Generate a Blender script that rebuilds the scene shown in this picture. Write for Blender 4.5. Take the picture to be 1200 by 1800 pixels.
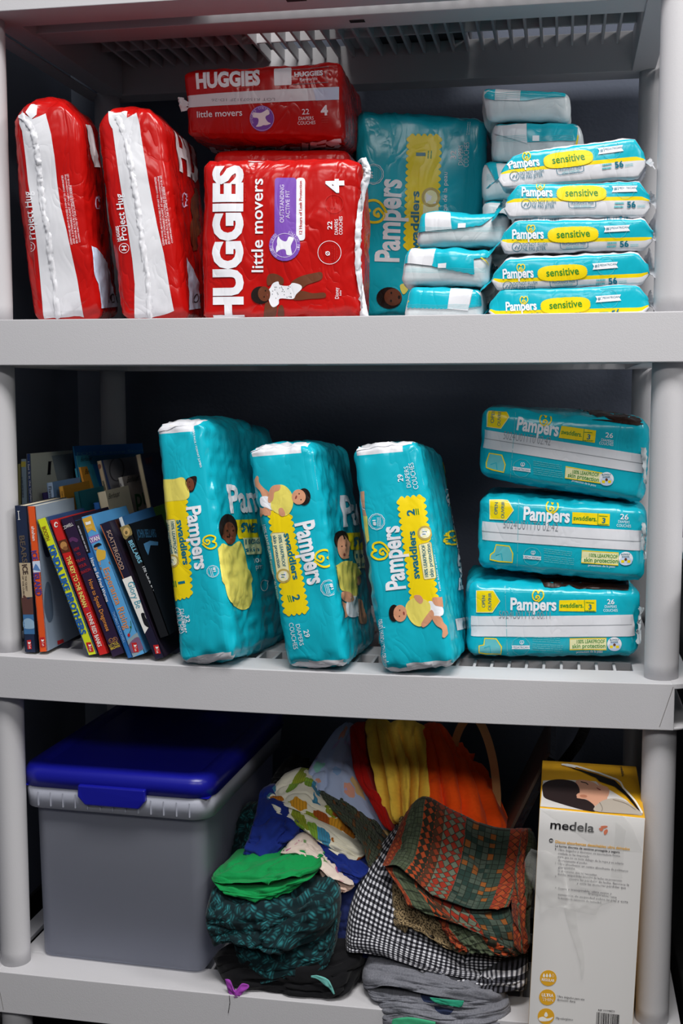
import bpy, bmesh, math, random
from mathutils import Vector, Matrix, Euler, noise
PI=math.pi
for o in list(bpy.data.objects): bpy.data.objects.remove(o)
SC=bpy.context.scene; COL=SC.collection
# ------------------------------------------------------------------ camera
FPX=2083.374
CAMLOC=Vector((0.74241,-1.49001,0.95145)); YAW,PITCH,ROLL=-0.18265,-0.10041,-0.00037
cam=bpy.data.cameras.new('camera'); cam.sensor_fit='VERTICAL'; cam.sensor_height=36.0; cam.lens=FPX/1800*36
camo=bpy.data.objects.new('camera',cam); COL.objects.link(camo)
_f=Vector((math.sin(YAW)*math.cos(PITCH),math.cos(YAW)*math.cos(PITCH),math.sin(PITCH)))
_r=Vector((math.cos(YAW),-math.sin(YAW),0)); _u=_r.cross(_f)
_r2=_r*math.cos(ROLL)+_u*math.sin(ROLL); _u2=-_r*math.sin(ROLL)+_u*math.cos(ROLL)
camo.matrix_world=Matrix(((_r2.x,_u2.x,-_f.x,CAMLOC.x),(_r2.y,_u2.y,-_f.y,CAMLOC.y),(_r2.z,_u2.z,-_f.z,CAMLOC.z),(0,0,0,1)))
cam.clip_start=.05
SC.camera=camo
def proj(p):
    d=p-CAMLOC; z=d.dot(_f); return (600+FPX*d.dot(_r2)/z, 900-FPX*d.dot(_u2)/z)
def at(x,y,Y):
    d=_f+_r2*((x-600)/FPX)-_u2*((y-900)/FPX); return CAMLOC+d*((Y-CAMLOC.y)/d.y)
# ------------------------------------------------------------------ light
SC.view_settings.view_transform='Standard'; SC.view_settings.look='None'
SC.view_settings.gamma=1.0; SC.view_settings.use_curve_mapping=False
SC.view_settings.exposure=0.0
world=bpy.data.worlds.new('room_ambient'); SC.world=world; world.use_nodes=True
world.node_tree.nodes['Background'].inputs[0].default_value=(.50,.52,.56,1)
world.node_tree.nodes['Background'].inputs[1].default_value=.14
def area(name,loc,size,size_y,power,target=None,color=(1,1,1)):
    l=bpy.data.lights.new(name,'AREA'); l.shape='RECTANGLE'; l.size=size; l.size_y=size_y; l.energy=power; l.color=color
    o=bpy.data.objects.new(name,l); COL.objects.link(o); o.location=loc
    if target is not None:
        o.rotation_euler=(Vector(target)-Vector(loc)).to_track_quat('-Z','Y').to_euler()
    return o
area('ceiling_and_fill_light',(0.80,-1.0,2.62),1.2,.6,57,None,(1.0,.98,.96))
area('ceiling_and_fill_light',(0.70,-3.3,2.62),1.4,.8,42,None,(1.0,.98,.96))  # added fill, stands in for window and wall bounce from the room in front
area('ceiling_and_fill_light',(-1.6,-2.4,2.62),1.2,.6,20,None,(1.0,.98,.96))
area('ceiling_and_fill_light',(3.1,-.5,2.62),1.2,.6,60,None,(1.0,.98,.96))
area('ceiling_and_fill_light',(2.8,-3.2,2.62),1.2,.6,44,None,(1.0,.98,.96))  # added fill from the right front, brightens the right-facing book covers
# ------------------------------------------------------------------ materials
def lin(c): return c/12.92 if c<=.04045 else ((c+.055)/1.055)**2.4
def hexc(h):
    h=h.lstrip('#'); return tuple(lin(int(h[i:i+2],16)/255) for i in (0,2,4))+(1,)
MATS={}
def N(nt,t,**k):
    n=nt.nodes.new(t)
    for a,b in k.items(): setattr(n,a,b)
    return n
def mat(name,col,rough=.5,spec=.5,bump=None,coat=0,trans=0,alpha=1,sub=0,metal=0,var=0):
    """bump=(scale,strength,distortion[,detail])"""
    if name in MATS: return MATS[name]
    m=bpy.data.materials.new(name); m.use_nodes=True; nt=m.node_tree; b=nt.nodes['Principled BSDF']
    c=hexc(col) if isinstance(col,str) else tuple(col)+(1,)
    b.inputs['Base Color'].default_value=c; b.inputs['Roughness'].default_value=rough
    b.inputs['Specular IOR Level'].default_value=spec; b.inputs['Metallic'].default_value=metal
    b.inputs['Coat Weight'].default_value=coat; b.inputs['Coat Roughness'].default_value=.12
    b.inputs['Transmission Weight'].default_value=trans; b.inputs['Alpha'].default_value=alpha
    tc=None
    if bump or var:
        tc=N(nt,'ShaderNodeTexCoord')
    if bump:
        nz=N(nt,'ShaderNodeTexNoise'); nz.inputs['Scale'].default_value=bump[0]; nz.inputs['Distortion'].default_value=bump[2] if len(bump)>2 else 0
        nz.inputs['Detail'].default_value=bump[3] if len(bump)>3 else 3
        bp=N(nt,'ShaderNodeBump'); bp.inputs['Strength'].default_value=bump[1]; bp.inputs['Distance'].default_value=.004
        nt.links.new(tc.outputs['Object'],nz.inputs['Vector']); nt.links.new(nz.outputs['Fac'],bp.inputs['Height'])
        nt.links.new(bp.outputs['Normal'],b.inputs['Normal'])
    if var:
        nz=N(nt,'ShaderNodeTexNoise'); nz.inputs['Scale'].default_value=12
        mx=N(nt,'ShaderNodeMix',data_type='RGBA'); mx.inputs[6].default_value=tuple(x*(1-var) for x in c[:3])+(1,); mx.inputs[7].default_value=tuple(min(1,x*(1+var)) for x in c[:3])+(1,)
        nt.links.new(tc.outputs['Object'],nz.inputs['Vector']); nt.links.new(nz.outputs['Fac'],mx.inputs[0]); nt.links.new(mx.outputs[2],b.inputs['Base Color'])
    MATS[name]=m; return m
def film_mat(name,col,rough=.22,strength=.24):
    """crinkled plastic packaging film: fine creases (voronoi ridges) + soft waves"""
    if name in MATS: return MATS[name]
    m=mat(name,col,rough,.42); nt=m.node_tree; b=nt.nodes['Principled BSDF']
    tc=N(nt,'ShaderNodeTexCoord')
    mp=N(nt,'ShaderNodeMapping'); mp.inputs['Scale'].default_value=(1,1,.55); nt.links.new(tc.outputs['Object'],mp.inputs[0])
    n1=N(nt,'ShaderNodeTexNoise'); n1.inputs['Scale'].default_value=26; n1.inputs['Detail'].default_value=2; n1.inputs['Distortion'].default_value=1.2
    rg=N(nt,'ShaderNodeMath',operation='SUBTRACT'); rg.inputs[1].default_value=.5
    ab=N(nt,'ShaderNodeMath',operation='ABSOLUTE'); pw=N(nt,'ShaderNodeMath',operation='POWER'); pw.inputs[1].default_value=.7
    n2=N(nt,'ShaderNodeTexNoise'); n2.inputs['Scale'].default_value=70; n2.inputs['Detail'].default_value=2; n2.inputs['Distortion'].default_value=.8
    ad=N(nt,'ShaderNodeMath',operation='MULTIPLY_ADD'); ad.inputs[1].default_value=.14
    nt.links.new(mp.outputs[0],n1.inputs['Vector']); nt.links.new(mp.outputs[0],n2.inputs['Vector'])
    nt.links.new(n1.outputs['Fac'],rg.inputs[0]); nt.links.new(rg.outputs[0],ab.inputs[0]); nt.links.new(ab.outputs[0],pw.inputs[0])
    nt.links.new(n2.outputs['Fac'],ad.inputs[0]); nt.links.new(pw.outputs[0],ad.inputs[2])
    bp=N(nt,'ShaderNodeBump'); bp.inputs['Strength'].default_value=strength; bp.inputs['Distance'].default_value=.006
    nt.links.new(ad.outputs[0],bp.inputs['Height']); nt.links.new(bp.outputs['Normal'],b.inputs['Normal'])
    return m
PLASTIC=mat('grey_shelf_plastic','#C2C1C4',.55,.4,bump=(900,.06,0,1))
SEAM=mat('shelf_seam_line','#6E6A66',.8)
TEAL=film_mat('teal_film','#13B0C4'); RED=film_mat('red_film','#B8120F',.22,.45); WHITEF=film_mat('white_film','#DCDDE2',.3)
MILK=film_mat('milky_film','#D8DFE2',.3)
WHITE=film_mat('white_print','#EEEFF4',.32,.22); YEL=film_mat('yellow_print','#F4D810',.3,.22); PALEY=film_mat('pale_yellow_print','#EBDD6A',.3,.22)
CREAM=film_mat('cream_print','#F0ECB8',.3,.22); GRN=film_mat('green_print','#2F8A2E',.3,.22); DTEAL=film_mat('dark_teal_print','#0B6E86',.3,.22)
GOLD=film_mat('gold_print','#BFA85A',.3,.22); PURP=film_mat('purple_print','#7D4FB4',.3,.22); LILAC=film_mat('lilac_print','#D9CCEE',.3,.22)
SKIN=film_mat('light_skin_print','#D79A78',.3,.22); BROWN=film_mat('brown_skin_print','#6B3B27',.3,.22); HAIR=film_mat('dark_hair_print','#1F1512',.3,.22)
REDP=film_mat('red_print','#C2201C',.3,.22); GREYP=film_mat('grey_print','#8C9096',.4,.3); INK=film_mat('black_ink','#22242A',.4,.3); PALEB=film_mat('pale_blue_print','#C7D6EE',.3,.22); LTEAL=film_mat('light_teal_print','#63BCC4',.3,.22)
LIPS=film_mat('lip_print','#8E4640',.3,.22); BROWND=film_mat('dark_brown_print','#2E1A12',.35,.3)
def pm(col,rough=.42): return mat('paper_'+col.strip('#').lower(),col,rough,.45)
# ------------------------------------------------------------------ object helpers
def setp(o,label=None,cat=None,group=None,kind=None):
    if label: o['label']=label
    if cat: o['category']=cat
    if group: o['group']=group
    if kind: o['kind']=kind
    return o
def thing(name,label,cat,loc=(0,0,0),rot=(0,0,0),group=None):
    o=bpy.data.objects.new(name,None); COL.objects.link(o); o.location=loc; o.rotation_euler=[math.radians(a) for a in rot]
    o.empty_display_size=.03
    return setp(o,label,cat,group)
def meshobj(name,verts,faces,mats,parent=None,midx=None,smooth=True,uvs=None):
    me=bpy.data.meshes.new(name); me.from_pydata([tuple(v) for v in verts],[],faces)
    if not isinstance(mats,(list,tuple)): mats=[mats]
    for m in mats: me.materials.append(m)
    if midx: me.polygons.foreach_set('material_index',midx)
    me.polygons.foreach_set('use_smooth',[smooth]*len(me.polygons))
    if uvs:
        ul=me.uv_layers.new(name='UVMap')
        for l in me.loops: ul.data[l.index].uv=uvs[l.vertex_index]
    me.update()
    o=bpy.data.objects.new(name,me); COL.objects.link(o)
    if parent: o.parent=parent
    return o
class MB:
    """collects plain solids into one mesh"""
    def __init__(s): s.v=[];s.f=[];s.mi=[]
    def box(s,x0,x1,y0,y1,z0,z1,mi=0,nx=1):
        b=len(s.v)
        for i in range(nx+1):
            x=x0+(x1-x0)*i/nx
            s.v+=[(x,y0,z0),(x,y1,z0),(x,y1,z1),(x,y0,z1)]
        for i in range(nx):
            a=b+4*i; c=a+4
            for k in range(4):
                j=(k+1)%4; s.f.append((a+k,c+k,c+j,a+j)) 
        s.f.append((b,b+1,b+2,b+3)); e=b+4*nx; s.f.append((e+3,e+2,e+1,e))
        s.mi+=[mi]*(4*nx+2)
    def prism(s,pts,z0,z1,mi=0):
        b=len(s.v); n=len(pts)
        s.v+=[(p[0],p[1],z0) for p in pts]+[(p[0],p[1],z1) for p in pts]
        s.f.append(tuple(b+i for i in range(n))[::-1]); s.f.append(tuple(b+n+i for i in range(n)))
        for i in range(n):
            j=(i+1)%n; s.f.append((b+i,b+j,b+n+j,b+n+i))
        s.mi+=[mi]*(n+2)
    def tube(s,path,r,n=12,mi=0,caps=True):
        b=len(s.v); m=len(path)
        for i,p in enumerate(path):
            p=Vector(p); t=(Vector(path[min(i+1,m-1)])-Vector(path[max(i-1,0)])).normalized()
            a=t.orthogonal().normalized(); c=t.cross(a)
            rr=r[i] if isinstance(r,(list,tuple)) else r
            for k in range(n):
                an=2*PI*k/n; s.v.append(tuple(p+a*rr*math.cos(an)+c*rr*math.sin(an)))
        for i in range(m-1):
            for k in range(n):
                j=(k+1)%n; s.f.append((b+i*n+k,b+i*n+j,b+(i+1)*n+j,b+(i+1)*n+k)); s.mi.append(mi)
        if caps:
            s.f.append(tuple(b+k for k in range(n))[::-1]); s.f.append(tuple(b+(m-1)*n+k for k in range(n))); s.mi+=[mi]*2
    def build(s,name,mats,parent=None,smooth=False,bevel=0,seg=2):
        o=meshobj(name,s.v,s.f,mats,parent,s.mi,smooth)
        bm=bmesh.new(); bm.from_mesh(o.data); bmesh.ops.recalc_face_normals(bm,faces=bm.faces); bm.to_mesh(o.data); bm.free()
        if bevel:
            md=o.modifiers.new('bevel','BEVEL'); md.width=bevel; md.segments=seg; md.limit_method='ANGLE'; md.angle_limit=math.radians(40)
        return o
# ------------------------------------------------------------------ soft boxes and print
def smooth01(a,b,x):
    t=max(0,min(1,(x-a)/(b-a))); return t*t*(3-2*t)
FIT={'hugA':{'loc':[0.0786,0.0575,1.1915],'rot':[5.2,-3.77,9.36],'dims':[0.0871,0.1254,0.2793],'d':[[-0.0002,0.0002,0.0008],[0.0002,0.0005,0.0024],[-0.0002,0.0002,0.0008],[0.0002,0.0005,0.0024],[0.0017,-0.0004,-0.0022],[0.0004,-0.0007,-0.0039],[0.0017,-0.0004,-0.0022],[-0.0022,0.0003,0.0017]]},
'hugB':{'loc':[0.194,0.104,1.1819],'rot':[0.61,-5.71,5.41],'dims':[0.0891,0.2067,0.2712],'d':[[0.0007,0.0003,0.002],[-0.0011,0.0003,0.0044],[0.0007,0.0003,0.002],[-0.0011,0.0003,0.0044],[0.0023,-0.0003,-0.0047],[-0.0018,-0.0006,-0.0037],[0.0023,-0.0003,-0.0047],[-0.0002,-0.0001,-0.0011]]},
'hugC':{'loc':[0.3865,0.0502,1.1451],'rot':[-0.01,0.17,3.06],'dims':[0.2053,0.0997,0.2003],'d':[[-0.0013,-0.0003,-0.0011],[0.0012,0.0002,0.0009],[-0.0013,-0.0003,-0.0011],[0.0012,0.0002,0.0009],[0.0012,0.0001,-0.0],[-0.0011,-0.0002,-0.0009],[0.0012,0.0001,-0.0],[-0.0011,-0.0002,-0.0009]]},
'hugC2':{'loc':[0.3589,0.1713,1.1714],'rot':[0.59,1.16,0.78],'dims':[0.1955,0.1,0.2183],'d':[[-0.0003,0.0002,0.0023],[0.0002,0.0001,0.0007],[-0.0003,0.0002,0.0023],[0.0002,0.0001,0.0007],[0.0025,0.0011,0.0055],[-0.0028,-0.0005,-0.0005],[0.0025,0.0011,0.0055],[-0.0028,-0.0005,-0.0005]]},
'hugD':{'loc':[0.3374,0.2048,1.3419],'rot':[1.2,0.72,1.94],'dims':[0.2179,0.2,0.0943],'d':[[0.001,0.0008,0.0048],[-0.0012,-0.0006,-0.0031],[0.001,0.0008,0.0048],[-0.0012,-0.0006,-0.0031],[0.0028,-0.0002,-0.0046],[-0.0027,-0.0,0.003],[0.0028,-0.0002,-0.0046],[-0.0027,-0.0,0.003]]},
'pamE':{'loc':[0.534,0.2682,1.1998],'rot':[0.17,0.75,8.39],'dims':[0.1803,0.09,0.2902],'d':[[0.0055,0.0003,0.001],[-0.0051,0.0004,0.0058],[0.0055,0.0003,0.001],[-0.0051,0.0004,0.0058],[-0.001,0.0003,0.0036],[0.0008,-0.0006,-0.0061],[-0.001,0.0003,0.0036],[0.0008,-0.0006,-0.0061]]},
'pamF':{'loc':[0.2945,0.0792,0.7534],'rot':[-2.94,-7.66,-8.06],'dims':[0.0764,0.2305,0.3088],'d':[[-0.0016,-0.0006,-0.0028],[0.0009,0.0004,0.0042],[-0.0016,-0.0006,-0.0028],[0.0009,0.0004,0.0042],[0.0021,0.0007,-0.0005],[-0.0025,-0.0009,0.0],[0.0021,0.0007,-0.0005],[0.0006,0.0002,-0.0053]]},
'pamG':{'loc':[0.4227,0.063,0.74],'rot':[-2.36,-9.62,-2.7],'dims':[0.0849,0.1934,0.2855],'d':[[0.0039,0.001,0.001],[-0.0047,-0.001,0.0064],[0.0039,0.001,0.001],[-0.0047,-0.001,0.0064],[-0.0012,-0.0004,-0.0049],[0.0016,0.0004,-0.0009],[-0.0012,-0.0004,-0.0049],[-0.0005,-0.0003,-0.0069]]},
'pamH':{'loc':[0.553,0.0643,0.7402],'rot':[-4.43,-9.29,-2.02],'dims':[0.0907,0.1881,0.2832],'d':[[-0.0007,-0.0002,-0.0],[-0.0001,-0.0001,0.0058],[-0.0007,-0.0002,-0.0],[-0.0001,-0.0001,0.0058],[0.0031,0.0008,-0.0048],[-0.0027,-0.0006,0.0001],[0.0031,0.0008,-0.0048],[-0.0006,-0.0,-0.0074]]},
'pamK':{'loc':[0.7309,0.1259,0.6564],'rot':[0.75,0.59,4.48],'dims':[0.2212,0.16,0.0988],'d':[[0.0003,-0.0001,-0.0015],[-0.0003,0.0001,0.0015],[0.0003,-0.0001,-0.0015],[-0.0003,0.0001,0.0015],[0.0,0.0006,0.0051],[0.0001,-0.0001,-0.0014],[0.0,0.0006,0.0051],[0.0001,-0.0001,-0.0014]]},
'pamJ':{'loc':[0.7456,0.125,0.7653],'rot':[-0.11,2.64,-0.32],'dims':[0.2126,0.16,0.0998],'d':[[0.0014,0.0004,0.0009],[-0.0013,-0.0002,0.0008],[0.0014,0.0004,0.0009],[-0.0013,-0.0002,0.0008],[0.0018,0.0002,-0.0009],[-0.0019,-0.0004,-0.0005],[0.0018,0.0002,-0.0009],[-0.0019,-0.0004,-0.0005]]},
'pamI':{'loc':[0.7474,0.125,0.8758],'rot':[0.06,5.89,-2.27],'dims':[0.2123,0.16,0.0997],'d':[[0.0022,0.0012,0.006],[-0.0021,-0.0008,-0.0024],[0.0022,0.0012,0.006],[-0.0021,-0.0008,-0.0024],[0.0048,0.0003,-0.006],[-0.0049,-0.0007,0.0025],[0.0048,0.0003,-0.006],[-0.0049,-0.0007,0.0025]]},
'w5':{'loc':[0.7492,0.042,1.0606],'rot':[-0.0,-0.14,-0.89],'dims':[0.1912,0.1049,0.0398],'d':[[-0.0046,-0.0011,-0.0021],[0.0046,0.0008,-0.0012],[-0.0046,-0.0011,-0.0021],[0.0046,0.0008,-0.0012],[0.0028,0.0005,-0.0008],[-0.0028,-0.0004,0.0011],[0.0028,0.0005,-0.0008],[-0.0028,-0.0004,0.0011]]},
'w4':{'loc':[0.7502,0.0425,1.0997],'rot':[3.43,-1.1,-0.26],'dims':[0.1857,0.105,0.0407],'d':[[-0.007,-0.0013,0.0],[0.0071,0.0012,-0.0008],[-0.007,-0.0013,0.0],[0.0071,0.0012,0.0142],[0.0035,0.0007,-0.0001],[-0.0035,-0.0006,0.0007],[0.0035,0.0007,-0.0001],[-0.0035,-0.0006,0.0157]]},
'w3':{'loc':[0.7573,0.0445,1.1423],'rot':[3.57,0.94,-0.33],'dims':[0.1801,0.105,0.0416],'d':[[-0.0069,-0.0016,-0.0016],[0.007,0.0014,0.0002],[-0.0069,-0.0016,0.0134],[0.007,0.0014,0.0172],[0.0012,0.0005,0.0016],[-0.0013,-0.0003,-0.0004],[0.0012,0.0005,0.0166],[-0.0013,-0.0003,0.0166]]},
'w2':{'loc':[0.757,0.0467,1.1811],'rot':[-0.57,0.89,-0.28],'dims':[0.1722,0.105,0.0443],'d':[[-0.0058,-0.0011,0.0002],[0.0059,0.0011,-0.0004],[-0.0058,-0.0011,0.0172],[0.0059,0.0011,0.0096],[0.0045,0.0008,-0.0002],[-0.0047,-0.0008,0.0005],[0.0045,0.0008,0.0168],[-0.0047,-0.0008,0.0105]]},
'w1':{'loc':[0.752,0.0486,1.2235],'rot':[-0.88,-2.69,-2.9],'dims':[0.1725,0.105,0.0481],'d':[[-0.0087,-0.002,0.001],[0.009,0.0019,-0.0029],[-0.0087,-0.002,0.011],[0.009,0.0019,-0.0029],[0.0019,0.0004,-0.001],[-0.0022,-0.0003,0.0028],[0.0019,0.0004,0.009],[-0.0022,-0.0003,0.0028]]},
'v3':{'loc':[0.5961,0.1016,1.0626],'rot':[0.0,1.28,0.27],'dims':[0.0982,0.19,0.0424],'d':[[-0.0036,-0.0009,-0.0021],[0.0036,0.0008,0.0015],[-0.0036,-0.0009,-0.0021],[0.0036,0.0008,0.0015],[0.002,0.0003,-0.0009],[-0.0021,-0.0005,-0.0015],[0.002,0.0003,-0.0009],[-0.0021,-0.0005,-0.0015]]},
'v2':{'loc':[0.5988,0.103,1.1059],'rot':[-0.6,3.31,-0.7],'dims':[0.1075,0.19,0.0471],'d':[[-0.004,-0.0009,-0.0016],[0.0042,0.0008,-0.0003],[-0.004,-0.0009,-0.0016],[0.0042,0.0008,-0.0003],[-0.0006,0.0001,0.0016],[0.0004,0.0001,0.0004],[-0.0006,0.0001,0.0016],[0.0004,0.0001,0.0004]]},
'v1':{'loc':[0.6179,0.107,1.1524],'rot':[-0.31,2.16,-0.54],'dims':[0.1131,0.19,0.0439],'d':[[-0.0017,-0.0006,-0.0023],[0.0018,0.0004,0.0008],[-0.0017,-0.0006,-0.0023],[0.0018,0.0004,0.0008],[-0.0018,-0.0001,0.0022],[0.0017,0.0002,-0.001],[-0.0018,-0.0001,0.0022],[0.0017,0.0002,-0.001]]},
'x1':{'loc':[0.6875,0.235,1.3294],'rot':[0.13,2.54,1.8],'dims':[0.1139,0.19,0.042],'d':[[0.0046,0.0006,-0.0006],[-0.0047,-0.0004,0.0026],[0.0046,0.0006,-0.0006],[-0.0047,-0.0004,0.0026],[0.0009,0.0002,0.0005],[-0.0008,-0.0004,-0.0025],[0.0009,0.0002,0.0005],[-0.0008,-0.0004,-0.0025]]},
'x2':{'loc':[0.7025,0.235,1.2821],'rot':[-0.02,1.52,0.77],'dims':[0.116,0.19,0.0519],'d':[[0.0003,0.0001,0.0003],[-0.0003,0.0,0.0007],[0.0003,0.0001,0.0003],[-0.0003,0.0,0.0007],[0.002,0.0003,-0.0004],[-0.0019,-0.0004,-0.0006],[0.002,0.0003,-0.0004],[-0.0019,-0.0004,-0.0006]]},
'x3':{'loc':[0.6906,0.24,1.2327],'rot':[0.02,1.64,0.23],'dims':[0.1186,0.19,0.0511],'d':[]},
'x4':{'loc':[0.6912,0.24,1.1843],'rot':[0.03,1.35,0.18],'dims':[0.1193,0.19,0.0484],'d':[]},
'x5':{'loc':[0.6929,0.24,1.1352],'rot':[0.04,1.02,0.15],'dims':[0.1177,0.19,0.048],'d':[[0.0007,0.0001,0.0001],[-0.0007,-0.0001,0.0004],[0.0007,0.0001,0.0001],[-0.0007,-0.0001,0.0004],[0.0002,0.0,0.0],[-0.0001,-0.0,-0.0003],[0.0002,0.0,0.0],[-0.0001,-0.0,-0.0003]]},
'x6':{'loc':[0.6948,0.2394,1.0798],'rot':[0.02,0.92,-0.02],'dims':[0.1166,0.19,0.0595],'d':[[0.0009,0.0002,0.0004],[-0.0008,-0.0001,0.0002],[0.0009,0.0002,0.0004],[-0.0008,-0.0001,0.0002],[0.0003,0.0001,0.0009],[-0.0003,-0.0001,-0.0001],[0.0003,0.0001,0.0009],[-0.0003,-0.0001,-0.0001]]},
'med':{'loc':[0.7836,0.0339,0.2932],'rot':[-0.0,1.43,-0.02],'dims':[0.126,0.1905,0.3018],'d':[[-0.002,-0.0013,-0.0087],[0.0006,0.0001,-0.0003],[-0.002,-0.0013,-0.0087],[0.001,0.0002,0.0004],[-0.0015,-0.0001,0.0013],[0.0007,-0.0001,-0.0017],[-0.0015,-0.0001,0.0013],[0.0012,0.0004,0.002]]},
'b1':{'loc':[0.0393,0.0457,0.7018],'rot':[0.19,-2.24,-0.02],'dims':[0.0164,0.128,0.1995],'d':[[0.0004,0.0002,0.001],[-0.0003,-0.0,0.0002],[0.0004,0.0002,0.001],[-0.0003,-0.0,0.0002],[-0.0003,-0.0,0.0002],[0.0003,0.0,-0.0002],[-0.0003,-0.0,0.0002],[0.0003,0.0,-0.0002]]},
'b2':{'loc':[0.0557,0.0466,0.7021],'rot':[0.25,-3.36,0.07],'dims':[0.0111,0.128,0.1981],'d':[[0.0002,0.0001,0.0006],[-0.0001,0.0,0.0002],[0.0002,0.0001,0.0006],[-0.0001,0.0,0.0002],[-0.0001,0.0001,0.0011],[0.0001,0.0,-0.0002],[-0.0001,0.0001,0.0011],[0.0001,0.0,-0.0002]]},
'b3':{'loc':[0.0984,0.0448,0.694],'rot':[0.13,-20.29,0.15],'dims':[0.0131,0.128,0.1939],'d':[[0.0004,0.0001,0.001],[-0.0003,-0.0001,0.0004],[0.0004,0.0001,0.001],[-0.0003,-0.0001,0.0004],[-0.0003,-0.0001,-0.0005],[0.0002,0.0,-0.0004],[-0.0003,-0.0001,-0.0005],[0.0002,0.0,-0.0004]]},
'b4':{'loc':[0.1148,0.0454,0.6938],'rot':[0.2,-20.0,0.25],'dims':[0.013,0.128,0.1916],'d':[[0.0004,0.0001,0.0008],[-0.0,0.0,0.0009],[0.0004,0.0001,0.0008],[-0.0,0.0,0.0009],[0.0,0.0,0.0],[0.0,-0.0,-0.0011],[0.0,0.0,0.0],[0.0,-0.0,-0.0011]]},
'b5':{'loc':[0.1342,0.0449,0.6954],'rot':[0.11,-20.74,0.16],'dims':[0.018,0.128,0.1952],'d':[[0.0001,0.0,-0.0],[0.0002,0.0001,0.0007],[0.0001,0.0,-0.0],[0.0002,0.0001,0.0007],[0.0002,0.0001,0.0004],[-0.0002,-0.0001,-0.0007],[0.0002,0.0001,0.0004],[-0.0002,-0.0001,-0.0007]]},
'b6':{'loc':[0.1511,0.044,0.6926],'rot':[0.02,-20.77,0.03],'dims':[0.0084,0.128,0.1953],'d':[[0.0008,0.0002,0.0003],[-0.0008,-0.0002,0.0002],[0.0008,0.0002,0.0003],[-0.0008,-0.0002,0.0002],[-0.0008,-0.0002,-0.0002],[0.0008,0.0002,-0.0002],[-0.0008,-0.0002,-0.0002],[0.0008,0.0002,-0.0002]]},
'b7':{'loc':[0.1622,0.0452,0.6969],'rot':[0.15,-20.29,0.2],'dims':[0.0172,0.128,0.1975],'d':[[-0.0009,-0.0002,0.0003],[0.0011,0.0003,0.0009],[-0.0009,-0.0002,0.0003],[0.0011,0.0003,0.0009],[0.0013,0.0003,0.0004],[-0.0012,-0.0003,-0.001],[0.0013,0.0003,0.0004],[-0.0012,-0.0003,-0.001]]},
'b8':{'loc':[0.1899,0.0439,0.6916],'rot':[0.04,-22.45,0.04],'dims':[0.0133,0.128,0.1932],'d':[[0.0002,0.0001,0.0007],[-0.0002,-0.0,0.0003],[0.0002,0.0001,0.0007],[-0.0002,-0.0,0.0003],[-0.0001,-0.0,-0.0008],[0.0001,0.0,-0.0002],[-0.0001,-0.0,-0.0008],[0.0001,0.0,-0.0002]]},
'b9':{'loc':[0.1881,0.066,0.6923],'rot':[0.17,-19.37,0.21],'dims':[0.0085,0.128,0.1882],'d':[[-0.0003,-0.0,0.0004],[0.0006,0.0001,-0.0005],[-0.0003,-0.0,0.0004],[0.0006,0.0001,-0.0005],[0.0006,0.0002,0.0007],[-0.0006,-0.0001,0.0004],[0.0006,0.0002,0.0007],[-0.0006,-0.0001,0.0004]]},
'b10':{'loc':[0.1943,0.0662,0.6982],'rot':[0.67,-17.66,0.76],'dims':[0.0076,0.1279,0.1861],'d':[[0.0003,0.0002,0.0022],[0.0011,0.0002,-0.0005],[0.0003,0.0002,0.0022],[0.0011,0.0002,-0.0005],[0.001,0.0003,0.0022],[-0.001,-0.0002,0.0003],[0.001,0.0003,0.0022],[-0.001,-0.0002,0.0003]]},
'b11':{'loc':[0.2067,0.0462,0.7042],'rot':[-0.0,-19.72,0.0],'dims':[0.0143,0.128,0.1556],'d':[]},
'k5':{'loc':[0.0177,0.1689,0.7043],'rot':[0.08,-5.82,0.35],'dims':[0.009,0.1,0.2067],'d':[]},
'k6':{'loc':[0.024,0.1691,0.7117],'rot':[0.11,-4.87,0.4],'dims':[0.0089,0.1,0.2212],'d':[[-0.0,0.0,0.0003],[-0.0,-0.0,-0.0003],[-0.0,0.0,0.0003],[-0.0,-0.0,-0.0003],[-0.0,0.0001,0.0007],[-0.0,0.0,0.0003],[-0.0,0.0001,0.0007],[-0.0,0.0,0.0003]]},
'k7':{'loc':[0.0475,0.1696,0.7095],'rot':[0.17,-8.51,0.85],'dims':[0.0072,0.1,0.2166],'d':[[0.0001,0.0001,0.0006],[0.0,-0.0,-0.0003],[0.0001,0.0001,0.0006],[0.0,-0.0,-0.0003],[0.0,0.0001,0.0006],[-0.0,0.0,0.0003],[0.0,0.0001,0.0006],[-0.0,0.0,0.0003]]},
'k8':{'loc':[0.0702,0.17,0.706],'rot':[0.22,-8.66,1.1],'dims':[0.0072,0.1,0.2086],'d':[[0.0002,0.0001,0.0008],[0.0001,0.0,0.0001],[0.0002,0.0001,0.0008],[0.0001,0.0,0.0001],[0.0001,0.0001,0.0008],[-0.0,-0.0,-0.0001],[0.0001,0.0001,0.0008],[-0.0,-0.0,-0.0001]]},
'k15':{'loc':[0.0998,0.1705,0.6988],'rot':[0.25,-9.27,1.28],'dims':[0.0089,0.1,0.1927],'d':[[0.0002,0.0001,0.0012],[0.0001,0.0,0.0002],[0.0002,0.0001,0.0012],[0.0001,0.0,0.0002],[0.0001,0.0001,0.0009],[-0.0001,-0.0,-0.0002],[0.0001,0.0001,0.0009],[-0.0001,-0.0,-0.0002]]},
'k14':{'loc':[0.1131,0.1706,0.707],'rot':[0.28,-11.51,1.57],'dims':[0.0124,0.1,0.2096],'d':[[0.0004,0.0002,0.0016],[0.0001,0.0,-0.0001],[0.0004,0.0002,0.0016],[0.0001,0.0,-0.0001],[0.0001,0.0,0.0004],[0.0,0.0,0.0001],[0.0001,0.0,0.0004],[0.0,0.0,0.0001]]},
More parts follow.
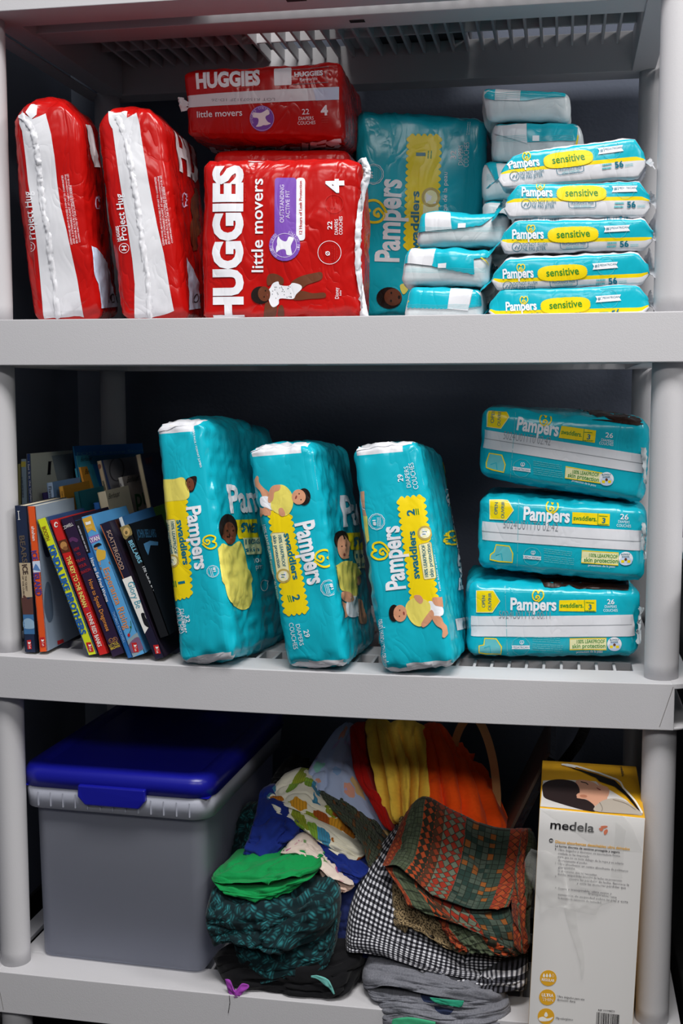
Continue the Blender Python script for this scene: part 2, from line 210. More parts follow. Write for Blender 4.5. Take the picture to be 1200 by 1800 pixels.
'k17':{'loc':[0.1502,0.1713,0.6919],'rot':[0.28,-10.33,1.46],'dims':[0.0125,0.1,0.1764],'d':[[0.0004,0.0002,0.0018],[0.0001,-0.0,-0.0006],[0.0004,0.0002,0.0018],[0.0001,-0.0,-0.0006],[0.0,0.0001,0.0008],[-0.0,0.0,0.0006],[0.0,0.0001,0.0008],[-0.0,0.0,0.0006]]},
'k18':{'loc':[0.1763,0.1722,0.6955],'rot':[0.4,-9.11,2.18],'dims':[0.0054,0.1,0.1821],'d':[[0.0004,0.0002,0.0015],[0.0002,0.0,-0.0001],[0.0004,0.0002,0.0015],[0.0002,0.0,-0.0001],[0.0002,0.0002,0.0017],[-0.0,-0.0,0.0],[0.0002,0.0002,0.0017],[-0.0,-0.0,0.0]]},
'k1':{'loc':[-0.037,0.2099,0.7239],'rot':[-0.01,1.06,0.13],'dims':[0.0044,0.17,0.2482],'d':[[0.0,-0.0001,-0.0006],[0.0001,-0.0,-0.0005],[0.0,-0.0001,-0.0006],[0.0001,-0.0,-0.0005],[0.0001,0.0001,0.0005],[0.0001,0.0001,0.0005],[0.0001,0.0001,0.0005],[0.0001,0.0001,0.0005]]},
'k2':{'loc':[-0.0286,0.2102,0.7276],'rot':[0.01,0.45,0.24],'dims':[0.008,0.17,0.2551],'d':[[-0.0001,-0.0001,-0.0005],[0.0,-0.0,-0.0001],[-0.0001,-0.0001,-0.0005],[0.0,-0.0,-0.0001],[-0.0,0.0001,0.0007],[-0.0,-0.0,0.0],[-0.0,0.0001,0.0007],[-0.0,-0.0,0.0]]},
'k3':{'loc':[-0.0233,0.2152,0.7306],'rot':[-1.16,-1.44,4.14],'dims':[0.0055,0.1835,0.261],'d':[]},
'k4':{'loc':[-0.0333,0.2893,0.7215],'rot':[-0.82,-1.48,4.16],'dims':[0.0035,0.0999,0.2431],'d':[]},
'k7b':{'loc':[0.0029,0.3098,0.7075],'rot':[-0.0,-5.55,-0.07],'dims':[0.0038,0.17,0.2163],'d':[]},
'k9':{'loc':[0.0445,0.3224,0.7343],'rot':[-1.02,-9.07,-10.98],'dims':[0.003,0.2004,0.2702],'d':[]},
'k10':{'loc':[0.0438,0.3173,0.7271],'rot':[-0.94,-10.13,-7.19],'dims':[0.0024,0.1873,0.2563],'d':[]},
'k9b':{'loc':[0.0277,0.3103,0.7181],'rot':[0.04,-8.77,0.48],'dims':[0.0038,0.17,0.2377],'d':[]},
'k11':{'loc':[0.0396,0.3025,0.7184],'rot':[-1.06,-12.67,2.89],'dims':[0.0035,0.1564,0.2409],'d':[]},
'k12':{'loc':[0.0727,0.3073,0.7241],'rot':[-0.83,-12.19,1.5],'dims':[0.0073,0.1646,0.2503],'d':[]},
'k13':{'loc':[0.0987,0.2972,0.7117],'rot':[-1.36,-13.11,7.54],'dims':[0.0069,0.1458,0.2249],'d':[]},
'k16':{'loc':[0.1269,0.3028,0.7296],'rot':[-1.16,-11.09,7.13],'dims':[0.0079,0.1557,0.2583],'d':[]}}
C8=[(a,b,c) for a in(-1,1) for b in(-1,1) for c in(-1,1)]
class Box:
    def __init__(s,fit,r=.012,bulge=(0,0,0),amp=.0,scale=22,seed=0,pinch=None,creases=0,crumple=0,dome=0,bneg=0):
        f=FIT[fit] if isinstance(fit,str) else fit
        s.loc=Vector(f['loc']); s.rotd=f['rot']; s.a=Vector(f['dims'])/2; s.d=[Vector(x) for x in f['d']] if f['d'] else None
        s.M=Matrix.Translation(s.loc)@Euler([math.radians(x) for x in s.rotd],'XYZ').to_matrix().to_4x4()
        s.r=min(r,min(s.a)*.95); s.bulge=bulge; s.amp=amp; s.scale=scale; s.off=Vector((seed*7.3,seed*3.1,seed*5.7)); s.pinch=pinch; s.creases=creases; s.crumple=crumple; s.dome=dome; s.bneg=bneg
    def warp(s,p):
        if not s.d: return p
        c=[p[i]/s.a[i] for i in range(3)]; o=Vector((0,0,0))
        for k,(x,y,z) in enumerate(C8):
            w=(1+x*c[0])*(1+y*c[1])*(1+z*c[2])/8
            o+=s.d[k]*w
        return p+o
    def raw(s,q,off=0.0):
        a=s.a; r=s.r
        core=Vector([max(-(a[i]-r),min(a[i]-r,q[i])) for i in range(3)])
        n=Vector(q)-core
        L=n.length
        if L>1e-9: n=n/L
        p=core+n*r
        for i in range(3):
            j,k=(i+1)%3,(i+2)%3
            if s.bulge[i]:
                sj=min(1,abs(q[j]/a[j])); sk=min(1,abs(q[k]/a[k]))
                p[i]+=(1 if q[i]>0 else -1)*(s.bneg if (s.bneg and i==0 and q[i]<0) else s.bulge[i])*(1-sj*sj)*(1-sk*sk)*abs(n[i])
        if s.amp:
            h=noise.noise(p*s.scale+s.off)*s.amp
            if s.creases:
                h+=(abs(noise.noise(Vector((p.x*30,p.y*30,p.z*9))+s.off))-.25)*s.creases
            if s.crumple:
                e=max(smooth01(.78,1,abs(p.z)/a.z),smooth01(.8,1,abs(p.x)/a.x)*.6)
                h-=abs(noise.noise(p*55+s.off))*s.crumple*e
            p+=n*h
        if s.dome:
            p.x*=1-s.dome*smooth01(.80,1.03,p.z/a.z)
        if s.pinch:
            ax,st,zf,amt=s.pinch
            t=smooth01(st,1.0,abs(p[ax])/a[ax])
            p.z=p.z*(1-t*amt)+zf*a.z*t*amt
        return s.warp(p+n*off)
    def q(s,f,u,v):
        a=s.a
        if f=='F': return Vector((u,-a.y,v))
        if f=='B': return Vector((u,a.y,v))
        if f=='R': return Vector((a.x,u,v))
        if f=='L': return Vector((-a.x,u,v))
        if f=='T': return Vector((u,v,a.z))
        return Vector((u,v,-a.z))
    def ext(s,f):
        a=s.a; return {'F':(a.x,a.z),'B':(a.x,a.z),'R':(a.y,a.z),'L':(a.y,a.z),'T':(a.x,a.y),'U':(a.x,a.y)}[f]
    def pt(s,f,u,v,off=0.0): return s.raw(s.q(f,u,v),off)
    def flat(s,f,u,v,off=0.0):
        q=s.q(f,u,v); n={'F':(0,-1,0),'B':(0,1,0),'R':(1,0,0),'L':(-1,0,0),'T':(0,0,1),'U':(0,0,-1)}[f]
        return s.warp(q)+Vector(n)*off
    def uv(s,f,x,y,flat=True):
        """photo pixel -> face coordinates (metres)"""
        eu,ev=s.ext(f)
        def newton(fn,u,v,n,lim):
            for _ in range(n):
                p=proj(s.M@fn(f,u,v)); e=.0004
                pu=proj(s.M@fn(f,u+e,v)); pv=proj(s.M@fn(f,u,v+e))
                a,b,c,d=(pu[0]-p[0])/e,(pv[0]-p[0])/e,(pu[1]-p[1])/e,(pv[1]-p[1])/e
                det=a*d-b*c
                if abs(det)<1e-3: break
                ex,ey=x-p[0],y-p[1]
                du,dv=(d*ex-b*ey)/det,(-c*ex+a*ey)/det
                du=max(-eu*.5,min(eu*.5,du)); dv=max(-ev*.5,min(ev*.5,dv))
                u=max(-eu*lim,min(eu*lim,u+du)); v=max(-ev*lim,min(ev*lim,v+dv))
            p=proj(s.M@fn(f,u,v)); return u,v,math.hypot(p[0]-x,p[1]-y)
        u,v,er=newton(s.flat,0.0,0.0,9,1.5)
        if abs(u)<eu and abs(v)<ev:
            p=proj(s.M@s.pt(f,u,v)); e0=math.hypot(p[0]-x,p[1]-y)
            u2,v2,e2=newton(s.pt,u,v,5,.995)
            if e2<e0 and abs(u2-u)<.02 and abs(v2-v)<.02: u,v=u2,v2
        return (u,v)
    def body(s,name,mats,parent,step=.006,mfun=None,cuts=(),subsurf=0):
        verts=[];faces=[];mi=[];key={}
        for f in 'FBRLTU':
            eu,ev=s.ext(f)
            def grid(e,isz):
                n=max(2,int(round(2*e/step))); g=[-e+2*e*i/n for i in range(n+1)]
                ee=min(s.r,e*.9)
                g+=[-e+ee*.3,-e+ee*.65,e-ee*.3,e-ee*.65]
                if isz: g+=[c for c in cuts]
                g=sorted(set(round(x,5) for x in g)); return g
            gu=grid(eu,False); gv=grid(ev,f in 'FBRL')
            ix={}
            for i,u in enumerate(gu):
                for j,v in enumerate(gv):
                    q=s.q(f,u,v); k=(round(q.x,5),round(q.y,5),round(q.z,5))
                    if k not in key: key[k]=len(verts); verts.append(s.raw(q))
                    ix[i,j]=key[k]
            fl=f in 'FRU'
            for i in range(len(gu)-1):
                for j in range(len(gv)-1):
                    fc=(ix[i,j],ix[i+1,j],ix[i+1,j+1],ix[i,j+1])
                    if f in 'BLU': fc=fc[::-1]
                    faces.append(fc); mi.append(mfun(f,(gu[i]+gu[i+1])/2,(gv[j]+gv[j+1])/2) if mfun else 0)
        o=meshobj(name,verts,faces,mats,parent,mi)
        bm=bmesh.new(); bm.from_mesh(o.data); bmesh.ops.recalc_face_normals(bm,faces=bm.faces); bm.to_mesh(o.data); bm.free()
        return o
def spline(pts,closed=True,n=5):
    out=[]; m=len(pts)
    rng=range(m) if closed else range(m-1)
    for i in rng:
        if closed: p0,p1,p2,p3=[pts[(i+k)%m] for k in(-1,0,1,2)]
        else: p0,p1,p2,p3=pts[max(i-1,0)],pts[i],pts[i+1],pts[min(i+2,m-1)]
        for k in range(n):
            t=k/n
            out.append(tuple(.5*((2*p1[c])+(-p0[c]+p2[c])*t+(2*p0[c]-5*p1[c]+4*p2[c]-p3[c])*t*t+(-p0[c]+3*p1[c]-3*p2[c]+p3[c])*t**3) for c in range(len(p1))))
    if not closed: out.append(tuple(pts[-1]))
    return out
TCACHE={}
def text_mesh(txt,bold,res):
    k=(txt,bold,res)
    if k in TCACHE: return TCACHE[k]
    c=bpy.data.curves.new('lettering','FONT'); c.body=txt; c.resolution_u=res; c.offset=bold; c.size=1
    o=bpy.data.objects.new('lettering',c); me=bpy.data.meshes.new_from_object(o)
    vs=[(v.co.x,v.co.y) for v in me.vertices]; fs=[tuple(p.vertices) for p in me.polygons]
    bpy.data.objects.remove(o); bpy.data.curves.remove(c); bpy.data.meshes.remove(me)
    if vs:
        x0=min(v[0] for v in vs); x1=max(v[0] for v in vs); y1=max(v[1] for v in vs)
        vs=[((x-x0)/(x1-x0+1e-9),y/y1) for x,y in vs]
    TCACHE[k]=(vs,fs); return vs,fs
class Art:
    """printed artwork on a Box, positions read off a zoom of the photograph"""
    def __init__(s,box,ox,oy,sc,grid=.007):
        s.b=box; s.ox=ox; s.oy=oy; s.sc=sc; s.parts={}; s.chunks=[]; s.grid=grid; s.xf=None; s.base=.0006; s.istext=False
    def px(s,x,y):
        if s.xf: x,y=s.xf(x,y)
        return (s.ox+x/s.sc,s.oy+y/s.sc)
    def uv(s,f,x,y): return s.b.uv(f,*s.px(x,y))
    def add(s,f,vs,fs,m,part,layer,lift=0):
        """vs in face metres"""
        if not vs: return
        bm=bmesh.new(); bv=[bm.verts.new((v[0],v[1],0)) for v in vs]
        for fc in fs:
            try: bm.faces.new([bv[i] for i in fc])
            except ValueError: pass
        bmesh.ops.triangulate(bm,faces=bm.faces[:])
        g=s.grid
        for ax in (0,1):
            lo=min(v[ax] for v in vs); hi=max(v[ax] for v in vs)
            e=s.b.ext(f)[ax]; r=s.b.r; cuts=[]
            if hi-lo>g*1.4: cuts=[k*g for k in range(int(math.floor(lo/g)),int(math.ceil(hi/g))+1)]
            if s.b.r>.003: cuts+=[sg*(e-r*k) for sg in(-1,1) for k in(.3,.65,1)]
            for c in cuts:
                if lo<c<hi:
                    no=[0,0,0]; no[ax]=1; co=[0,0,0]; co[ax]=c
                    bmesh.ops.bisect_plane(bm,geom=bm.verts[:]+bm.edges[:]+bm.faces[:],dist=1e-7,plane_co=co,plane_no=no)
        bmesh.ops.triangulate(bm,faces=bm.faces[:])
        bm.verts.ensure_lookup_table(); bm.verts.index_update()
        P=dict(v=[],f=[],mi=[],mats=[m],text=s.istext); s.chunks.append((part,P)); mi=0; b0=0; off=s.base+layer*.00014
        eu,ev=s.b.ext(f)
        for v in bm.verts:
            u=max(-eu,min(eu,v.co.x)); w=max(-ev,min(ev,v.co.y))
            P['v'].append(s.b.pt(f,u,w,off+lift))
        flip=f in 'BLU'
        for fc in bm.faces:
            idx=[v.index for v in fc.verts]
            # orientation: outward
            a,b,c=[bm.verts[i].co for i in idx[:3]]
            cr=(b.x-a.x)*(c.y-a.y)-(b.y-a.y)*(c.x-a.x)
            ccw=cr>0
            if f in 'FRT': want=True
            else: want=False
            if ccw!=want: idx=idx[::-1]
            P['f'].append(tuple(b0+i for i in idx)); P['mi'].append(mi)
        bm.free()
    def t(s,f,txt,x0,y0,x1,y1,h,m,bold=0.0,part='lettering',layer=3,p2=None,res=3,dx=0):
        vs,fs=text_mesh(txt,bold,res)
        L=math.hypot(x1-x0,y1-y0); d=((x1-x0)/L,(y1-y0)/L)
        if p2 is None: p2=(x0+d[1]*h,y0-d[0]*h)
        A=s.uv(f,x0,y0);B=s.uv(f,x1,y1);C=s.uv(f,*p2)
        s.istext=True; s.add(f,[(A[0]+(B[0]-A[0])*x+(C[0]-A[0])*y,A[1]+(B[1]-A[1])*x+(C[1]-A[1])*y) for x,y in vs],fs,m,part,layer); s.istext=False
    def p(s,f,pts,m,smooth=False,part='printed_panel',layer=1,lift=0):
        if smooth: pts=spline(pts,True,4)
        uv=[s.uv(f,*q) for q in pts]
        s.add(f,uv,[tuple(range(len(uv)))],m,part,layer,lift)
    def e(s,f,cx,cy,rx,ry,m,ang=0,part='printed_panel',layer=2,n=22,scal=0,a0=0,a1=360):
        ca,sa=math.cos(math.radians(ang)),math.sin(math.radians(ang)); pts=[]
        if scal: n=scal*6
        for k in range(n):
            t=math.radians(a0+(a1-a0)*k/(n if a1-a0==360 else n-1)); w=1+(.05*abs(math.sin(t*scal/2)) if scal else 0)
            x,y=rx*w*math.cos(t),ry*w*math.sin(t); pts.append((cx+x*ca-y*sa,cy+x*sa+y*ca))
        s.p(f,pts,m,False,part,layer)
    def s_(s,f,pts,w,m,closed=False,part='printed_panel',layer=2,smooth=False):
        if smooth: pts=spline(pts,closed,5)
        n=len(pts); V=[];F=[]
        for i in range(n):
            a=pts[(i-1)%n] if closed or i>0 else pts[i]; b=pts[(i+1)%n] if closed or i<n-1 else pts[i]
            L=math.hypot(b[0]-a[0],b[1]-a[1]) or 1; nx,ny=-(b[1]-a[1])/L*w/2,(b[0]-a[0])/L*w/2
            V+=[s.uv(f,pts[i][0]+nx,pts[i][1]+ny),s.uv(f,pts[i][0]-nx,pts[i][1]-ny)]
        for i in range(n if closed else n-1):
            j=(i+1)%n; F.append((2*i,2*i+1,2*j+1,2*j))
        s.add(f,V,F,m,part,layer)
    def ring(s,f,cx,cy,r,w,m,part='printed_panel',layer=2,ry=None,scal=0,n=28):
        ry=ry or r; pts=[]
        if scal: n=scal*4
        for k in range(n):
            t=2*PI*k/n; q=1+(.05*abs(math.sin(t*scal/2)) if scal else 0); pts.append((cx+r*q*math.cos(t),cy+ry*q*math.sin(t)))
        s.s_(f,pts,w,m,True,part,layer)
    def fine(s,f,x0,y0,x1,y1,n,gx,gy,w,m,layer=2,seed=1):
        """rows of print too small to read in the photograph"""
        rnd=random.Random(seed)
        for k in range(n):
            ax,ay,bx,by=x0+gx*k,y0+gy*k,x1+gx*k,y1+gy*k; t=0
            while t<.97:
                l=min(.08+.16*rnd.random(),1-t); 
                s.s_(f,[(ax+(bx-ax)*t,ay+(by-ay)*t),(ax+(bx-ax)*(t+l),ay+(by-ay)*(t+l))],w,m,part='fine_print',layer=layer); t+=l+.025
    def heart(s,f,cx,cy,size,ang,m=None,part='brand_logo'):
        m=m or YEL; ca,sa=math.cos(math.radians(ang)),math.sin(math.radians(ang))
        P=[(-.02,.12),(-.16,.2),(-.13,.02),(.02,-.02),(.16,.12),(.05,.3),(-.1,.42),(-.36,.28),(-.46,-.1),(-.3,-.42),(-.08,-.38),(.0,-.22),(.12,-.42),(.36,-.4),(.48,-.08),(.36,.22),(.05,.5)]
        s.s_(f,[(cx+(x*ca-y*sa)*size,cy+(x*sa+y*ca)*size) for x,y in P],size*.11,m,False,part,3,True)
    def arc(s,f,txt,cx,cy,r,a0,a1,h,m,part='lettering',bold=.01):
        n=len(txt)
        for i,ch in enumerate(txt):
            if ch==' ': continue
            t0=math.radians(a0+(a1-a0)*(i+.1)/n); t1=math.radians(a0+(a1-a0)*(i+.9)/n)
            sg=1
            s.t(f,ch,cx+r*math.cos(t0),cy+r*math.sin(t0),cx+r*math.cos(t1),cy+r*math.sin(t1),h,m,bold,part,4,res=1)
    def scal(s,f,q,nb,mb,m,part='size_label',layer=1,amp=.05):
        """quad with scalloped rims; q: four zoom points in order"""
        pts=[]
        cx=sum(p[0] for p in q)/4; cy=sum(p[1] for p in q)/4
        for i in range(4):
            a,b=q[i],q[(i+1)%4]; n=(nb,mb)[i%2]; L=math.hypot(b[0]-a[0],b[1]-a[1])
            nx,ny=(b[1]-a[1])/L,-(b[0]-a[0])/L
            mx,my=(a[0]+b[0])/2-cx,(a[1]+b[1])/2-cy
            if nx*mx+ny*my<0: nx,ny=-nx,-ny
            for k in range(n):
                for j in range(5):
                    t=(k+j/5)/n; hgt=abs(math.sin(PI*j/5))*L/n*.45
                    pts.append((a[0]+(b[0]-a[0])*t+nx*hgt,a[1]+(b[1]-a[1])*t+ny*hgt))
        s.p(f,pts,m,False,part,layer)
    def rrect(s,f,q,m,rad=.25,part='printed_panel',layer=1,outline=None,w=3):
        pts=[]
        for i in range(4):
            p,a,b=q[i],q[i-1],q[(i+1)%4]
            la=math.hypot(a[0]-p[0],a[1]-p[1]); lb=math.hypot(b[0]-p[0],b[1]-p[1]); r=rad*min(la,lb)
            p0=(p[0]+(a[0]-p[0])/la*r,p[1]+(a[1]-p[1])/la*r); p1=(p[0]+(b[0]-p[0])/lb*r,p[1]+(b[1]-p[1])/lb*r)
            for k in range(5):
                t=k/4; pts.append(((1-t)**2*p0[0]+2*t*(1-t)*p[0]+t*t*p1[0],(1-t)**2*p0[1]+2*t*(1-t)*p[1]+t*t*p1[1]))
        if m: s.p(f,pts,m,False,part,layer)
        if outline: s.s_(f,pts,w,outline,True,part,layer+1)
    def ribbon(s,f,path,w,m,part,lift=.004,seed=0,steps=8,fold=1.0,crinkle=.0015):
        """a raised crinkled fin of film that follows a path on the face"""
        pts=spline(path,False,steps); P=s.parts.setdefault(part,dict(v=[],f=[],mi=[],mats=[]))
        if m not in P['mats']: P['mats'].append(m)
        mi=P['mats'].index(m); b0=len(P['v']); n=len(pts); K=5
        for i,(x,y) in enumerate(pts):
            a=pts[max(i-1,0)];b=pts[min(i+1,n-1)]; L=math.hypot(b[0]-a[0],b[1]-a[1]) or 1
            nx,ny=-(b[1]-a[1])/L,(b[0]-a[0])/L
            ww=w*(1+.25*noise.noise(Vector((i*.5,seed,0))))
            for k in range(K):
                t=k/(K-1)-.5
                u,v=s.uv(f,x+nx*ww*t,y+ny*ww*t)
                h=.0005+lift*math.sin(PI*(k/(K-1))*.8)+crinkle*noise.noise(Vector((i*.9,k*.7,seed*3.3)))*1.5
                eu,ev=s.b.ext(f)
                pp=s.b.pt(f,u,v,h) if (abs(u)<=eu and abs(v)<=ev) else s.b.flat(f,u,v,h)
                P['v'].append(pp)
        for i in range(n-1):
            for k in range(K-1):
                q=(b0+i*K+k,b0+i*K+k+1,b0+(i+1)*K+k+1,b0+(i+1)*K+k); P['f'].append(q); P['mi'].append(mi)
    def done(s,parent,deep=True):
        for k,P in s.parts.items():
            meshobj(k,P['v'],P['f'],P['mats'],parent,P['mi'])
        groups={}
        for part,P in s.chunks:
            if not P['v']: continue
            lo=[min(v[i] for v in P['v']) for i in range(3)]; hi=[max(v[i] for v in P['v']) for i in range(3)]
            groups.setdefault(part,[]).append([lo,hi,[P]])
        for part,L in groups.items():
            merged=True
            while merged:
                merged=False
                for i in range(len(L)):
                    for j in range(i+1,len(L)):
                        a,b=L[i],L[j]
                        gap=math.sqrt(sum(max(0,a[0][k]-b[1][k],b[0][k]-a[1][k])**2 for k in range(3)))
                        if gap<.012:
                            L[i]=[[min(a[0][k],b[0][k]) for k in range(3)],[max(a[1][k],b[1][k]) for k in range(3)],a[2]+b[2]]
                            del L[j]; merged=True; break
                    if merged: break
            for lo,hi,Ps in L:
                def make(nm,Ps,par):
                    V=[];F=[];MI=[];MT=[]
                    for P in Ps:
                        b0=len(V); V+=P['v']; F+=[tuple(b0+i for i in f) for f in P['f']]
                        m=P['mats'][0]
                        if m not in MT: MT.append(m)
                        MI+=[MT.index(m)]*len(P['f'])
                    return meshobj(nm,V,F,MT,par,MI)
                tx=[P for P in Ps if P['text']]; pn=[P for P in Ps if not P['text']]
                if deep and tx and pn:
                    o=make(part,pn,parent); left=list(tx)
                    while left:
                        cl=[left.pop()]; grew=True
                        while grew:
                            grew=False
                            for P in list(left):
                                for Q in cl:
                                    g=0
                                    for k in range(3):
                                        a0,a1=min(v[k] for v in P['v']),max(v[k] for v in P['v']); b0,b1=min(v[k] for v in Q['v']),max(v[k] for v in Q['v']); g+=max(0,a0-b1,b0-a1)**2
                                    if g<.0001: cl.append(P); left.remove(P); grew=True; break
                        make('lettering',cl,o)
                else: make(part,Ps,parent)
def empty_for(box,name,label,cat,group=None):
    return thing(name,label,cat,box.loc,box.rotd,group)
# ------------------------------------------------------------------ the room
WALLM=mat('blue_grey_wall_paint','#565C6A',.75,.3,bump=(160,.12,0,3),var=.05)
BASEM=mat('black_rubber_baseboard','#141416',.5,.4)
def carpet():
    m=mat('dark_carpet','#2B2B2E',.95,.1,bump=(420,1.0,.5,4)); nt=m.node_tree; b=nt.nodes['Principled BSDF']
    tc=N(nt,'ShaderNodeTexCoord'); v=N(nt,'ShaderNodeTexNoise'); v.inputs['Scale'].default_value=260; v.inputs['Detail'].default_value=4
    r=N(nt,'ShaderNodeValToRGB'); r.color_ramp.elements[0].position=.35; r.color_ramp.elements[0].color=(.006,.006,.007,1); r.color_ramp.elements[1].position=.7; r.color_ramp.elements[1].color=(.06,.06,.065,1)
    nt.links.new(tc.outputs['Object'],v.inputs['Vector']); nt.links.new(v.outputs['Fac'],r.inputs[0]); nt.links.new(r.outputs[0],b.inputs['Base Color']); return m
FZ=.025; WY=.52; WX=-.108
def slab(name,x0,x1,y0,y1,z0,z1,m):
    b=MB(); b.box(x0,x1,y0,y1,z0,z1); o=b.build(name,m); o['kind']='structure'; return o
slab('wall_back',WX-.1,3.2,WY,WY+.1,FZ-.1,2.65,WALLM)
slab('wall_left',WX-.1,WX,-1.1,WY,FZ-.1,2.65,WALLM)
slab('floor',WX-.1,3.2,-3.2,WY,FZ-.1,FZ,carpet())
slab('baseboard_back',WX,3.2,WY-.006,WY,FZ,FZ+.1,BASEM)
slab('baseboard_left',WX,WX+.006,-1.1,WY-.006,FZ,FZ+.1,BASEM)
# ------------------------------------------------------------------ the shelf unit
SW=.87; PR=.0208; D0=-.035; XB0,XB1=-.035,.905; YB1=.447
ZT=dict(s4=1.4925,s3=1.04651,s2=.59983,s1=.15477); ZB=dict(s4=1.43285,s3=.98704,s2=.54157,s1=.09521)
SAG=dict(s4=0,s3=.001,s2=.0045,s1=.003)
unit=thing('shelf_unit','grey plastic four tier storage shelf unit with round posts','shelf',(.435,.2,FZ))
UI=Matrix.Translation((-.435,-.2,-FZ))
def attach(o,parent=unit):
    o.parent=parent; o.matrix_parent_inverse=Matrix.Translation((-.435,-.2,-FZ)); return o
def rounded(x0,x1,y0,y1,r,n=6):
    out=[]
    for cx,cy,a in ((x1-r,y0+r,-90),(x1-r,y1-r,0),(x0+r,y1-r,90),(x0+r,y0+r,180)):
        for k in range(n+1):
            t=math.radians(a+90*k/n); out.append((cx+r*math.cos(t),cy+r*math.sin(t)))
    return out
def shelf_board(key):
    zt,zb=ZT[key],ZB[key]; b=MB(); NX=24; sl=.019
    # front, back and middle beams
    b.box(-.012,.8835,D0,.03,zb,zt-.0005,0,NX); b.box(-.012,.8835,.40,YB1,zb,zt-.0005,0,NX); b.box(.0,.87,.076,.13,zb+.004,zt-.0005,0,NX)
    # side beams
    for x0,x1 in ((-.002,.032),(.838,.872)): b.box(x0,x1,.03,.40,zb,zt-.0005)
    # flanges round the top and bottom rim with rounded ends
    for s in (-1,1):
        xa,xb=(-.035,-.010) if s<0 else (.880,.905)
        for z0,z1,e in ((zt-.007,zt,0),(zb,zb+.003,.002)):
            r=.024; pts=[]
            if s>0: pts=[(xa,D0+e)]+[(xb-r+r*math.cos(math.radians(-90+90*k/8)),D0+e+r+r*math.sin(math.radians(-90+90*k/8))) for k in range(9)]+[(xb-r+r*math.cos(math.radians(90*k/8)),YB1-r+r*math.sin(math.radians(90*k/8))) for k in range(9)]+[(xa,YB1)]
            else: pts=[(xb,YB1)]+[(xa+r+r*math.cos(math.radians(90+90*k/8)),YB1-r+r*math.sin(math.radians(90+90*k/8))) for k in range(9)]+[(xa+r+r*math.cos(math.radians(180+90*k/8)),D0+e+r+r*math.sin(math.radians(180+90*k/8))) for k in range(9)]+[(xb,D0+e)]
            b.prism(pts,z0,z1)
    # lattice slats
    pitch=.0223; n=int((.838-.032)/pitch)
    for i in range(1,n):
        x=.032+(.838-.032)*i/n
        b.box(x-.002,x+.002,.03,.076,zt-sl,zt-.001); b.box(x-.002,x+.002,.13,.40,zt-sl,zt-.001)
    for y in (.22,.31): b.box(.032,.838,y-.0018,y+.0018,zt-.016,zt-.0012,0,NX)
    b.box(.415,.455,.13,.40,zt-.006,zt-.0012)
    # seams of the corner pieces on the front face, drawn as thin darker strips
    for xs in (((.8815,.8665),(-.012,-.003)) if key in ('s2','s1') else ()):
        (xa,xb)=xs
        k=len(b.v); w=.0003
        b.v+=[(xa-w,D0-.0003,zt-.004),(xa+w,D0-.0003,zt-.004),(xb+w,D0-.0003,zb+.004),(xb-w,D0-.0003,zb+.004)]; b.f.append((k,k+1,k+2,k+3)); b.mi.append(1)
    # slots moulded in the underside
    for x in ((.40,.425),(.46,.48)):
        k=len(b.v); y=-.01 if x[0]<.43 else .1; z=zb+(.0036 if y>0 else -.0004)
        b.v+=[(x[0],y-.006,z),(x[1],y-.006,z),(x[1],y+.006,z),(x[0],y+.006,z)]; b.f.append((k,k+1,k+2,k+3)); b.mi.append(2)
    sg=SAG[key]
    b.v=[(x,y,z+sg*.35-sg*max(0,1-((x-.435)/.47)**2)) for x,y,z in b.v]
    o=b.build('shelf_board',[PLASTIC,SEAM,mat('shelf_slot_shadow','#15171A',.8)],None,False,.0018,2)
    return attach(o)
for k in ('s4','s3','s2','s1'): shelf_board(k)
for (X,Y) in ((0,0),(SW,0),(0,.412),(SW,.412)):
    for z0,z1 in ((FZ,ZB['s1']),(ZT['s1'],ZB['s2']),(ZT['s2'],ZB['s3']),(ZT['s3'],ZB['s4'])):
        b=MB(); z0e=z0-(.004 if z0>FZ else 0); b.tube([(X,Y,z0e),(X,Y,z0+.02),(X,Y,z1-.02),(X,Y,z1+.004)],[PR*.985,PR,PR,PR*.985],40)
        o=b.build('post',PLASTIC,None,True); attach(o)
        for p in o.data.polygons:
            if len(p.vertices)>4: p.use_smooth=False
# ------------------------------------------------------------------ diaper packs
def diaper_icon(A,f,cx,cy,s,ang=0,m=WHITE,part='badge'):
    ca,sa=math.cos(math.radians(ang)),math.sin(math.radians(ang))
    P=[(-.5,-.5),(-.2,-.42),(0,-.38),(.2,-.42),(.5,-.5),(.56,-.2),(.3,-.1),(.24,.05),(.34,.3),(.5,.45),(.2,.5),(0,.46),(-.2,.5),(-.5,.45),(-.34,.3),(-.24,.05),(-.3,-.1),(-.56,-.2)]
    A.p(f,[(cx+(x*ca-y*sa)*s,cy+(x*sa+y*ca)*s) for x,y in P],m,True,part,4)
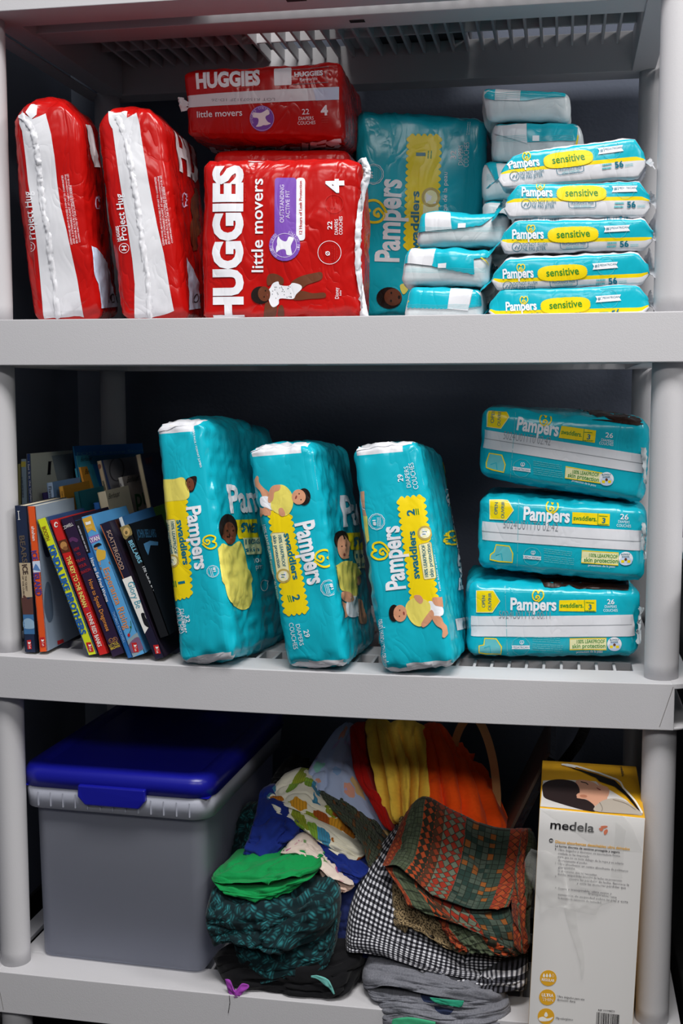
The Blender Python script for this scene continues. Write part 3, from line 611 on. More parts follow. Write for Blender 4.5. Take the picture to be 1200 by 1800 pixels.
# --- two red packs standing on the left with the white seam band
def red_upright(fit,label,seed,stripe,top,fin,hug,hugs,circ,fine,arts,bneg):
    b=Box(fit,r=.013,bulge=(.004,.004,.012),amp=.0022,scale=20,seed=seed,creases=.003,crumple=.006,dome=.36,bneg=bneg)
    t=empty_for(b,'diaper_pack',label,'diaper pack','red diaper packs standing on end')
    b.body('wrapper',[RED],t,.006)
    A=Art(b,0,140,3.3333)
    A.p('F',stripe,WHITEF,False,'seam_band',1); A.p('F',top,WHITEF,False,'seam_band',2)
    A.ribbon('F',fin,34,WHITEF,'seam_fin',.0018,seed,9,crinkle=.0024)
    A.t('F','Project Hug',*hug,40,WHITE,.01,'printed_lettering')
    A.t('F','HUGGIES',*hugs,16,WHITE,.02,'printed_lettering')
    A.ring('F',*circ,28,3,WHITE,'badge',3); A.t('F','H',circ[0]+12,circ[1]+14,circ[0]+12,circ[1]-14,26,WHITE,.03,'badge',3)
    for k,ln in enumerate(('LEARN MORE ABOUT HUGGIES SUPPORT TO COMMUNITIES','AND A SUSTAINABLE PLANET AT huggies.com/projecthug','EN SAVOIR PLUS SUR LE SOUTIEN DE HUGGIES POUR LES','COMMUNAUTÉS ET UNE PLANÈTE DURABLE')):
        x0,y0,x1,y1=fine; A.t('F',ln,x0+16*k,y0-4*k,x1+16*k,y1-4*k+(70 if k==3 else 0),11,WHITE,0,'fine_print',3,res=1)
    arts(A); A.done(t)
def artA(A):
    A.p('R',[(497,262),(525,268),(580,515),(550,512),(532,450)],WHITE,False,'brand_logo',2)
    A.p('R',[(532,955),(560,985),(620,1080),(690,1330),(592,1340),(575,1200),(555,1080)],PALEB,False,'printed_panel',1)
    A.t('R','100',632,1308,700,1308,55,INK,-.005,'printed_lettering')
    A.e('R',590,865,10,40,REDP,part='printed_panel')
    A.ring('R',566,720,9,5,LILAC,'printed_panel',2,ry=36)
red_upright('hugA','red diaper pack standing upright beside the left post',1,
 [(75,175),(130,300),(150,450),(165,600),(190,750),(215,950),(235,1150),(248,1300),(255,1410),(490,1410),(480,1330),(455,1180),(420,1020),(390,880),(355,740),(335,600),(320,450),(300,320),(268,198),(190,232)],
 [(145,98),(240,95),(222,140),(215,205),(185,232),(150,190)],
 [(125,205),(190,290),(215,400),(228,500),(240,620),(262,780),(285,900),(300,1050),(320,1200),(345,1400)],(209,935,184,655),(167,942,158,852),(178,980),(425,965,370,560),artA,.016)
def artB(A):
    A.t('R','HU',1048,520,1165,605,0,WHITE,.05,'brand_logo',2,(1012,288))
    A.p('R',[(1090,1040),(1130,1110),(1165,1200),(1172,1340),(1105,1350),(1100,1200)],PALEB,False,'printed_panel',1)
    A.t('R','100',1124,1308,1172,1308,55,INK,-.005,'printed_lettering')
    A.p('R',[(1120,660),(1150,650),(1160,780),(1150,950),(1125,1000),(1110,860)],BROWN,True,'baby_picture',2)
    A.ring('R',1075,705,10,5,LILAC,'printed_panel',2,ry=42)
red_upright('hugB','red diaper pack standing upright, second from the left post',2,
 [(637,180),(660,290),(685,470),(710,640),(745,850),(775,1050),(790,1200),(795,1410),(900,1410),(1020,1355),(990,1200),(960,1020),(920,850),(890,700),(855,500),(825,320),(800,195),(745,225),(700,180)],
 [(675,122),(742,118),(735,160),(745,225),(700,190)],
 [(690,215),(735,330),(765,480),(785,600),(810,750),(830,900),(850,1050),(868,1200),(885,1390)],(746,940,716,668),(706,948,695,858),(728,988),(965,970,915,570),artB,.007)
# --- big red pack facing front
def red_front():
    b=Box('hugC',r=.012,bulge=(.004,.006,.003),amp=.0022,scale=20,seed=3,creases=.002,crumple=.006)
    t=empty_for(b,'diaper_pack','large red diaper pack facing front with purple badge and crawling baby','diaper pack'); b.body('wrapper',[RED],t,.006)
    A=Art(b,300,90,3.3333)
    A.t('F','HUGGIES',418,1592,415,668,172,WHITE,.055,'brand_logo')
    A.t('F','little movers',542,1295,540,747,68,WHITE,.012,'printed_lettering'); A.e('F',545,738,5,5,REDP,part='printed_lettering')
    A.fine('F',438,880,434,735,1,0,0,6,REDP)
    A.rrect('F',[(735,742),(787,742),(787,1110),(730,1110)],WHITE,.4,'badge',1)
    A.rrect('F',[(610,742),(737,742),(735,1110),(608,1110)],PURP,.16,'badge',2)
    A.t('F','OUTSTANDING',663,1005,664,783,24,LILAC,.01,'badge',4); A.t('F','ACTIVE FIT',697,980,696,815,23,LILAC,.01,'badge',4)
    A.t('F','12 Hours of Leak Protection',770,1072,769,760,17,REDP,.012,'badge',4)
    A.e('F',668,1138,92,92,PURP,0,'badge',3); A.ring('F',668,1138,70,3,LILAC,'badge',5)
    diaper_icon(A,'F',668,1138,96,97)
    A.arc('F',"HUGGIES CURVED",668,1138,73,125,235,16,LILAC,'badge'); A.arc('F',"& STRETCHY FIT",668,1138,73,395,275,16,LILAC,'badge') if False else None
    A.arc('F',"& STRETCHY FIT",668,1138,73,-60,40,-16,LILAC,'badge') if False else None
    A.arc('F',"STRETCHY FIT",668,1138,73,285,380,15,LILAC,'badge')
    A.t('F','4',1012,830,1010,748,104,WHITE,.045,'size_label')
    A.ring('F',957,893,54,3,REDP,'size_label',3); A.fine('F',945,920,945,868,2,18,0,6,REDP)
    A.t('F','22',945,1045,945,997,27,WHITE,.01,'printed_lettering'); A.t('F','DIAPERS',980,1075,980,985,20,WHITE,.004,'printed_lettering'); A.t('F','COUCHES',1006,1075,1006,968,20,WHITE,.004,'printed_lettering')
    A.ring('F',930,1180,68,3,WHITE,'printed_seal',3); A.ring('F',930,1180,58,1.5,REDP,'printed_seal',3); A.t('F','Ø',932,1198,932,1172,26,WHITE,.02,'printed_seal'); A.fine('F',945,1225,945,1140,3,14,0,5,REDP)
    A.t('F','Disney',985,1450,982,1385,22,WHITE,.0,'printed_lettering'); A.t('F','baby',1000,1432,998,1400,11,WHITE,0,'printed_lettering')
    Pb='baby_picture'
    A.p('F',[(565,1465),(600,1500),(622,1490),(618,1540),(600,1575),(550,1585),(550,1500)],BROWN,True,Pb,1); A.p('F',[(632,1500),(655,1490),(665,1530),(660,1570),(630,1565)],BROWN,True,Pb,1)
    A.p('F',[(572,1375),(562,1340),(575,1308),(615,1305),(658,1330),(660,1362),(640,1368),(615,1350)],BROWN,True,Pb,1)
    A.p('F',[(705,1360),(760,1320),(850,1298),(880,1295),(890,1312),(878,1340),(800,1368),(765,1388)],BROWN,True,Pb,1)
    A.p('F',[(715,1452),(760,1405),(830,1418),(900,1415),(908,1440),(880,1448),(810,1452),(760,1458)],BROWN,True,Pb,1)
    A.p('F',[(585,1385),(600,1360),(630,1350),(640,1370),(690,1375),(715,1358),(760,1370),(767,1392),(735,1425),(715,1452),(640,1450),(632,1482),(600,1500),(578,1470),(570,1410)],WHITE,True,Pb,2)
    rnd=random.Random(4)
    for k in range(26): A.e('F',590+rnd.random()*125,1375+rnd.random()*78,2.6,2.6,INK,0,Pb,3,6)
    A.e('F',527,1430,56,52,HAIR,0,Pb,3); A.e('F',548,1422,36,44,BROWN,-8,Pb,4); A.e('F',556,1404,4,5,HAIR,0,Pb,5,8); A.e('F',548,1440,4,5,HAIR,0,Pb,5,8); A.e('F',568,1428,3,7,LIPS,0,Pb,5,8)
    A.p('F',[(455,628),(560,628),(558,640),(452,640)],WHITE,False,'printed_panel',1)
    A.ribbon('F',[(1125,630),(1150,690),(1148,740),(1118,850),(1100,1000),(1096,1150),(1100,1300),(1118,1450),(1140,1555)],40,WHITEF,'end_fin',.006,3,8,crinkle=.004)
    A.done(t)
red_front()
b=Box('hugC2',r=.012,bulge=(.003,.004,.003),amp=.002,seed=5); t=empty_for(b,'diaper_pack','red diaper pack hidden behind the big front-facing red one, only its top edge showing','diaper pack'); b.body('wrapper',[RED],t,.01)
def red_lying():
    b=Box('hugD',r=.009,bulge=(.004,.006,.006),amp=.003,scale=20,seed=6,creases=.002,crumple=.004)
    t=empty_for(b,'diaper_pack','red diaper pack lying flat on top of the other red packs','diaper pack'); b.body('wrapper',[RED],t,.006)
    A=Art(b,300,90,3.3333)
    A.t('F','HUGGIES',152,218,525,195,88,WHITE,.05,'brand_logo')
    A.fine('F',395,216,525,208,1,0,0,8,REDP)
    A.rrect('F',[(605,104),(708,98),(708,198),(607,203)],WHITE,.08,'printed_panel',1)
    A.s_('F',[(715,108),(925,92),(905,138),(922,183),(715,195)],3,GREYP,False,'printed_panel',2)
    A.t('F','HUGGIES',725,150,893,140,27,WHITE,.04,'printed_lettering'); A.t('F','Rewards',757,175,860,169,17,WHITE,.005,'printed_lettering')
    A.p('F',[(95,268),(400,238),(700,222),(985,210),(985,285),(700,295),(400,313),(105,333)],WHITEF,False,'seam_band',1)
    A.t('F','LOT R1507312F 1D-26',610,275,240,280,0,GREYP,-.005,'printed_lettering',3,(610,292))
    A.t('F','little movers',155,390,420,378,36,WHITE,.01,'printed_lettering')
    A.e('F',535,395,72,76,PURP,0,'badge',2); diaper_icon(A,'F',535,395,88,-12); A.arc('F',"HUGGIES CURVED",535,395,54,150,320,13,LILAC,'badge')
    A.ring('F',535,395,70,2,LILAC,'badge',3)
    A.t('F','22',770,372,812,370,32,WHITE,.005,'printed_lettering'); A.t('F','DIAPERS',750,405,838,402,20,WHITE,0,'printed_lettering'); A.t('F','COUCHES',745,432,848,428,20,WHITE,0,'printed_lettering')
    A.t('F','4',880,375,922,373,57,WHITE,.045,'size_label'); A.fine('F',880,392,925,390,1,0,0,4,REDP); A.fine('F',884,406,922,404,2,0,12,6,REDP)
    A.t('U','HUGGIES',240,592,1000,560,0,WHITE,.05,'brand_logo',2,(225,558))
    A.p('F',[(835,222),(985,212),(980,285),(850,290)],PALEB,False,'seam_band',2)
    A.ribbon('F',[(62,275),(68,310),(80,355)],30,WHITEF,'end_fin',.006,2,5,crinkle=.004)
    A.done(t)
red_lying()
# --- teal packs
def badge(A,f,cream,l1,l2,gc,gr,ang):
    A.rrect(f,cream,CREAM,.15,'leakproof_badge',2,GOLD,4)
    A.t(f,'100% LEAKPROOF',*l1,DTEAL,.012,'leakproof_badge',4); A.t(f,'skin protection',*l2,DTEAL,.012,'leakproof_badge',4)
    A.e(f,gc[0],gc[1],gr,gr,GOLD,0,'leakproof_badge',3); A.e(f,gc[0],gc[1],gr*.72,gr*.72,CREAM,0,'leakproof_badge',4); diaper_icon(A,f,gc[0],gc[1],gr*1.05,ang,WHITE,'leakproof_badge')
    A.s_(f,[(gc[0]-gr*.3,gc[1]-gr*.2),(gc[0]+gr*.25,gc[1]-gr*.2)],gr*.09,DTEAL,False,'leakproof_badge',6); A.s_(f,[(gc[0]-gr*.3,gc[1]+gr*.15),(gc[0]+gr*.1,gc[1]+gr*.15)],gr*.09,DTEAL,False,'leakproof_badge',6)
def seal(A,f,cx,cy,r,ang=0,txt='#1'):
    A.ring(f,cx,cy,r,r*.06,WHITE,'printed_seal',2,scal=10); A.ring(f,cx,cy,r*.88,r*.03,WHITE,'printed_seal',2)
def pam_E():
    b=Box('pamE',r=.014,bulge=(.004,.006,.003),amp=.0022,scale=16,seed=8,creases=.003,crumple=.007)
    t=empty_for(b,'diaper_pack','tall teal diaper pack facing front behind the wipes, upper shelf','diaper pack'); b.body('wrapper',[TEAL],t,.006)
    A=Art(b,600,140,4)
    A.t('F','Pampers',400,1283,418,705,168,WHITE,.03,'brand_logo'); A.heart('F',235,930,165,-78)
    A.scal('F',[(478,398),(688,400),(662,1185),(452,1190)],5,17,YEL)
    A.t('F','1',590,538,590,514,66,DTEAL,.0,'size_label'); A.fine('F',608,556,612,500,2,20,0,9,GRN)
    A.t('F','swaddlers',540,1240,545,785,56,DTEAL,.03,'size_label')
    A.p('F',[(575,880),(682,880),(676,1180),(560,1180)],CREAM,False,'leakproof_badge',2); A.e('F',628,828,66,70,GOLD,0,'leakproof_badge',3); A.e('F',628,828,46,50,CREAM,0,'leakproof_badge',4); diaper_icon(A,'F',628,832,72,90,WHITE,'leakproof_badge')
    A.t('F','protection de la peau',736,1098,744,652,30,WHITE,0,'printed_lettering')
    A.t('F','32',803,560,804,500,38,WHITE,.012,'printed_lettering'); A.t('F','DIAPERS',852,602,854,462,32,WHITE,-.008,'printed_lettering'); A.t('F','COUCHES',892,615,897,442,36,WHITE,-.008,'printed_lettering')
    A.fine('F',880,390,890,300,2,14,0,3,WHITE)
    seal(A,'F',225,665,68); A.t('F','#1',218,695,218,648,30,WHITE,.03,'printed_seal'); A.fine('F',235,710,235,625,3,14,0,4,LTEAL)
    A.e('F',335,1535,90,76,HAIR,0,'baby_picture',2); A.e('F',362,1530,62,60,BROWN,0,'baby_picture',3); A.e('F',350,1500,7,9,HAIR,0,'baby_picture',4,8); A.e('F',348,1555,7,9,HAIR,0,'baby_picture',4,8); A.e('F',405,1530,9,14,HAIR,0,'baby_picture',4,8)
    A.p('F',[(412,1445),(450,1435),(470,1470),(440,1510),(420,1490)],PALEY,True,'baby_picture',2)
    A.e('F',875,242,30,10,DTEAL,5,'printed_panel',2)
    A.done(t)
pam_E()
def pam_F():
    b=Box('pamF',r=.014,bulge=(.004,.004,.012),amp=.0022,scale=15,seed=9,creases=.003,crumple=.008)
    t=empty_for(b,'diaper_pack','teal diaper pack on end touching the books, leftmost of three','diaper pack','teal packs standing on end'); b.body('wrapper',[TEAL,WHITEF],t,.0045,lambda f,u,v: 1 if ((f=='T' and v<-b.a.y+.03 and abs(u)<b.a.x*.8) or (f=='F' and v>b.a.z-.013 and -.95*b.a.x<u<b.a.x*.55) or (f=='F' and v<-b.a.z+.007 and u>-b.a.x*.3) or (f=='U' and v<-b.a.y+.02)) else 0)
    A=Art(b,250,700,3.6,.0045)
    A.p('F',[(70,205),(85,160),(120,135),(180,122),(260,122),(340,135),(270,165),(200,185),(160,205),(110,212)],WHITEF,False,'folded_end',2)
    A.p('F',[(250,1690),(310,1640),(400,1620),(520,1605),(480,1630),(400,1690)],WHITEF,False,'folded_end',2)
    A.p('F',[(160,150),(200,128),(215,150),(180,165)],YEL,False,'folded_end',3)
    A.t('F','Pampers',281,690,336,1086,92,WHITE,.03,'brand_logo'); A.heart('F',425,910,90,82)
    A.scal('F',[(140,650),(272,635),(305,1250),(200,1275)],4,15,YEL)
    A.t('F','swaddlers',218,772,262,1055,40,DTEAL,.03,'size_label')
    badge(A,'F',[(138,770),(210,765),(232,1050),(165,1060)],(183,780,205,985,19),(150,790,172,985,21),(192,1030),42,82)
    A.t('F','1',227,1162,230,1178,44,DTEAL,.0,'size_label'); A.fine('F',200,1155,206,1195,2,12,0,6,GRN)
    A.t('F','32',272,1375,280,1420,26,WHITE,.012,'printed_lettering'); A.t('F','DIAPERS',240,1335,258,1470,24,WHITE,-.006,'printed_lettering'); A.t('F','COUCHES',213,1325,240,1490,24,WHITE,-.006,'printed_lettering')
    A.t('F','JUMBO PACK / FORMAT JUMBO',318,190,368,440,12,WHITE,0,'printed_lettering'); A.t('F','100% SANS FUITES protection de la peau',95,700,150,1170,15,WHITE,.005,'printed_lettering')
    A.fine('F',178,1315,220,1510,1,0,0,4,WHITE)
    seal(A,'F',447,1095,36); A.t('F','#1',448,1070,452,1098,16,WHITE,.03,'printed_seal'); A.fine('F',428,1075,440,1125,2,10,0,3,WHITE)
    Pb='baby_picture'
    A.p('F',[(85,530),(130,515),(200,512),(265,505),(300,600),(280,640),(200,650),(130,655),(88,625),(78,575)],PALEY,True,Pb,2)
    A.p('F',[(275,520),(300,500),(342,493),(345,530),(325,585),(298,592),(280,560)],HAIR,True,Pb,2); A.e('F',306,545,24,40,BROWN,-8,Pb,3); A.e('F',300,530,3,4,HAIR,0,Pb,4,8); A.e('F',302,560,3,4,HAIR,0,Pb,4,8)
    A.t('R','Pam',555,722,750,712,0,WHITE,.03,'brand_logo',3,(527,545))
    A.p('R',[(585,770),(720,765),(735,890),(610,890)],YEL,False,'size_label',1); A.t('R','swa',625,845,725,848,60,DTEAL,.03,'size_label')
    A.p('R',[(632,885),(740,880),(750,985),(658,990)],CREAM,False,'leakproof_badge',2); A.t('R','100%',648,925,740,920,32,DTEAL,.01,'leakproof_badge',4); A.t('R','skin',648,972,735,968,30,DTEAL,.01,'leakproof_badge',4)
    A.t('R','100',705,1042,750,1036,28,WHITE,.01,'printed_lettering'); A.t('R','prot',715,1082,755,1078,26,WHITE,.0,'printed_lettering')
    A.ring('R',768,1185,22,4,WHITE,'printed_seal',2,ry=34)
    A.p('R',[(500,920),(555,938),(610,905),(640,960),(665,1080),(690,1200),(688,1290),(655,1335),(600,1330),(545,1270),(520,1180),(500,1080),(485,1000)],PALEY,True,Pb,2)
    A.e('R',540,820,58,88,HAIR,-5,Pb,3); A.e('R',548,855,40,72,BROWN,-5,Pb,4); A.e('R',532,838,6,6,HAIR,0,Pb,5,8); A.e('R',570,838,6,6,HAIR,0,Pb,5,8); A.e('R',556,884,9,7,LIPS,0,Pb,5,8)
    A.p('T',[(362,95),(430,98),(448,122),(390,115)],YEL,False,'printed_panel',1)
    A.done(t)
pam_F()
def white_ends(A,top,bot):
    A.p('F',top,WHITEF,False,'folded_end',2); A.p('F',bot,WHITEF,False,'folded_end',2)
def pam_G():
    b=Box('pamG',r=.013,bulge=(.004,.003,.006),amp=.002,scale=15,seed=10,creases=.003,crumple=.008)
    t=empty_for(b,'diaper_pack','teal diaper pack on end leaning left, middle one of three','diaper pack','teal packs standing on end'); b.body('wrapper',[TEAL,WHITEF],t,.0045,lambda f,u,v: 1 if ((f=='T' and v<-b.a.y+.03 and abs(u)<b.a.x*.8) or (f=='F' and v>b.a.z-.013 and -.95*b.a.x<u<b.a.x*.55) or (f=='F' and v<-b.a.z+.007 and u>-b.a.x*.3) or (f=='U' and v<-b.a.y+.02)) else 0)
    A=Art(b,420,740,3.9115,.0045)
    white_ends(A,[(42,190),(100,168),(230,152),(300,150),(420,150),(290,168),(180,185),(48,208)],[(345,1700),(500,1690),(640,1670),(745,1650),(690,1690),(560,1712),(420,1715)])
    A.t('F','Pampers',386,706,478,1130,135,WHITE,.03,'brand_logo'); A.heart('F',578,945,125,80)
    A.scal('F',[(212,628),(348,640),(468,1310),(325,1330)],4,16,YEL)
    A.t('F','swaddlers',308,775,375,1092,46,DTEAL,.03,'size_label')
    badge(A,'F',[(222,770),(318,765),(350,1060),(265,1075)],(270,785,302,1003,23),(233,788,268,1008,25),(307,1065),50,80)
    A.t('F','2',365,1200,374,1240,52,DTEAL,.03,'size_label'); A.fine('F',335,1198,348,1245,2,14,0,7,GRN)
    A.t('F','29',443,1440,455,1490,36,WHITE,.012,'printed_lettering'); A.t('F','DIAPERS',390,1400,420,1545,28,WHITE,-.006,'printed_lettering'); A.t('F','COUCHES',343,1390,378,1570,30,WHITE,-.006,'printed_lettering')
    A.t('F','JUMBO PACK / FORMAT JUMBO',483,180,540,475,13,WHITE,0,'printed_lettering'); A.t('F','100% SANS FUITES protection de la peau',165,715,258,1215,19,WHITE,.005,'printed_lettering')
    A.fine('F',290,1375,328,1600,1,0,0,4,WHITE)
    seal(A,'F',617,1147,53); A.t('F','#1',620,1118,634,1160,22,WHITE,.03,'printed_seal'); A.fine('F',588,1125,605,1190,3,10,-3,3,WHITE)
    Pb='baby_picture'
    A.p('F',[(108,440),(105,420),(122,380),(136,385),(140,420),(165,455),(205,490),(195,522),(165,522),(145,480)],SKIN,True,Pb,2)
    A.p('F',[(130,600),(142,590),(165,600),(190,580),(215,600),(218,645),(180,650),(168,642),(152,662),(138,655)],SKIN,True,Pb,2)
    A.p('F',[(150,525),(200,520),(235,560),(235,612),(195,597),(155,580)],WHITE,True,Pb,3)
    A.p('F',[(200,545),(210,480),(235,445),(285,440),(278,475),(245,490),(238,535),(215,562)],SKIN,True,Pb,5)
    A.p('F',[(215,500),(245,480),(280,438),(330,455),(368,510),(372,580),(342,640),(300,650),(230,612),(218,560)],PALEY,True,Pb,4)
    A.p('F',[(275,605),(300,598),(320,640),(302,656),(278,642)],SKIN,True,Pb,5)
    A.e('F',448,520,45,58,HAIR,0,Pb,4); A.e('F',412,522,48,52,SKIN,0,Pb,5); A.e('F',394,524,6,13,LIPS,20,Pb,6,12); A.e('F',415,500,4,5,HAIR,0,Pb,6,8); A.e('F',428,540,4,5,HAIR,0,Pb,6,8)
    A.t('R','Pam',712,722,880,690,0,WHITE,.03,'brand_logo',3,(688,512))
    A.p('R',[(735,770),(840,765),(860,890),(765,885)],YEL,False,'size_label',1); A.t('R','swa',780,862,865,850,66,DTEAL,.03,'size_label')
    A.p('R',[(788,890),(865,885),(875,1010),(810,1015)],CREAM,False,'leakproof_badge',2); A.t('R','100%',800,945,872,938,32,DTEAL,.01,'leakproof_badge',4); A.t('R','skin',806,1000,870,995,32,DTEAL,.01,'leakproof_badge',4)
    A.p('R',[(668,1010),(700,970),(760,965),(815,1010),(830,1050),(800,1100),(815,1190),(780,1205),(700,1165),(680,1100)],PALEY,True,Pb,3)
    A.e('R',698,812,50,60,HAIR,0,Pb,3); A.e('R',712,868,42,82,SKIN,-4,Pb,4); A.e('R',718,920,8,11,LIPS,0,Pb,5,10); A.e('R',700,862,5,5,HAIR,0,Pb,5,8); A.e('R',728,856,5,5,HAIR,0,Pb,5,8)
    A.p('R',[(795,1080),(822,1065),(832,1110),(808,1130)],SKIN,True,Pb,4); A.p('R',[(700,1178),(750,1175),(785,1210),(770,1245),(708,1232)],SKIN,True,Pb,4)
    A.p('R',[(735,1245),(800,1195),(815,1250),(815,1330),(780,1350),(738,1330)],WHITE,True,Pb,3)
    A.p('R',[(805,1235),(840,1230),(856,1300),(874,1340),(870,1390),(828,1390),(815,1330)],SKIN,True,Pb,2); A.p('R',[(706,1235),(745,1260),(745,1340),(724,1355)],SKIN,False,Pb,2)
    A.done(t)
pam_G()
def pam_H():
    b=Box('pamH',r=.013,bulge=(.006,.003,.005),amp=.002,scale=15,seed=11,creases=.003,crumple=.007)
    t=empty_for(b,'diaper_pack','teal diaper pack on end beside the flat stack, rightmost of three','diaper pack','teal packs standing on end'); b.body('wrapper',[TEAL,WHITEF],t,.0045,lambda f,u,v: 1 if ((f=='T' and v<-b.a.y+.03 and abs(u)<b.a.x*.8) or (f=='F' and v>b.a.z-.013 and -.95*b.a.x<u<b.a.x*.55) or (f=='F' and v<-b.a.z+.007 and u>-b.a.x*.3) or (f=='U' and v<-b.a.y+.02)) else 0)
    A=Art(b,600,740,3.9115,.0045)
    white_ends(A,[(80,170),(180,140),(280,132),(500,140),(400,152),(200,192),(88,196)],[(400,1735),(520,1690),(640,1665),(765,1655),(680,1690),(560,1735)])
    A.p('F',[(195,140),(290,135),(295,142),(200,150)],PURP,False,'folded_end',3)
    A.t('F','Pampers',440,1152,393,718,135,WHITE,.03,'brand_logo'); A.heart('F',268,895,125,-82)
    A.scal('F',[(395,537),(555,520),(650,1230),(490,1240)],4,16,YEL)
    A.t('F','2',505,648,500,605,54,DTEAL,.03,'size_label'); A.fine('F',518,645,512,602,2,14,0,7,GRN)
    A.t('F','swaddlers',538,1082,503,755,50,DTEAL,.03,'size_label')
    badge(A,'F',[(530,850),(612,830),(650,1080),(568,1090)],(598,1070,574,850,24),(635,1070,606,842,26),(573,770),50,-82)
    A.t('F','100% SANS FUITES protection de la peau',692,1165,630,630,21,WHITE,.005,'printed_lettering')
    A.t('F','29',425,415,420,365,36,WHITE,.012,'printed_lettering'); A.t('F','DIAPERS',480,455,458,310,30,WHITE,-.006,'printed_lettering'); A.t('F','COUCHES',530,465,492,285,33,WHITE,-.006,'printed_lettering')
    A.fine('F',588,468,535,248,1,0,0,4,WHITE)
    A.t('F','JUMBO PACK / FORMAT JUMBO',312,1660,280,1358,13,WHITE,0,'printed_lettering')
    seal(A,'F',243,692,53); A.t('F','#1',238,718,235,680,22,WHITE,.03,'printed_seal'); A.fine('F',250,725,248,662,3,10,0,3,WHITE)
    Pb='baby_picture'
    A.p('F',[(112,490),(158,482),(163,600),(130,590)],SKIN,False,Pb,2); A.p('F',[(108,488),(128,487),(150,600),(162,605),(160,612),(135,600)],WHITE,False,Pb,3); A.p('F',[(136,650),(178,655),(193,820),(168,845)],PALEY,False,Pb,2); A.p('F',[(130,595),(163,605),(175,655),(138,652)],SKIN,False,Pb,2)
    A.p('F',[(500,1200),(540,1198),(562,1230),(545,1257),(512,1232)],SKIN,True,Pb,5)
    A.p('F',[(440,1290),(470,1230),(530,1215),(600,1245),(612,1300),(578,1350),(545,1412),(482,1382)],PALEY,True,Pb,4)
    A.p('F',[(550,1392),(590,1330),(620,1298),(637,1335),(602,1392),(562,1418)],SKIN,True,Pb,5)
    A.p('F',[(597,1245),(640,1245),(692,1280),(692,1335),(622,1342)],WHITE,True,Pb,3)
    A.p('F',[(625,1215),(690,1210),(716,1193),(724,1230),(716,1277),(686,1277),(640,1262)],SKIN,True,Pb,4); A.p('F',[(622,1345),(680,1345),(702,1390),(738,1420),(735,1450),(710,1487),(692,1482),(690,1432),(650,1402)],SKIN,True,Pb,4)
    A.e('F',362,1320,36,58,HAIR,0,Pb,4); A.e('F',404,1322,46,58,SKIN,0,Pb,5); A.e('F',430,1322,6,13,LIPS,-10,Pb,6,12); A.e('F',402,1300,4,5,HAIR,0,Pb,6,8); A.e('F',400,1342,4,5,HAIR,0,Pb,6,8)
    A.p('R',[(692,283),(718,283),(785,700),(850,1120),(848,1160),(815,1000),(760,700)],YEL,False,'size_label',1)
    A.t('R','Pampers',830,1155,765,590,0,WHITE,.03,'brand_logo',3,(785,1165)); A.heart('R',745,805,100,-85)
    A.p('R',[(778,1362),(868,1345),(874,1420),(792,1440)],WHITEF,False,'printed_panel',1); A.ring('R',705,530,16,4,WHITE,'printed_seal',2,ry=60)
    A.done(t)
pam_H()
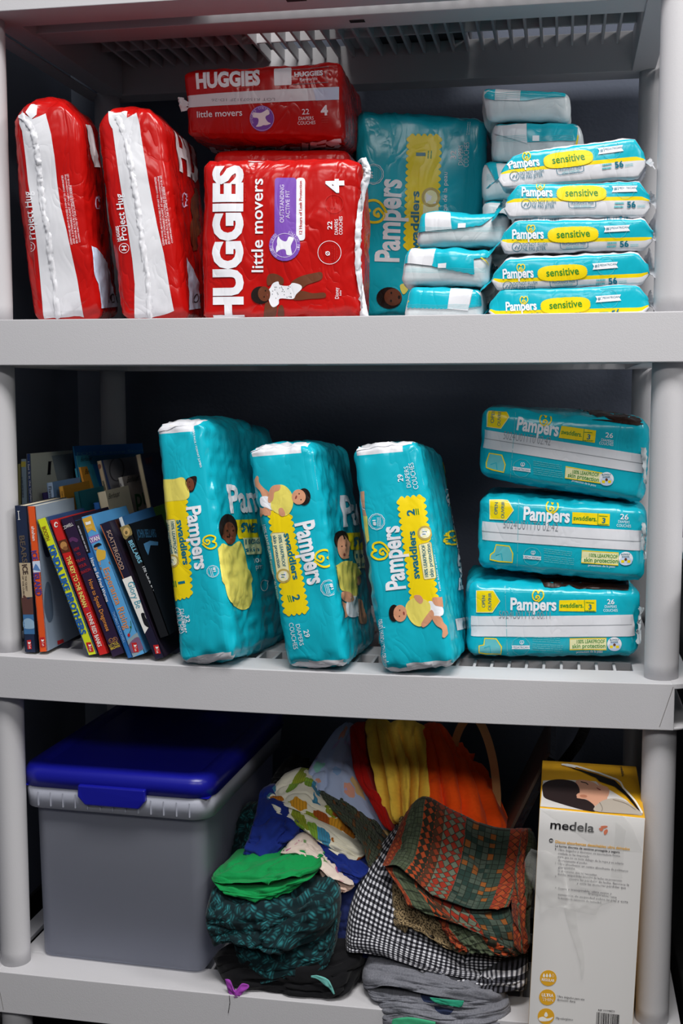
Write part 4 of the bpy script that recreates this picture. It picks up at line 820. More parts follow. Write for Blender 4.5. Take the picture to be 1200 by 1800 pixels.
# --- three flat teal packs stacked at the right
def pam_flat(fit,seed,label,band,seam,pam,heart,yq,div,sw,n3,hexp,op,ou,n26,dia,cou,dot,dotx,icon,ped,cream,l1,l2,ic,hairs,perf):
    b=Box(fit,r=.015,bulge=(.003,.004,.004),amp=.0022,scale=15,seed=seed,creases=.002,crumple=.007)
    t=empty_for(b,'diaper_pack',label,'diaper pack','teal packs stacked flat'); b.body('wrapper',[TEAL],t,.006)
    A=Art(b,800,700,3)
    A.p('F',band,WHITEF,False,'seam_band',1); A.s_('F',seam,3.5,GREYP,False,'seam_band',2)
    A.t('F','Pampers',*pam,WHITE,.03,'brand_logo'); A.heart('F',*heart,5)
    A.p('F',yq,YEL,False,'size_label',2); A.s_('F',div,3,GRN,False,'size_label',3); A.t('F','swaddlers.',*sw,GRN,.02,'size_label',4); A.t('F','3',*n3,DTEAL,.03,'size_label',4)
    A.fine('F',n3[0]-15,n3[1]-36,n3[0]+30,n3[1]-33,1,0,0,4,GRN,4); A.fine('F',n3[0]-20,n3[1]+8,n3[0]+35,n3[1]+10,1,0,0,4,GRN,4)
    A.p('F',hexp,YEL,False,'opening_label',2); A.s_('F',hexp,4,CREAM,True,'opening_label',3); A.t('F','OPEN',*op,DTEAL,.005,'opening_label',4); A.t('F','OUVRIR',*ou,DTEAL,.005,'opening_label',4)
    A.t('F','26',*n26,WHITE,.012,'printed_lettering'); A.t('F','DIAPERS',*dia,WHITE,-.005,'printed_lettering'); A.t('F','COUCHES',*cou,WHITE,-.005,'printed_lettering')
    A.t('F',dot,*dotx,GREYP,-.012,'printed_lettering',4)
    A.p('F',icon,LTEAL,False,'printed_panel',2); A.s_('F',icon,6,YEL,True,'printed_panel',3)
    mx=sum(p[0] for p in icon)/len(icon); my=sum(p[1] for p in icon)/len(icon); A.s_('F',[(mx-25,my+5),(mx+5,my-5),(mx+10,my+32)],4,TEAL,False,'printed_panel',4)
    (px,py,pw,sl)=ped
    A.ring('F',px,py,45,2,LTEAL,'printed_seal',2,scal=9); A.p('F',[(px-48,py-2-sl),(px+48,py-2+sl),(px+44,py+7+sl),(px+48,py+16+sl),(px-48,py+16-sl),(px-44,py+7-sl)],WHITE,False,'printed_seal',3); A.t('F','PEDIATRICIAN',px-40,py+13-sl*.8,px+40,py+13+sl*.8,11,DTEAL,.005,'printed_seal',4); A.heart('F',px+5,py-18,22,0,WHITE,'printed_seal')
    A.fine('F',px+62,py-46+sl*1.5,px+210,py-38+sl*4,3,0,10,3,LTEAL,2,seed); A.fine('F',px+62,py-10+sl*1.5,px+220,py-2+sl*4,4,0,10,3,LTEAL,2,seed+1)
    A.p('F',cream,CREAM,False,'leakproof_badge',2); A.s_('F',cream,5,YEL,True,'leakproof_badge',3)
    A.t('F','100% LEAKPROOF',*l1,GRN,.012,'leakproof_badge',4); A.t('F','skin protection',*l2,GRN,.012,'leakproof_badge',4)
    A.t('F','protection de la peau',l2[0]+22,l2[1]+24,l2[2]-15,l2[3]+24,11,WHITE,.0,'printed_lettering',4)
    A.e('F',ic[0],ic[1],38,36,WHITE,0,'leakproof_badge',3); A.e('F',ic[0],ic[1]+14,34,22,PALEB,0,'leakproof_badge',4); A.t('F','BLOWOUT',ic[0]-24,ic[1]-18,ic[0]+24,ic[1]-18,9,DTEAL,.02,'leakproof_badge',5); A.t('F','BARRIER',ic[0]-20,ic[1]-6,ic[0]+20,ic[1]-6,8,DTEAL,.02,'leakproof_badge',5)
    A.p('F',[(ic[0]-24,ic[1]+8),(ic[0]-8,ic[1]+8),(ic[0]-8,ic[1]+22),(ic[0]-24,ic[1]+22)],YEL,False,'leakproof_badge',5); A.p('F',[(ic[0]+8,ic[1]+8),(ic[0]+24,ic[1]+8),(ic[0]+24,ic[1]+22),(ic[0]+8,ic[1]+22)],YEL,False,'leakproof_badge',5)
    A.e('F',ic[0],ic[1]+4,7,8,BROWN,0,'leakproof_badge',6,10)
    for f,h in hairs: A.p(f,h,BROWND,False,'baby_picture',1)
    A.fine('F',*perf,1,0,0,2.5,LTEAL)
    A.ribbon('F',[(1000-(15 if fit!='pamK' else 18),band[1][1]-40),(990 if fit!='pamK' else 965,band[1][1]+40),(995 if fit!='pamK' else 968,band[1][1]+150)],26,MILK,'end_fin',.006,seed,6,crinkle=.004)
    A.done(t)
pam_flat('pamK',12,'teal diaper pack lying flat on the shelf, bottom of the stack of three',[(65,1140),(935,1140),(965,1245),(65,1245)],[(70,1193),(930,1193)],(290,1114,532,1118,64),(435,1042,62),[(548,1065),(742,1062),(742,1125),(546,1122)],[(680,1063),(682,1124)],(553,1103,675,1103,24),(702,1112,718,1112,26),[(112,1015),(200,1015),(235,1070),(195,1128),(112,1128)],(157,1102,157,1040,17),(190,1117,190,1025,17),(800,1085,838,1085,26),(787,1105,850,1105,14),(780,1125,855,1125,14),'5024U011T0 00:11',(230,1160,500,1163,40),[(155,1265),(215,1268),(243,1310),(240,1348),(160,1345),(125,1340),(125,1305),(150,1300)],(345,1305,0,0),[(603,1268),(795,1265),(795,1325),(603,1325)],(640,1292,788,1290,19),(616,1317,790,1315,22),(838,1295),
 [('T',[(430,950),(560,950),(690,955),(910,965),(915,1000),(690,1000),(600,985),(480,990)])],(262,990,275,1370))
pam_flat('pamJ',13,'teal diaper pack lying flat, middle of the stack of three',[(110,648),(1005,695),(1005,798),(110,745)],[(115,700),(1000,750)],(358,640,602,655,70),(510,575,66),[(617,600),(815,610),(812,672),(615,660)],[(752,606),(750,668)],(622,642,745,648,24),(772,656,790,658,27),[(182,537),(275,540),(307,590),(270,640),(182,637)],(222,612,225,550,17),(258,632,260,545,17),(868,637,912,640,28),(858,656,918,661,14),(850,677,925,682,15),'5024U011T0 02:42',(252,684,540,702,42),[(215,772),(285,780),(303,820),(300,865),(230,860),(183,850),(185,825),(205,810)],(405,833,0,4),[(668,803),(860,815),(858,880),(664,866)],(705,836,855,844,19),(678,861,856,869,22),(898,845),[],(335,510,325,930))
pam_flat('pamI',14,'teal diaper pack lying tilted, topmost of the stack of three',[(110,160),(995,298),(990,395),(103,255)],[(108,205),(990,345)],(322,165,542,200,68),(475,117,64),[(560,145),(742,170),(735,235),(545,208)],[(680,160),(672,226)],(558,187,665,204,24),(692,215,710,218,27),[(178,70),(270,65),(283,100),(240,160),(168,150)],(203,132,210,70,17),(238,147,243,75,17),(790,205,830,210,26),(768,225,832,236,14),(758,243,832,252,15),'5024U011T0 02:42',(252,215,500,250,42),[(180,290),(245,300),(263,350),(255,390),(200,378),(165,365),(165,340)],(350,368,0,6),[(582,360),(775,395),(770,448),(578,420)],(617,396,755,413,19),(592,414,755,441,22),(797,425),
 [('F',[(715,92),(850,100),(990,122),(960,145),(860,132),(750,118)]),('T',[(560,60),(700,60),(990,110),(985,121),(720,88)])],(320,60,290,420))
# ------------------------------------------------------------------ wipes packs
def wipes_side(fit,seed,label,org,rot,sx=1.0,tops=()):
    b=Box(fit,r=.006,bulge=(0,.003,.002),amp=.0016,scale=22,seed=seed,creases=.002,crumple=.004,pinch=(0,.86,-.15,.62))
    t=empty_for(b,'wipes_pack',label,'baby wipes','side-facing packs of wipes')
    A=Art(b,820,140,3.1579,.006)
    c,sn=math.cos(math.radians(rot)),math.sin(math.radians(rot))
    def xf(x,y):
        dx,dy=(x-305)*sx,y-640; return (org[0]+dx*c-dy*sn,org[1]+dx*sn+dy*c)
    A.xf=xf
    vl=A.uv('F',620,664)[1]; vl=max(-b.a.z*.7,min(b.a.z*.7,vl)); yw=.0022
    def mf(f,u,v):
        if f in 'T': return 2
        if f=='U': return 2
        if f in 'FB': return 0 if v>vl+yw else (1 if v>vl-yw else 2)
        return 0 if v>vl else 2
    b.body('wrapper',[TEAL,YEL,WHITEF],t,.005,mf,(vl+yw,vl-yw))
    A.t('F','Pampers',305,646,478,648,50,WHITE,.03,'brand_logo'); A.heart('F',408,592,46,5)
    pts=[]
    for k in range(96):
        a=2*PI*k/96; co,si=math.cos(a),math.sin(a); q=1+.02*math.cos(a*48)
        pts.append((637+138*q*(abs(co)**.55)*(1 if co>0 else -1),632+44*q*(abs(si)**.75)*(1 if si>0 else -1)))
    A.p('F',pts,YEL,False,'size_label',2); A.t('F','sensitive',548,648,730,645,38,GRN,.012,'size_label',4)
    A.ring('F',330,690,26,3,DTEAL,'printed_seal',2); A.s_('F',[(318,700),(328,684),(338,702),(345,682)],5,DTEAL,False,'printed_seal',3)
    A.t('F','DO NOT FLUSH',362,690,495,689,20,DTEAL,0,'printed_lettering'); A.t('F','NE PAS JETER',362,713,487,713,20,DTEAL,0,'printed_lettering')
    A.t('F','FRAGRANCE FREE',577,692,705,691,13,DTEAL,.005,'printed_lettering'); A.t('F','SANS PARFUM',595,708,690,707,11,LTEAL,0,'printed_lettering'); A.s_('F',[(565,676),(568,706),(580,712),(706,710),(716,703),(716,674)],3,DTEAL,False,'printed_panel',2)
    A.p('F',[(805,590),(947,588),(938,605),(947,622),(805,625),(814,607)],WHITE,False,'printed_seal',3); A.t('F','#1',818,614,842,613,18,DTEAL,.02,'printed_seal',4); A.t('F','PEDIATRICIAN',846,608,938,606,11,DTEAL,.01,'printed_seal',4); A.ring('F',880,607,50,1.6,LTEAL,'printed_seal',2,scal=12)
    A.t('F','56',890,710,938,708,34,DTEAL,.03,'printed_lettering'); A.fine('F',822,686,872,685,2,-4,20,9,LTEAL,2); A.fine('F',946,698,990,697,2,0,9,3,LTEAL,2)
    A.xf=None
    for tx in tops: A.t('T',*tx,DTEAL,0,'printed_lettering')
    A.done(t)
    # lid on top
    lid=MB(); n=28
    for zz,k in ((b.a.z-.004,1.0),(b.a.z+.001,1.0),(b.a.z+.003,.9)):
        for i in range(n):
            an=2*PI*i/n; cx,sy=math.cos(an),math.sin(an)
            p=b.warp(Vector((.05*k*abs(cx)**.5*(1 if cx>0 else -1),.005+.03*k*abs(sy)**.5*(1 if sy>0 else -1),zz))); lid.v.append(tuple(p))
    for j in range(2):
        for i in range(n): lid.f.append((j*n+i,j*n+(i+1)%n,(j+1)*n+(i+1)%n,(j+1)*n+i)); lid.mi.append(0)
    lid.f.append(tuple(2*n+i for i in range(n))); lid.mi.append(0)
    lid.build('lid',TEAL,t,True)
    # crimped fins at both ends
    for sgn in (-1,1):
        V=[];F=[];nu,nv=6,22; rnd=random.Random(seed*7+sgn)
        for j in range(nv+1):
            y=-b.a.y*.95+2*b.a.y*.95*j/nv; tip=.013+(.0012 if j%2 else 0)
            for i in range(nu+1):
                x=sgn*(b.a.x-.004+tip*i/nu); z=-.15*b.a.z*.62+(.005*noise.noise(Vector((y*40,i*.3,seed)))*2+(.004 if sgn>0 else -.003)+y*.34)*(i/nu)
                z+=.0005*(1 if i%2 else -1)
                V.append(b.warp(Vector((x,y,z))))
        for j in range(nv):
            for i in range(nu): F.append((j*(nu+1)+i,j*(nu+1)+i+1,(j+1)*(nu+1)+i+1,(j+1)*(nu+1)+i))
        meshobj('end_fin',V,F,WHITEF if sgn>0 else TEAL,t)
for a in [('w5',21,'teal wipes pack at the bottom of the right-hand stack, half hidden by the lip',(217,1278),-3),('w4',22,'teal wipes pack second from the bottom of the right-hand stack',(200,1098),-3.2,1.0,(('NE PAS JETER',710,956,895,948,13),)),('w3',23,'teal wipes pack in the middle of the right-hand stack of five',(252,878),-1.8,1.02,(('DO NOT FLUSH',318,781,512,774,15),('NE PAS JETER',765,772,950,764,15))),('w2',24,'teal wipes pack second from the top of the right-hand stack',(305,640),0),('w1',25,'teal wipes pack tilted up on top of the right-hand stack of five',(235,488),-6.6)]: wipes_side(*a)
def wipes_end(fit,seed,label,ox,oy,sc,flaps,yel=(),qr=None,group='wipes packs turned end-on',bz=.002):
    b=Box(fit,r=.011,bulge=(.001,.004,bz),amp=.003,scale=30,seed=seed,creases=.003,crumple=.003)
    t=empty_for(b,'wipes_pack',label,'baby wipes',group)
    b.body('wrapper',[MILK,TEAL],t,.005,lambda f,u,v: 1 if f in 'T' else 0)
    A=Art(b,ox,oy,sc,.004)
    for pts,m in flaps: A.p('F',pts,m,False,'end_fin',8)
    for pts in yel: A.s_('F',pts,7,YEL,False,'end_fin',10)
    if qr: A.p('F',qr,WHITE,False,'end_fin',12)
    # crimp lines
    xs=[p[0] for pts,m in flaps for p in pts]; ys=[p[1] for pts,m in flaps for p in pts]
    if flaps:
        x0,x1,y1=min(xs)+18,max(xs)-25,max(ys)
        for k in range(4): A.s_('F',[(x0+(x1-x0)*i/6,y1-14-k*9-(4*math.sin(i*2+seed))+(0 if seed else 0)) for i in range(7)],1.6,LTEAL,False,'crimp_lines',11)
    A.done(t)
def serr(a,b,n=22,h=5):
    return [(a[0]+(b[0]-a[0])*i/n,a[1]+(b[1]-a[1])*i/n+(h if i%2 else 0)) for i in range(n+1)]
wipes_end('v3',31,'wipes pack turned end-on at the lip, lowest of three before the tall teal pack',600,140,4,[([(430,1590),(485,1425),(560,1425),(772,1462)]+serr((745,1610),(430,1600)),TEAL),([(772,1462),(880,1450),(925,1485),(890,1625),(745,1612)],WHITEF),([(905,1575),(928,1485),(1000,1530),(1000,1590),(892,1605)],TEAL)],[[(425,1605),(455,1570),(482,1555)]])
wipes_end('v2',32,'wipes pack turned end-on, middle of three before the tall teal pack',600,140,4,[([(405,1300),(435,1240),(490,1165),(470,1290)],TEAL),([(490,1165),(668,1160),(640,1310),(465,1292)],WHITEF),([(665,1180),(1035,1180),(1035,1250),(930,1262)]+serr((935,1370),(635,1310),12),TEAL)],[[(980,1252),(1010,1275),(1030,1310)]],[(680,1295),(738,1290),(735,1325),(678,1325)])
wipes_end('v1',33,'wipes pack turned end-on, topmost of three before the tall teal pack',600,140,4,[([(518,1080),(545,930),(592,932),(590,1068)],TEAL),([(590,935),(768,932),(775,1050),(590,1070)],WHITEF),([(770,932),(1165,940),(1080,962)]+serr((990,1022),(775,1052),10),TEAL)],[[(515,1088),(550,1080)]],[(820,1012),(875,1010),(872,1042),(818,1045)])
G2='wipes packs stacked end-on at the back'
wipes_end('x1',34,'wipes pack at the very top of the back stack, near the shelf above',820,140,3.1579,[([(85,85),(160,50),(155,115),(100,105)],TEAL),([(160,50),(300,55),(295,118),(155,115)],WHITEF),([(300,55),(550,75),(545,97),(420,102),(330,118),(295,118)],TEAL)],(),None,G2,-.007)
wipes_end('x2',35,'wipes pack second from the top of the back stack',820,140,3.1579,[([(150,270),(332,240),(335,355),(155,300)],WHITEF),([(333,240),(560,240),(612,270),(605,340),(335,348)],TEAL)],[[(605,365),(612,310)]],[(365,312),(402,312),(402,342),(365,342)],G2)
wipes_end('x3',36,'wipes pack third from the top of the back stack, mostly hidden',820,140,3.1579,[([(95,440),(160,450),(180,560),(165,570)],TEAL)],(),None,G2)
wipes_end('x4',37,'wipes pack fourth from the top of the back stack, one corner showing',820,140,3.1579,[],(),None,G2)
for k,fk in enumerate(('x5','x6')): wipes_end(fk,38+k,'wipes pack hidden at the bottom of the back stack','' or 820,140,3.1579,[],(),None,G2)
# ------------------------------------------------------------------ books
PAGES=mat('page_edges','#D8CFB8',.85,.2,bump=(700,.3,0,2))
def hexbox(b,V,F,MI,x0,x1,y0,y1,z0,z1,mi):
    k=len(V)
    for x in(x0,x1):
        for y in(y0,y1):
            for z in(z0,z1): V.append(b.warp(Vector((x,y,z))))
    for q in ((0,1,3,2),(4,6,7,5),(0,4,5,1),(2,3,7,6),(0,2,6,4),(1,5,7,3)): F.append(tuple(k+i for i in q)); MI.append(mi)
def book(fit,label,spine,cover=None,arts=None,zoom=(0,760,3.75),group='books in the front row',worn=None,cat='book'):
    b=Box(fit,r=.0006); a=b.a; t=empty_for(b,'book',label,cat,group)
    w=min(.0012,a.x*.3); V=[];F=[];MI=[]
    ms=[pm(spine),pm(cover or spine)]
    hexbox(b,V,F,MI,-a.x,a.x,-a.y,-a.y+.0012,-a.z,a.z,0)
    hexbox(b,V,F,MI,a.x-w,a.x,-a.y,a.y,-a.z,a.z,1); hexbox(b,V,F,MI,-a.x,-a.x+w,-a.y,a.y,-a.z,a.z,1)
    cov=meshobj('cover',V,F,ms,t,MI,False)
    V=[];F=[];MI=[]; hexbox(b,V,F,MI,-a.x+w,a.x-w,-a.y+.0012,a.y-.001,-a.z+.001,a.z-.001,0); meshobj('page_block',V,F,PAGES,t,MI,False)
    if arts:
        A=Art(b,*zoom,grid=.05); A.base=.0002; arts(A); A.done(cov,False)
    return t
PW,PR_,PK=pm('#F2F0EA'),pm('#C01F22'),pm('#15151A')
def mark(A,x0,y0,x1,y1,wd=32):
    """red publisher mark"""
    dx=(x1-x0); A.p('F',[(x0,y0),(x0+wd,y0-3),(x1+wd,y1-3),(x1,y1)],PR_,False,'publisher_mark',2)
    cx,cy=(x0+x1+wd)/2,(y0+y1)/2; A.p('F',[(cx-9,cy-20),(cx,cy-16),(cx+9,cy-21),(cx+8,cy-9),(cx,cy-5),(cx-8,cy-8)],PW,False,'publisher_mark',3); A.s_('F',[(cx-6,cy+2),(cx+12,cy+1)],2,PW,False,'publisher_mark',3); A.t('F','S',cx-2,cy+24,cx+10,cy+22,14,PW,0,'publisher_mark',3)
def a1(A):
    A.p('F',[(127,860),(211,860),(218,1085),(146,1090)],pm('#B9A88C'),False,'spine_picture',1); A.p('F',[(140,1090),(160,1070),(185,1100),(218,1085),(226,1200),(152,1200)],pm('#5A3A35'),False,'spine_picture',2); A.p('F',[(152,1195),(226,1195),(232,1330),(160,1330)],pm('#3F6E9C'),False,'spine_picture',1); A.p('F',[(156,1240),(190,1225),(228,1250),(230,1290),(160,1290)],pm('#8FB0C8'),True,'spine_picture',2)
    A.t('F','BEARS',128,682,150,862,34,pm('#5C5148'),.02,'spine_title'); A.t('F','ICE',146,872,155,938,34,pm('#4A3A34'),.03,'spine_title'); A.t('F','THE QUEST',165,945,172,1045,11,pm('#4A3A34'),.01,'spine_title'); A.t('F','OF THE CUBS',146,945,153,1070,11,pm('#4A3A34'),.01,'spine_title')
    A.s_('F',[(122,520),(126,575)],4,PW,False,'spine_title',2); A.s_('F',[(115,520),(130,519)],3,PW,False,'spine_title',2); A.s_('F',[(119,575),(134,574)],3,PW,False,'spine_title',2)
    mark(A,178,1370,184,1430,26)
book('b1','navy paperback with a misty mountain spine beside the left post','#1F2A44','#171C2C',a1)
def a2(A):
    A.p('F',[(214,850),(262,846),(270,920),(221,925)],pm('#C9D6EA'),False,'spine_picture',1); A.p('F',[(218,905),(235,865),(250,880),(268,915)],pm('#5E86BE'),False,'spine_picture',2)
    A.t('F','shahan',207,620,217,715,20,PW,.01,'spine_title'); A.t('F','ICE',207,782,217,845,36,pm('#4A3C8C'),.03,'spine_title'); A.t('F','ISLAND',222,928,240,1078,38,pm('#4A3C8C'),.03,'spine_title'); mark(A,263,1352,270,1415,30)
    A.p('R',[(375,1375),(415,1362),(420,1385),(380,1400)],PR_,False,'cover_picture',2); A.p('R',[(300,1000),(330,1010),(350,1200),(320,1250),(290,1150)],pm('#55667A'),True,'cover_picture',1); A.p('R',[(270,640),(330,600),(360,760),(300,820)],pm('#33405C'),True,'cover_picture',1)
book('b2','orange paperback with purple lettering and a grey wintry cover','#E0551F','#8F9EB0',a2)
def a3(A):
    A.t('F','BOOTH',276,625,306,715,27,pm('#8A5A1C'),.02,'spine_title'); A.t('F','KINDA LIKE BROTHERS',318,752,535,1335,42,pm('#1F5EA8'),.05,'spine_title'); mark(A,566,1385,586,1448,34)
book('b3','yellow-green paperback with bold blue spine lettering','#D6E022','#27406E',a3)
def a4(A):
    A.e('F',370,608,13,18,PW,0,'publisher_mark',2); A.e('F',372,608,7,11,pm('#C9211E'),0,'publisher_mark',3); A.e('F',378,608,6,6,pm('#C9211E'),0,'publisher_mark',4)
    A.p('F',[(383,717),(440,700),(466,785),(412,797)],pm('#5B2E17'),False,'spine_picture',1); A.e('F',420,745,22,26,pm('#B9854C'),0,'spine_picture',2); A.e('F',432,765,16,14,pm('#8A5A34'),0,'spine_picture',3)
    A.t('F','THE KEY TO THE INDIAN',436,822,552,1155,28,pm('#EFE27A'),.025,'spine_title'); A.t('F','LYNNE REID BANKS',572,1195,648,1415,27,PW,.015,'spine_title'); A.s_('F',[(565,1160),(580,1157),(584,1172),(569,1175)],2,pm('#7E4A9C'),True,'spine_title',2)
book('b4','bright red paperback with a small picture panel and yellow title','#C9211E','#A01816',a4)
def a5(A):
    RD=pm('#A5222A'); A.t('F','COWELL',418,642,486,612,22,PW,.0,'spine_title')
    for w,x0,y0,x1,y1 in (('HOW',492,785,527,770),('TO',512,815,534,806),('TRAIN',508,862,562,840),('YOUR',524,897,574,876),('DRAGON',534,938,600,908)): A.t('F',w,x0,y0,x1,y1,20,RD,.02,'spine_title')
    A.p('F',[(455,705),(480,690),(515,705),(505,725),(480,715),(465,725)],pm('#5A2E5C'),True,'spine_picture',1)
    A.t('F','How to Speak Dragonese',581,975,702,1312,27,pm('#D98A3C'),.01,'spine_title'); A.ring('F',732,1372,14,2.5,pm('#C98A4C'),'publisher_mark'); A.ring('F',759,1364,14,2.5,pm('#C98A4C'),'publisher_mark'); A.t('F','L',727,1378,737,1375,13,pm('#C98A4C'),0,'publisher_mark'); A.t('F','B',754,1370,764,1367,13,pm('#C98A4C'),0,'publisher_mark')
    A.t('F','LITTLE,',723,1415,785,1392,17,pm('#E0C23C'),.01,'publisher_mark'); A.t('F','BROWN',733,1435,793,1412,17,pm('#E0C23C'),.01,'publisher_mark')
book('b5','thick dark purple paperback with orange and red lettering','#2A1A38','#1A1226',a5)
def a6(A):
    A.p('F',[(489,587),(537,571),(598,790),(572,800)],PK,False,'spine_picture',1); A.t('F','DANCE IN USA',512,612,572,790,14,pm('#C9C9CC'),.0,'spine_title') if False else A.fine('F',515,615,578,785,1,0,0,9,pm('#9A9AA2'))
    A.t('F','How to Eat Fried Worms',594,832,702,1118,21,PW,.01,'spine_title'); A.t('F','THOMAS ROCKWELL',738,1185,815,1388,17,pm('#8FB8E0'),.005,'spine_title')
book('b6','thin blue paperback with a black top on its spine','#2566A8','#1C4F86',a6)
def a7(A):
    A.p('F',[(540,572),(602,548),(636,655),(603,640),(578,664)],pm('#D9A93A'),False,'publisher_mark',1); A.p('F',[(562,592),(580,590),(596,582),(600,602),(583,608),(568,612)],PW,False,'publisher_mark',2); A.t('F','GOLD',573,640,608,628,13,pm('#F0D890'),0,'publisher_mark')
    A.p('F',[(583,692),(650,668),(664,708),(596,737)],pm('#8F6BB8'),False,'spine_picture',1); A.t('F','RYAN',590,730,660,705,30,PW,.02,'spine_title')
    A.p('F',[(645,895),(722,850),(730,868),(655,912)],pm('#8A6A4A'),False,'spine_picture',1); A.p('F',[(640,772),(672,775),(695,782),(694,830),(668,842),(650,852),(636,815)],pm('#D9B040'),True,'spine_picture',2); A.e('F',632,762,12,13,pm('#C98A5A'),0,'spine_picture',3); A.p('F',[(620,745),(650,728),(672,738),(655,748),(632,758),(622,760)],PK,True,'spine_picture',4); A.s_('F',[(640,845),(625,860)],5,pm('#C98A5A'),False,'spine_picture',2); A.s_('F',[(660,845),(662,875)],5,pm('#C98A5A'),False,'spine_picture',2)
    A.t('F','Esperanza Rising',680,900,822,1300,40,pm('#D98A4C'),.01,'spine_title')
    A.p('F',[(838,1372),(880,1335),(930,1310),(965,1455),(870,1484)],pm('#8FA0A8'),False,'spine_picture',1); A.p('F',[(850,1400),(900,1350),(945,1370),(955,1420),(860,1455)],pm('#7A5A78'),True,'spine_picture',2)
    A.s_('F',[(862,1240),(865,1290),(850,1330)],4,pm('#2E6A3A'),False,'spine_picture',3,True); A.e('F',850,1335,9,11,PR_,0,'spine_picture',4); A.e('F',862,1282,7,5,pm('#2E6A3A'),30,'spine_picture',4)
    mark(A,866,1387,882,1450,34)
book('b7','sky-blue paperback with a gold ribbon and running girl on its spine','#5AA3D8','#4A8CC0',a7)
def a8(A):
    A.p('F',[(806,968),(868,945),(982,1280),(945,1330)],PW,False,'spine_picture',1); A.t('F','SCATTERGOOD',703,650,797,908,27,pm('#B89A88'),.01,'spine_title'); A.t('F','Glory Be',840,992,900,1162,42,pm('#3F9AB0'),.0,'spine_title'); A.p('F',[(930,1195),(950,1190),(958,1215),(970,1240),(985,1285),(955,1270),(940,1235)],PK,True,'spine_picture',2); A.s_('F',[(663,612),(815,965)],5,pm('#B8683A'),False,'spine_picture',1); mark(A,1010,1402,1026,1460,34)
book('b8','dark plum paperback with a white lower spine and crouching figure','#1C1830','#241C2C',a8)
def a9(A):
    A.p('F',[(800,760),(845,770),(900,930),(870,940)],pm('#8E3A2A'),False,'spine_picture',1); A.p('F',[(860,900),(905,900),(930,990),(900,1010)],pm('#C46A2A'),False,'spine_picture',1)
book('b9','slim brown and rust paperback between the plum and white spines','#4A2C22','#3A2018',a9)
def a10(A):
    A.p('F',[(905,900),(925,895),(1045,1325),(1010,1335)],PW,False,'spine_picture',1); A.t('F',"NEW YEAR'S EVE NIGHTMARE",925,1030,993,1252,13,PK,.03,'spine_title'); A.p('F',[(1000,1283),(1022,1277),(1032,1320),(1010,1328)],PR_,False,'publisher_mark',2); A.p('F',[(845,775),(870,770),(905,930),(880,935)],pm('#A8323A'),False,'spine_picture',1)
book('b10','slim paperback with a pale blue top and white lower spine','#C9D3DA','#2A5A88',a10)
def a11(A):
    A.p('F',[(788,640),(815,612),(850,612),(872,668),(850,685),(825,705)],pm('#8A7A4A'),True,'spine_picture',1); A.e('F',835,655,22,28,pm('#C9A86A'),0,'spine_picture',2); A.e('F',833,660,9,12,pm('#6A5A3A'),0,'spine_picture',3)
    A.t('F','BELLAIRS',846,718,915,865,27,pm('#7FC0D8'),.02,'spine_title'); A.t('F','The Curse of the Blue Figurine',935,882,1105,1215,24,pm('#D8DDE0'),.0,'spine_title')
    A.t('R','JOHN BELLAIRS',905,695,1030,690,0,pm('#2E5A78'),.02,'cover_title',2,(895,640)); A.p('R',[(945,735),(985,715),(1040,722),(1040,745),(990,745),(975,810),(955,770)],pm('#4A7FA8'),False,'cover_picture',1)
book('b11','black paperback with pale blue spine lettering leaning on the teal pack','#131519','#0E1218',a11)
GB='books in the back row'
Z2=(20,780,4.4444)
def kb(fit,label,spine,cover=None,arts=None): book(fit,label,spine,cover,arts,Z2,GB)
kb('k1','slim olive book at the far left of the back row','#8A8450')
def c2(A): A.p('F',[(72,140),(112,138),(113,180),(73,182)],pm('#C9B84A'),False,'spine_picture',1); A.fine('F',82,260,92,420,1,0,0,12,pm('#5A6A78'))
kb('k2','pale blue-grey book second in the back row','#8FA3B0','#9AA8AE',c2)
def c3(A): A.t('F','I See It in the Garden',128,140,150,452,13,PW,.01,'spine_title'); A.t('R','I',280,240,303,238,0,PK,.02,'cover_title',2,(287,140)); A.s_('R',[(276,238),(308,235)],4,PK,False,'cover_title',2); A.s_('R',[(285,140),(318,138)],4,PK,False,'cover_title',2)
kb('k3','large picture book with a navy spine and pale cover','#27407A','#E4E8D8',c3)
kb('k4','dark olive book leaning on the pale picture book','#4A4A2C','#2A2C20')
kb('k5','purple hardback low in the back row','#2E1F55')
def c6(A): A.t('F','Flaming Cart',290,335,315,560,24,PK,.005,'spine_title'); A.p('R',[(340,420),(400,400),(410,560),(350,560)],pm('#7A9AC0'),True,'cover_picture',1)
kb('k6','light blue book with handwritten style black spine lettering','#A8C0DC','#7EA8DA',c6)
def c7(A): A.t('F','Garden',390,372,405,455,13,pm('#6A4A1C'),.01,'spine_title'); A.e('F',406,480,9,14,pm('#2E5A8C'),0,'spine_picture',2); A.t('F','Johnson' if False else 'Tales',418,500,432,560,13,pm('#6A4A1C'),.01,'spine_title') if False else A.fine('F',424,505,436,560,1,0,0,10,pm('#6A4A1C'))
kb('k7','slim golden yellow book beside the light blue one','#DCA23C','#B8842A',c7)
def c7b(A):
    A.p('R',[(430,345),(470,330),(500,360),(498,440),(470,470),(435,440),(425,390)],pm('#1F6E78'),True,'cover_picture',1); A.p('R',[(445,370),(485,360),(490,450),(455,460)],pm('#6A7FB8'),False,'cover_picture',2); A.e('R',445,320,20,22,pm('#8A2A1C'),0,'cover_picture',2); A.e('R',480,540,22,26,pm('#A83A24'),0,'cover_picture',2); A.e('R',500,345,14,16,pm('#B84A2C'),0,'cover_picture',3)
kb('k7b','dark rust-red book with a teal wreath on its cover','#5A2A1C','#7A3426',c7b)
kb('k8','dark teal book at the middle of the back row','#12505A','#1A6A78')
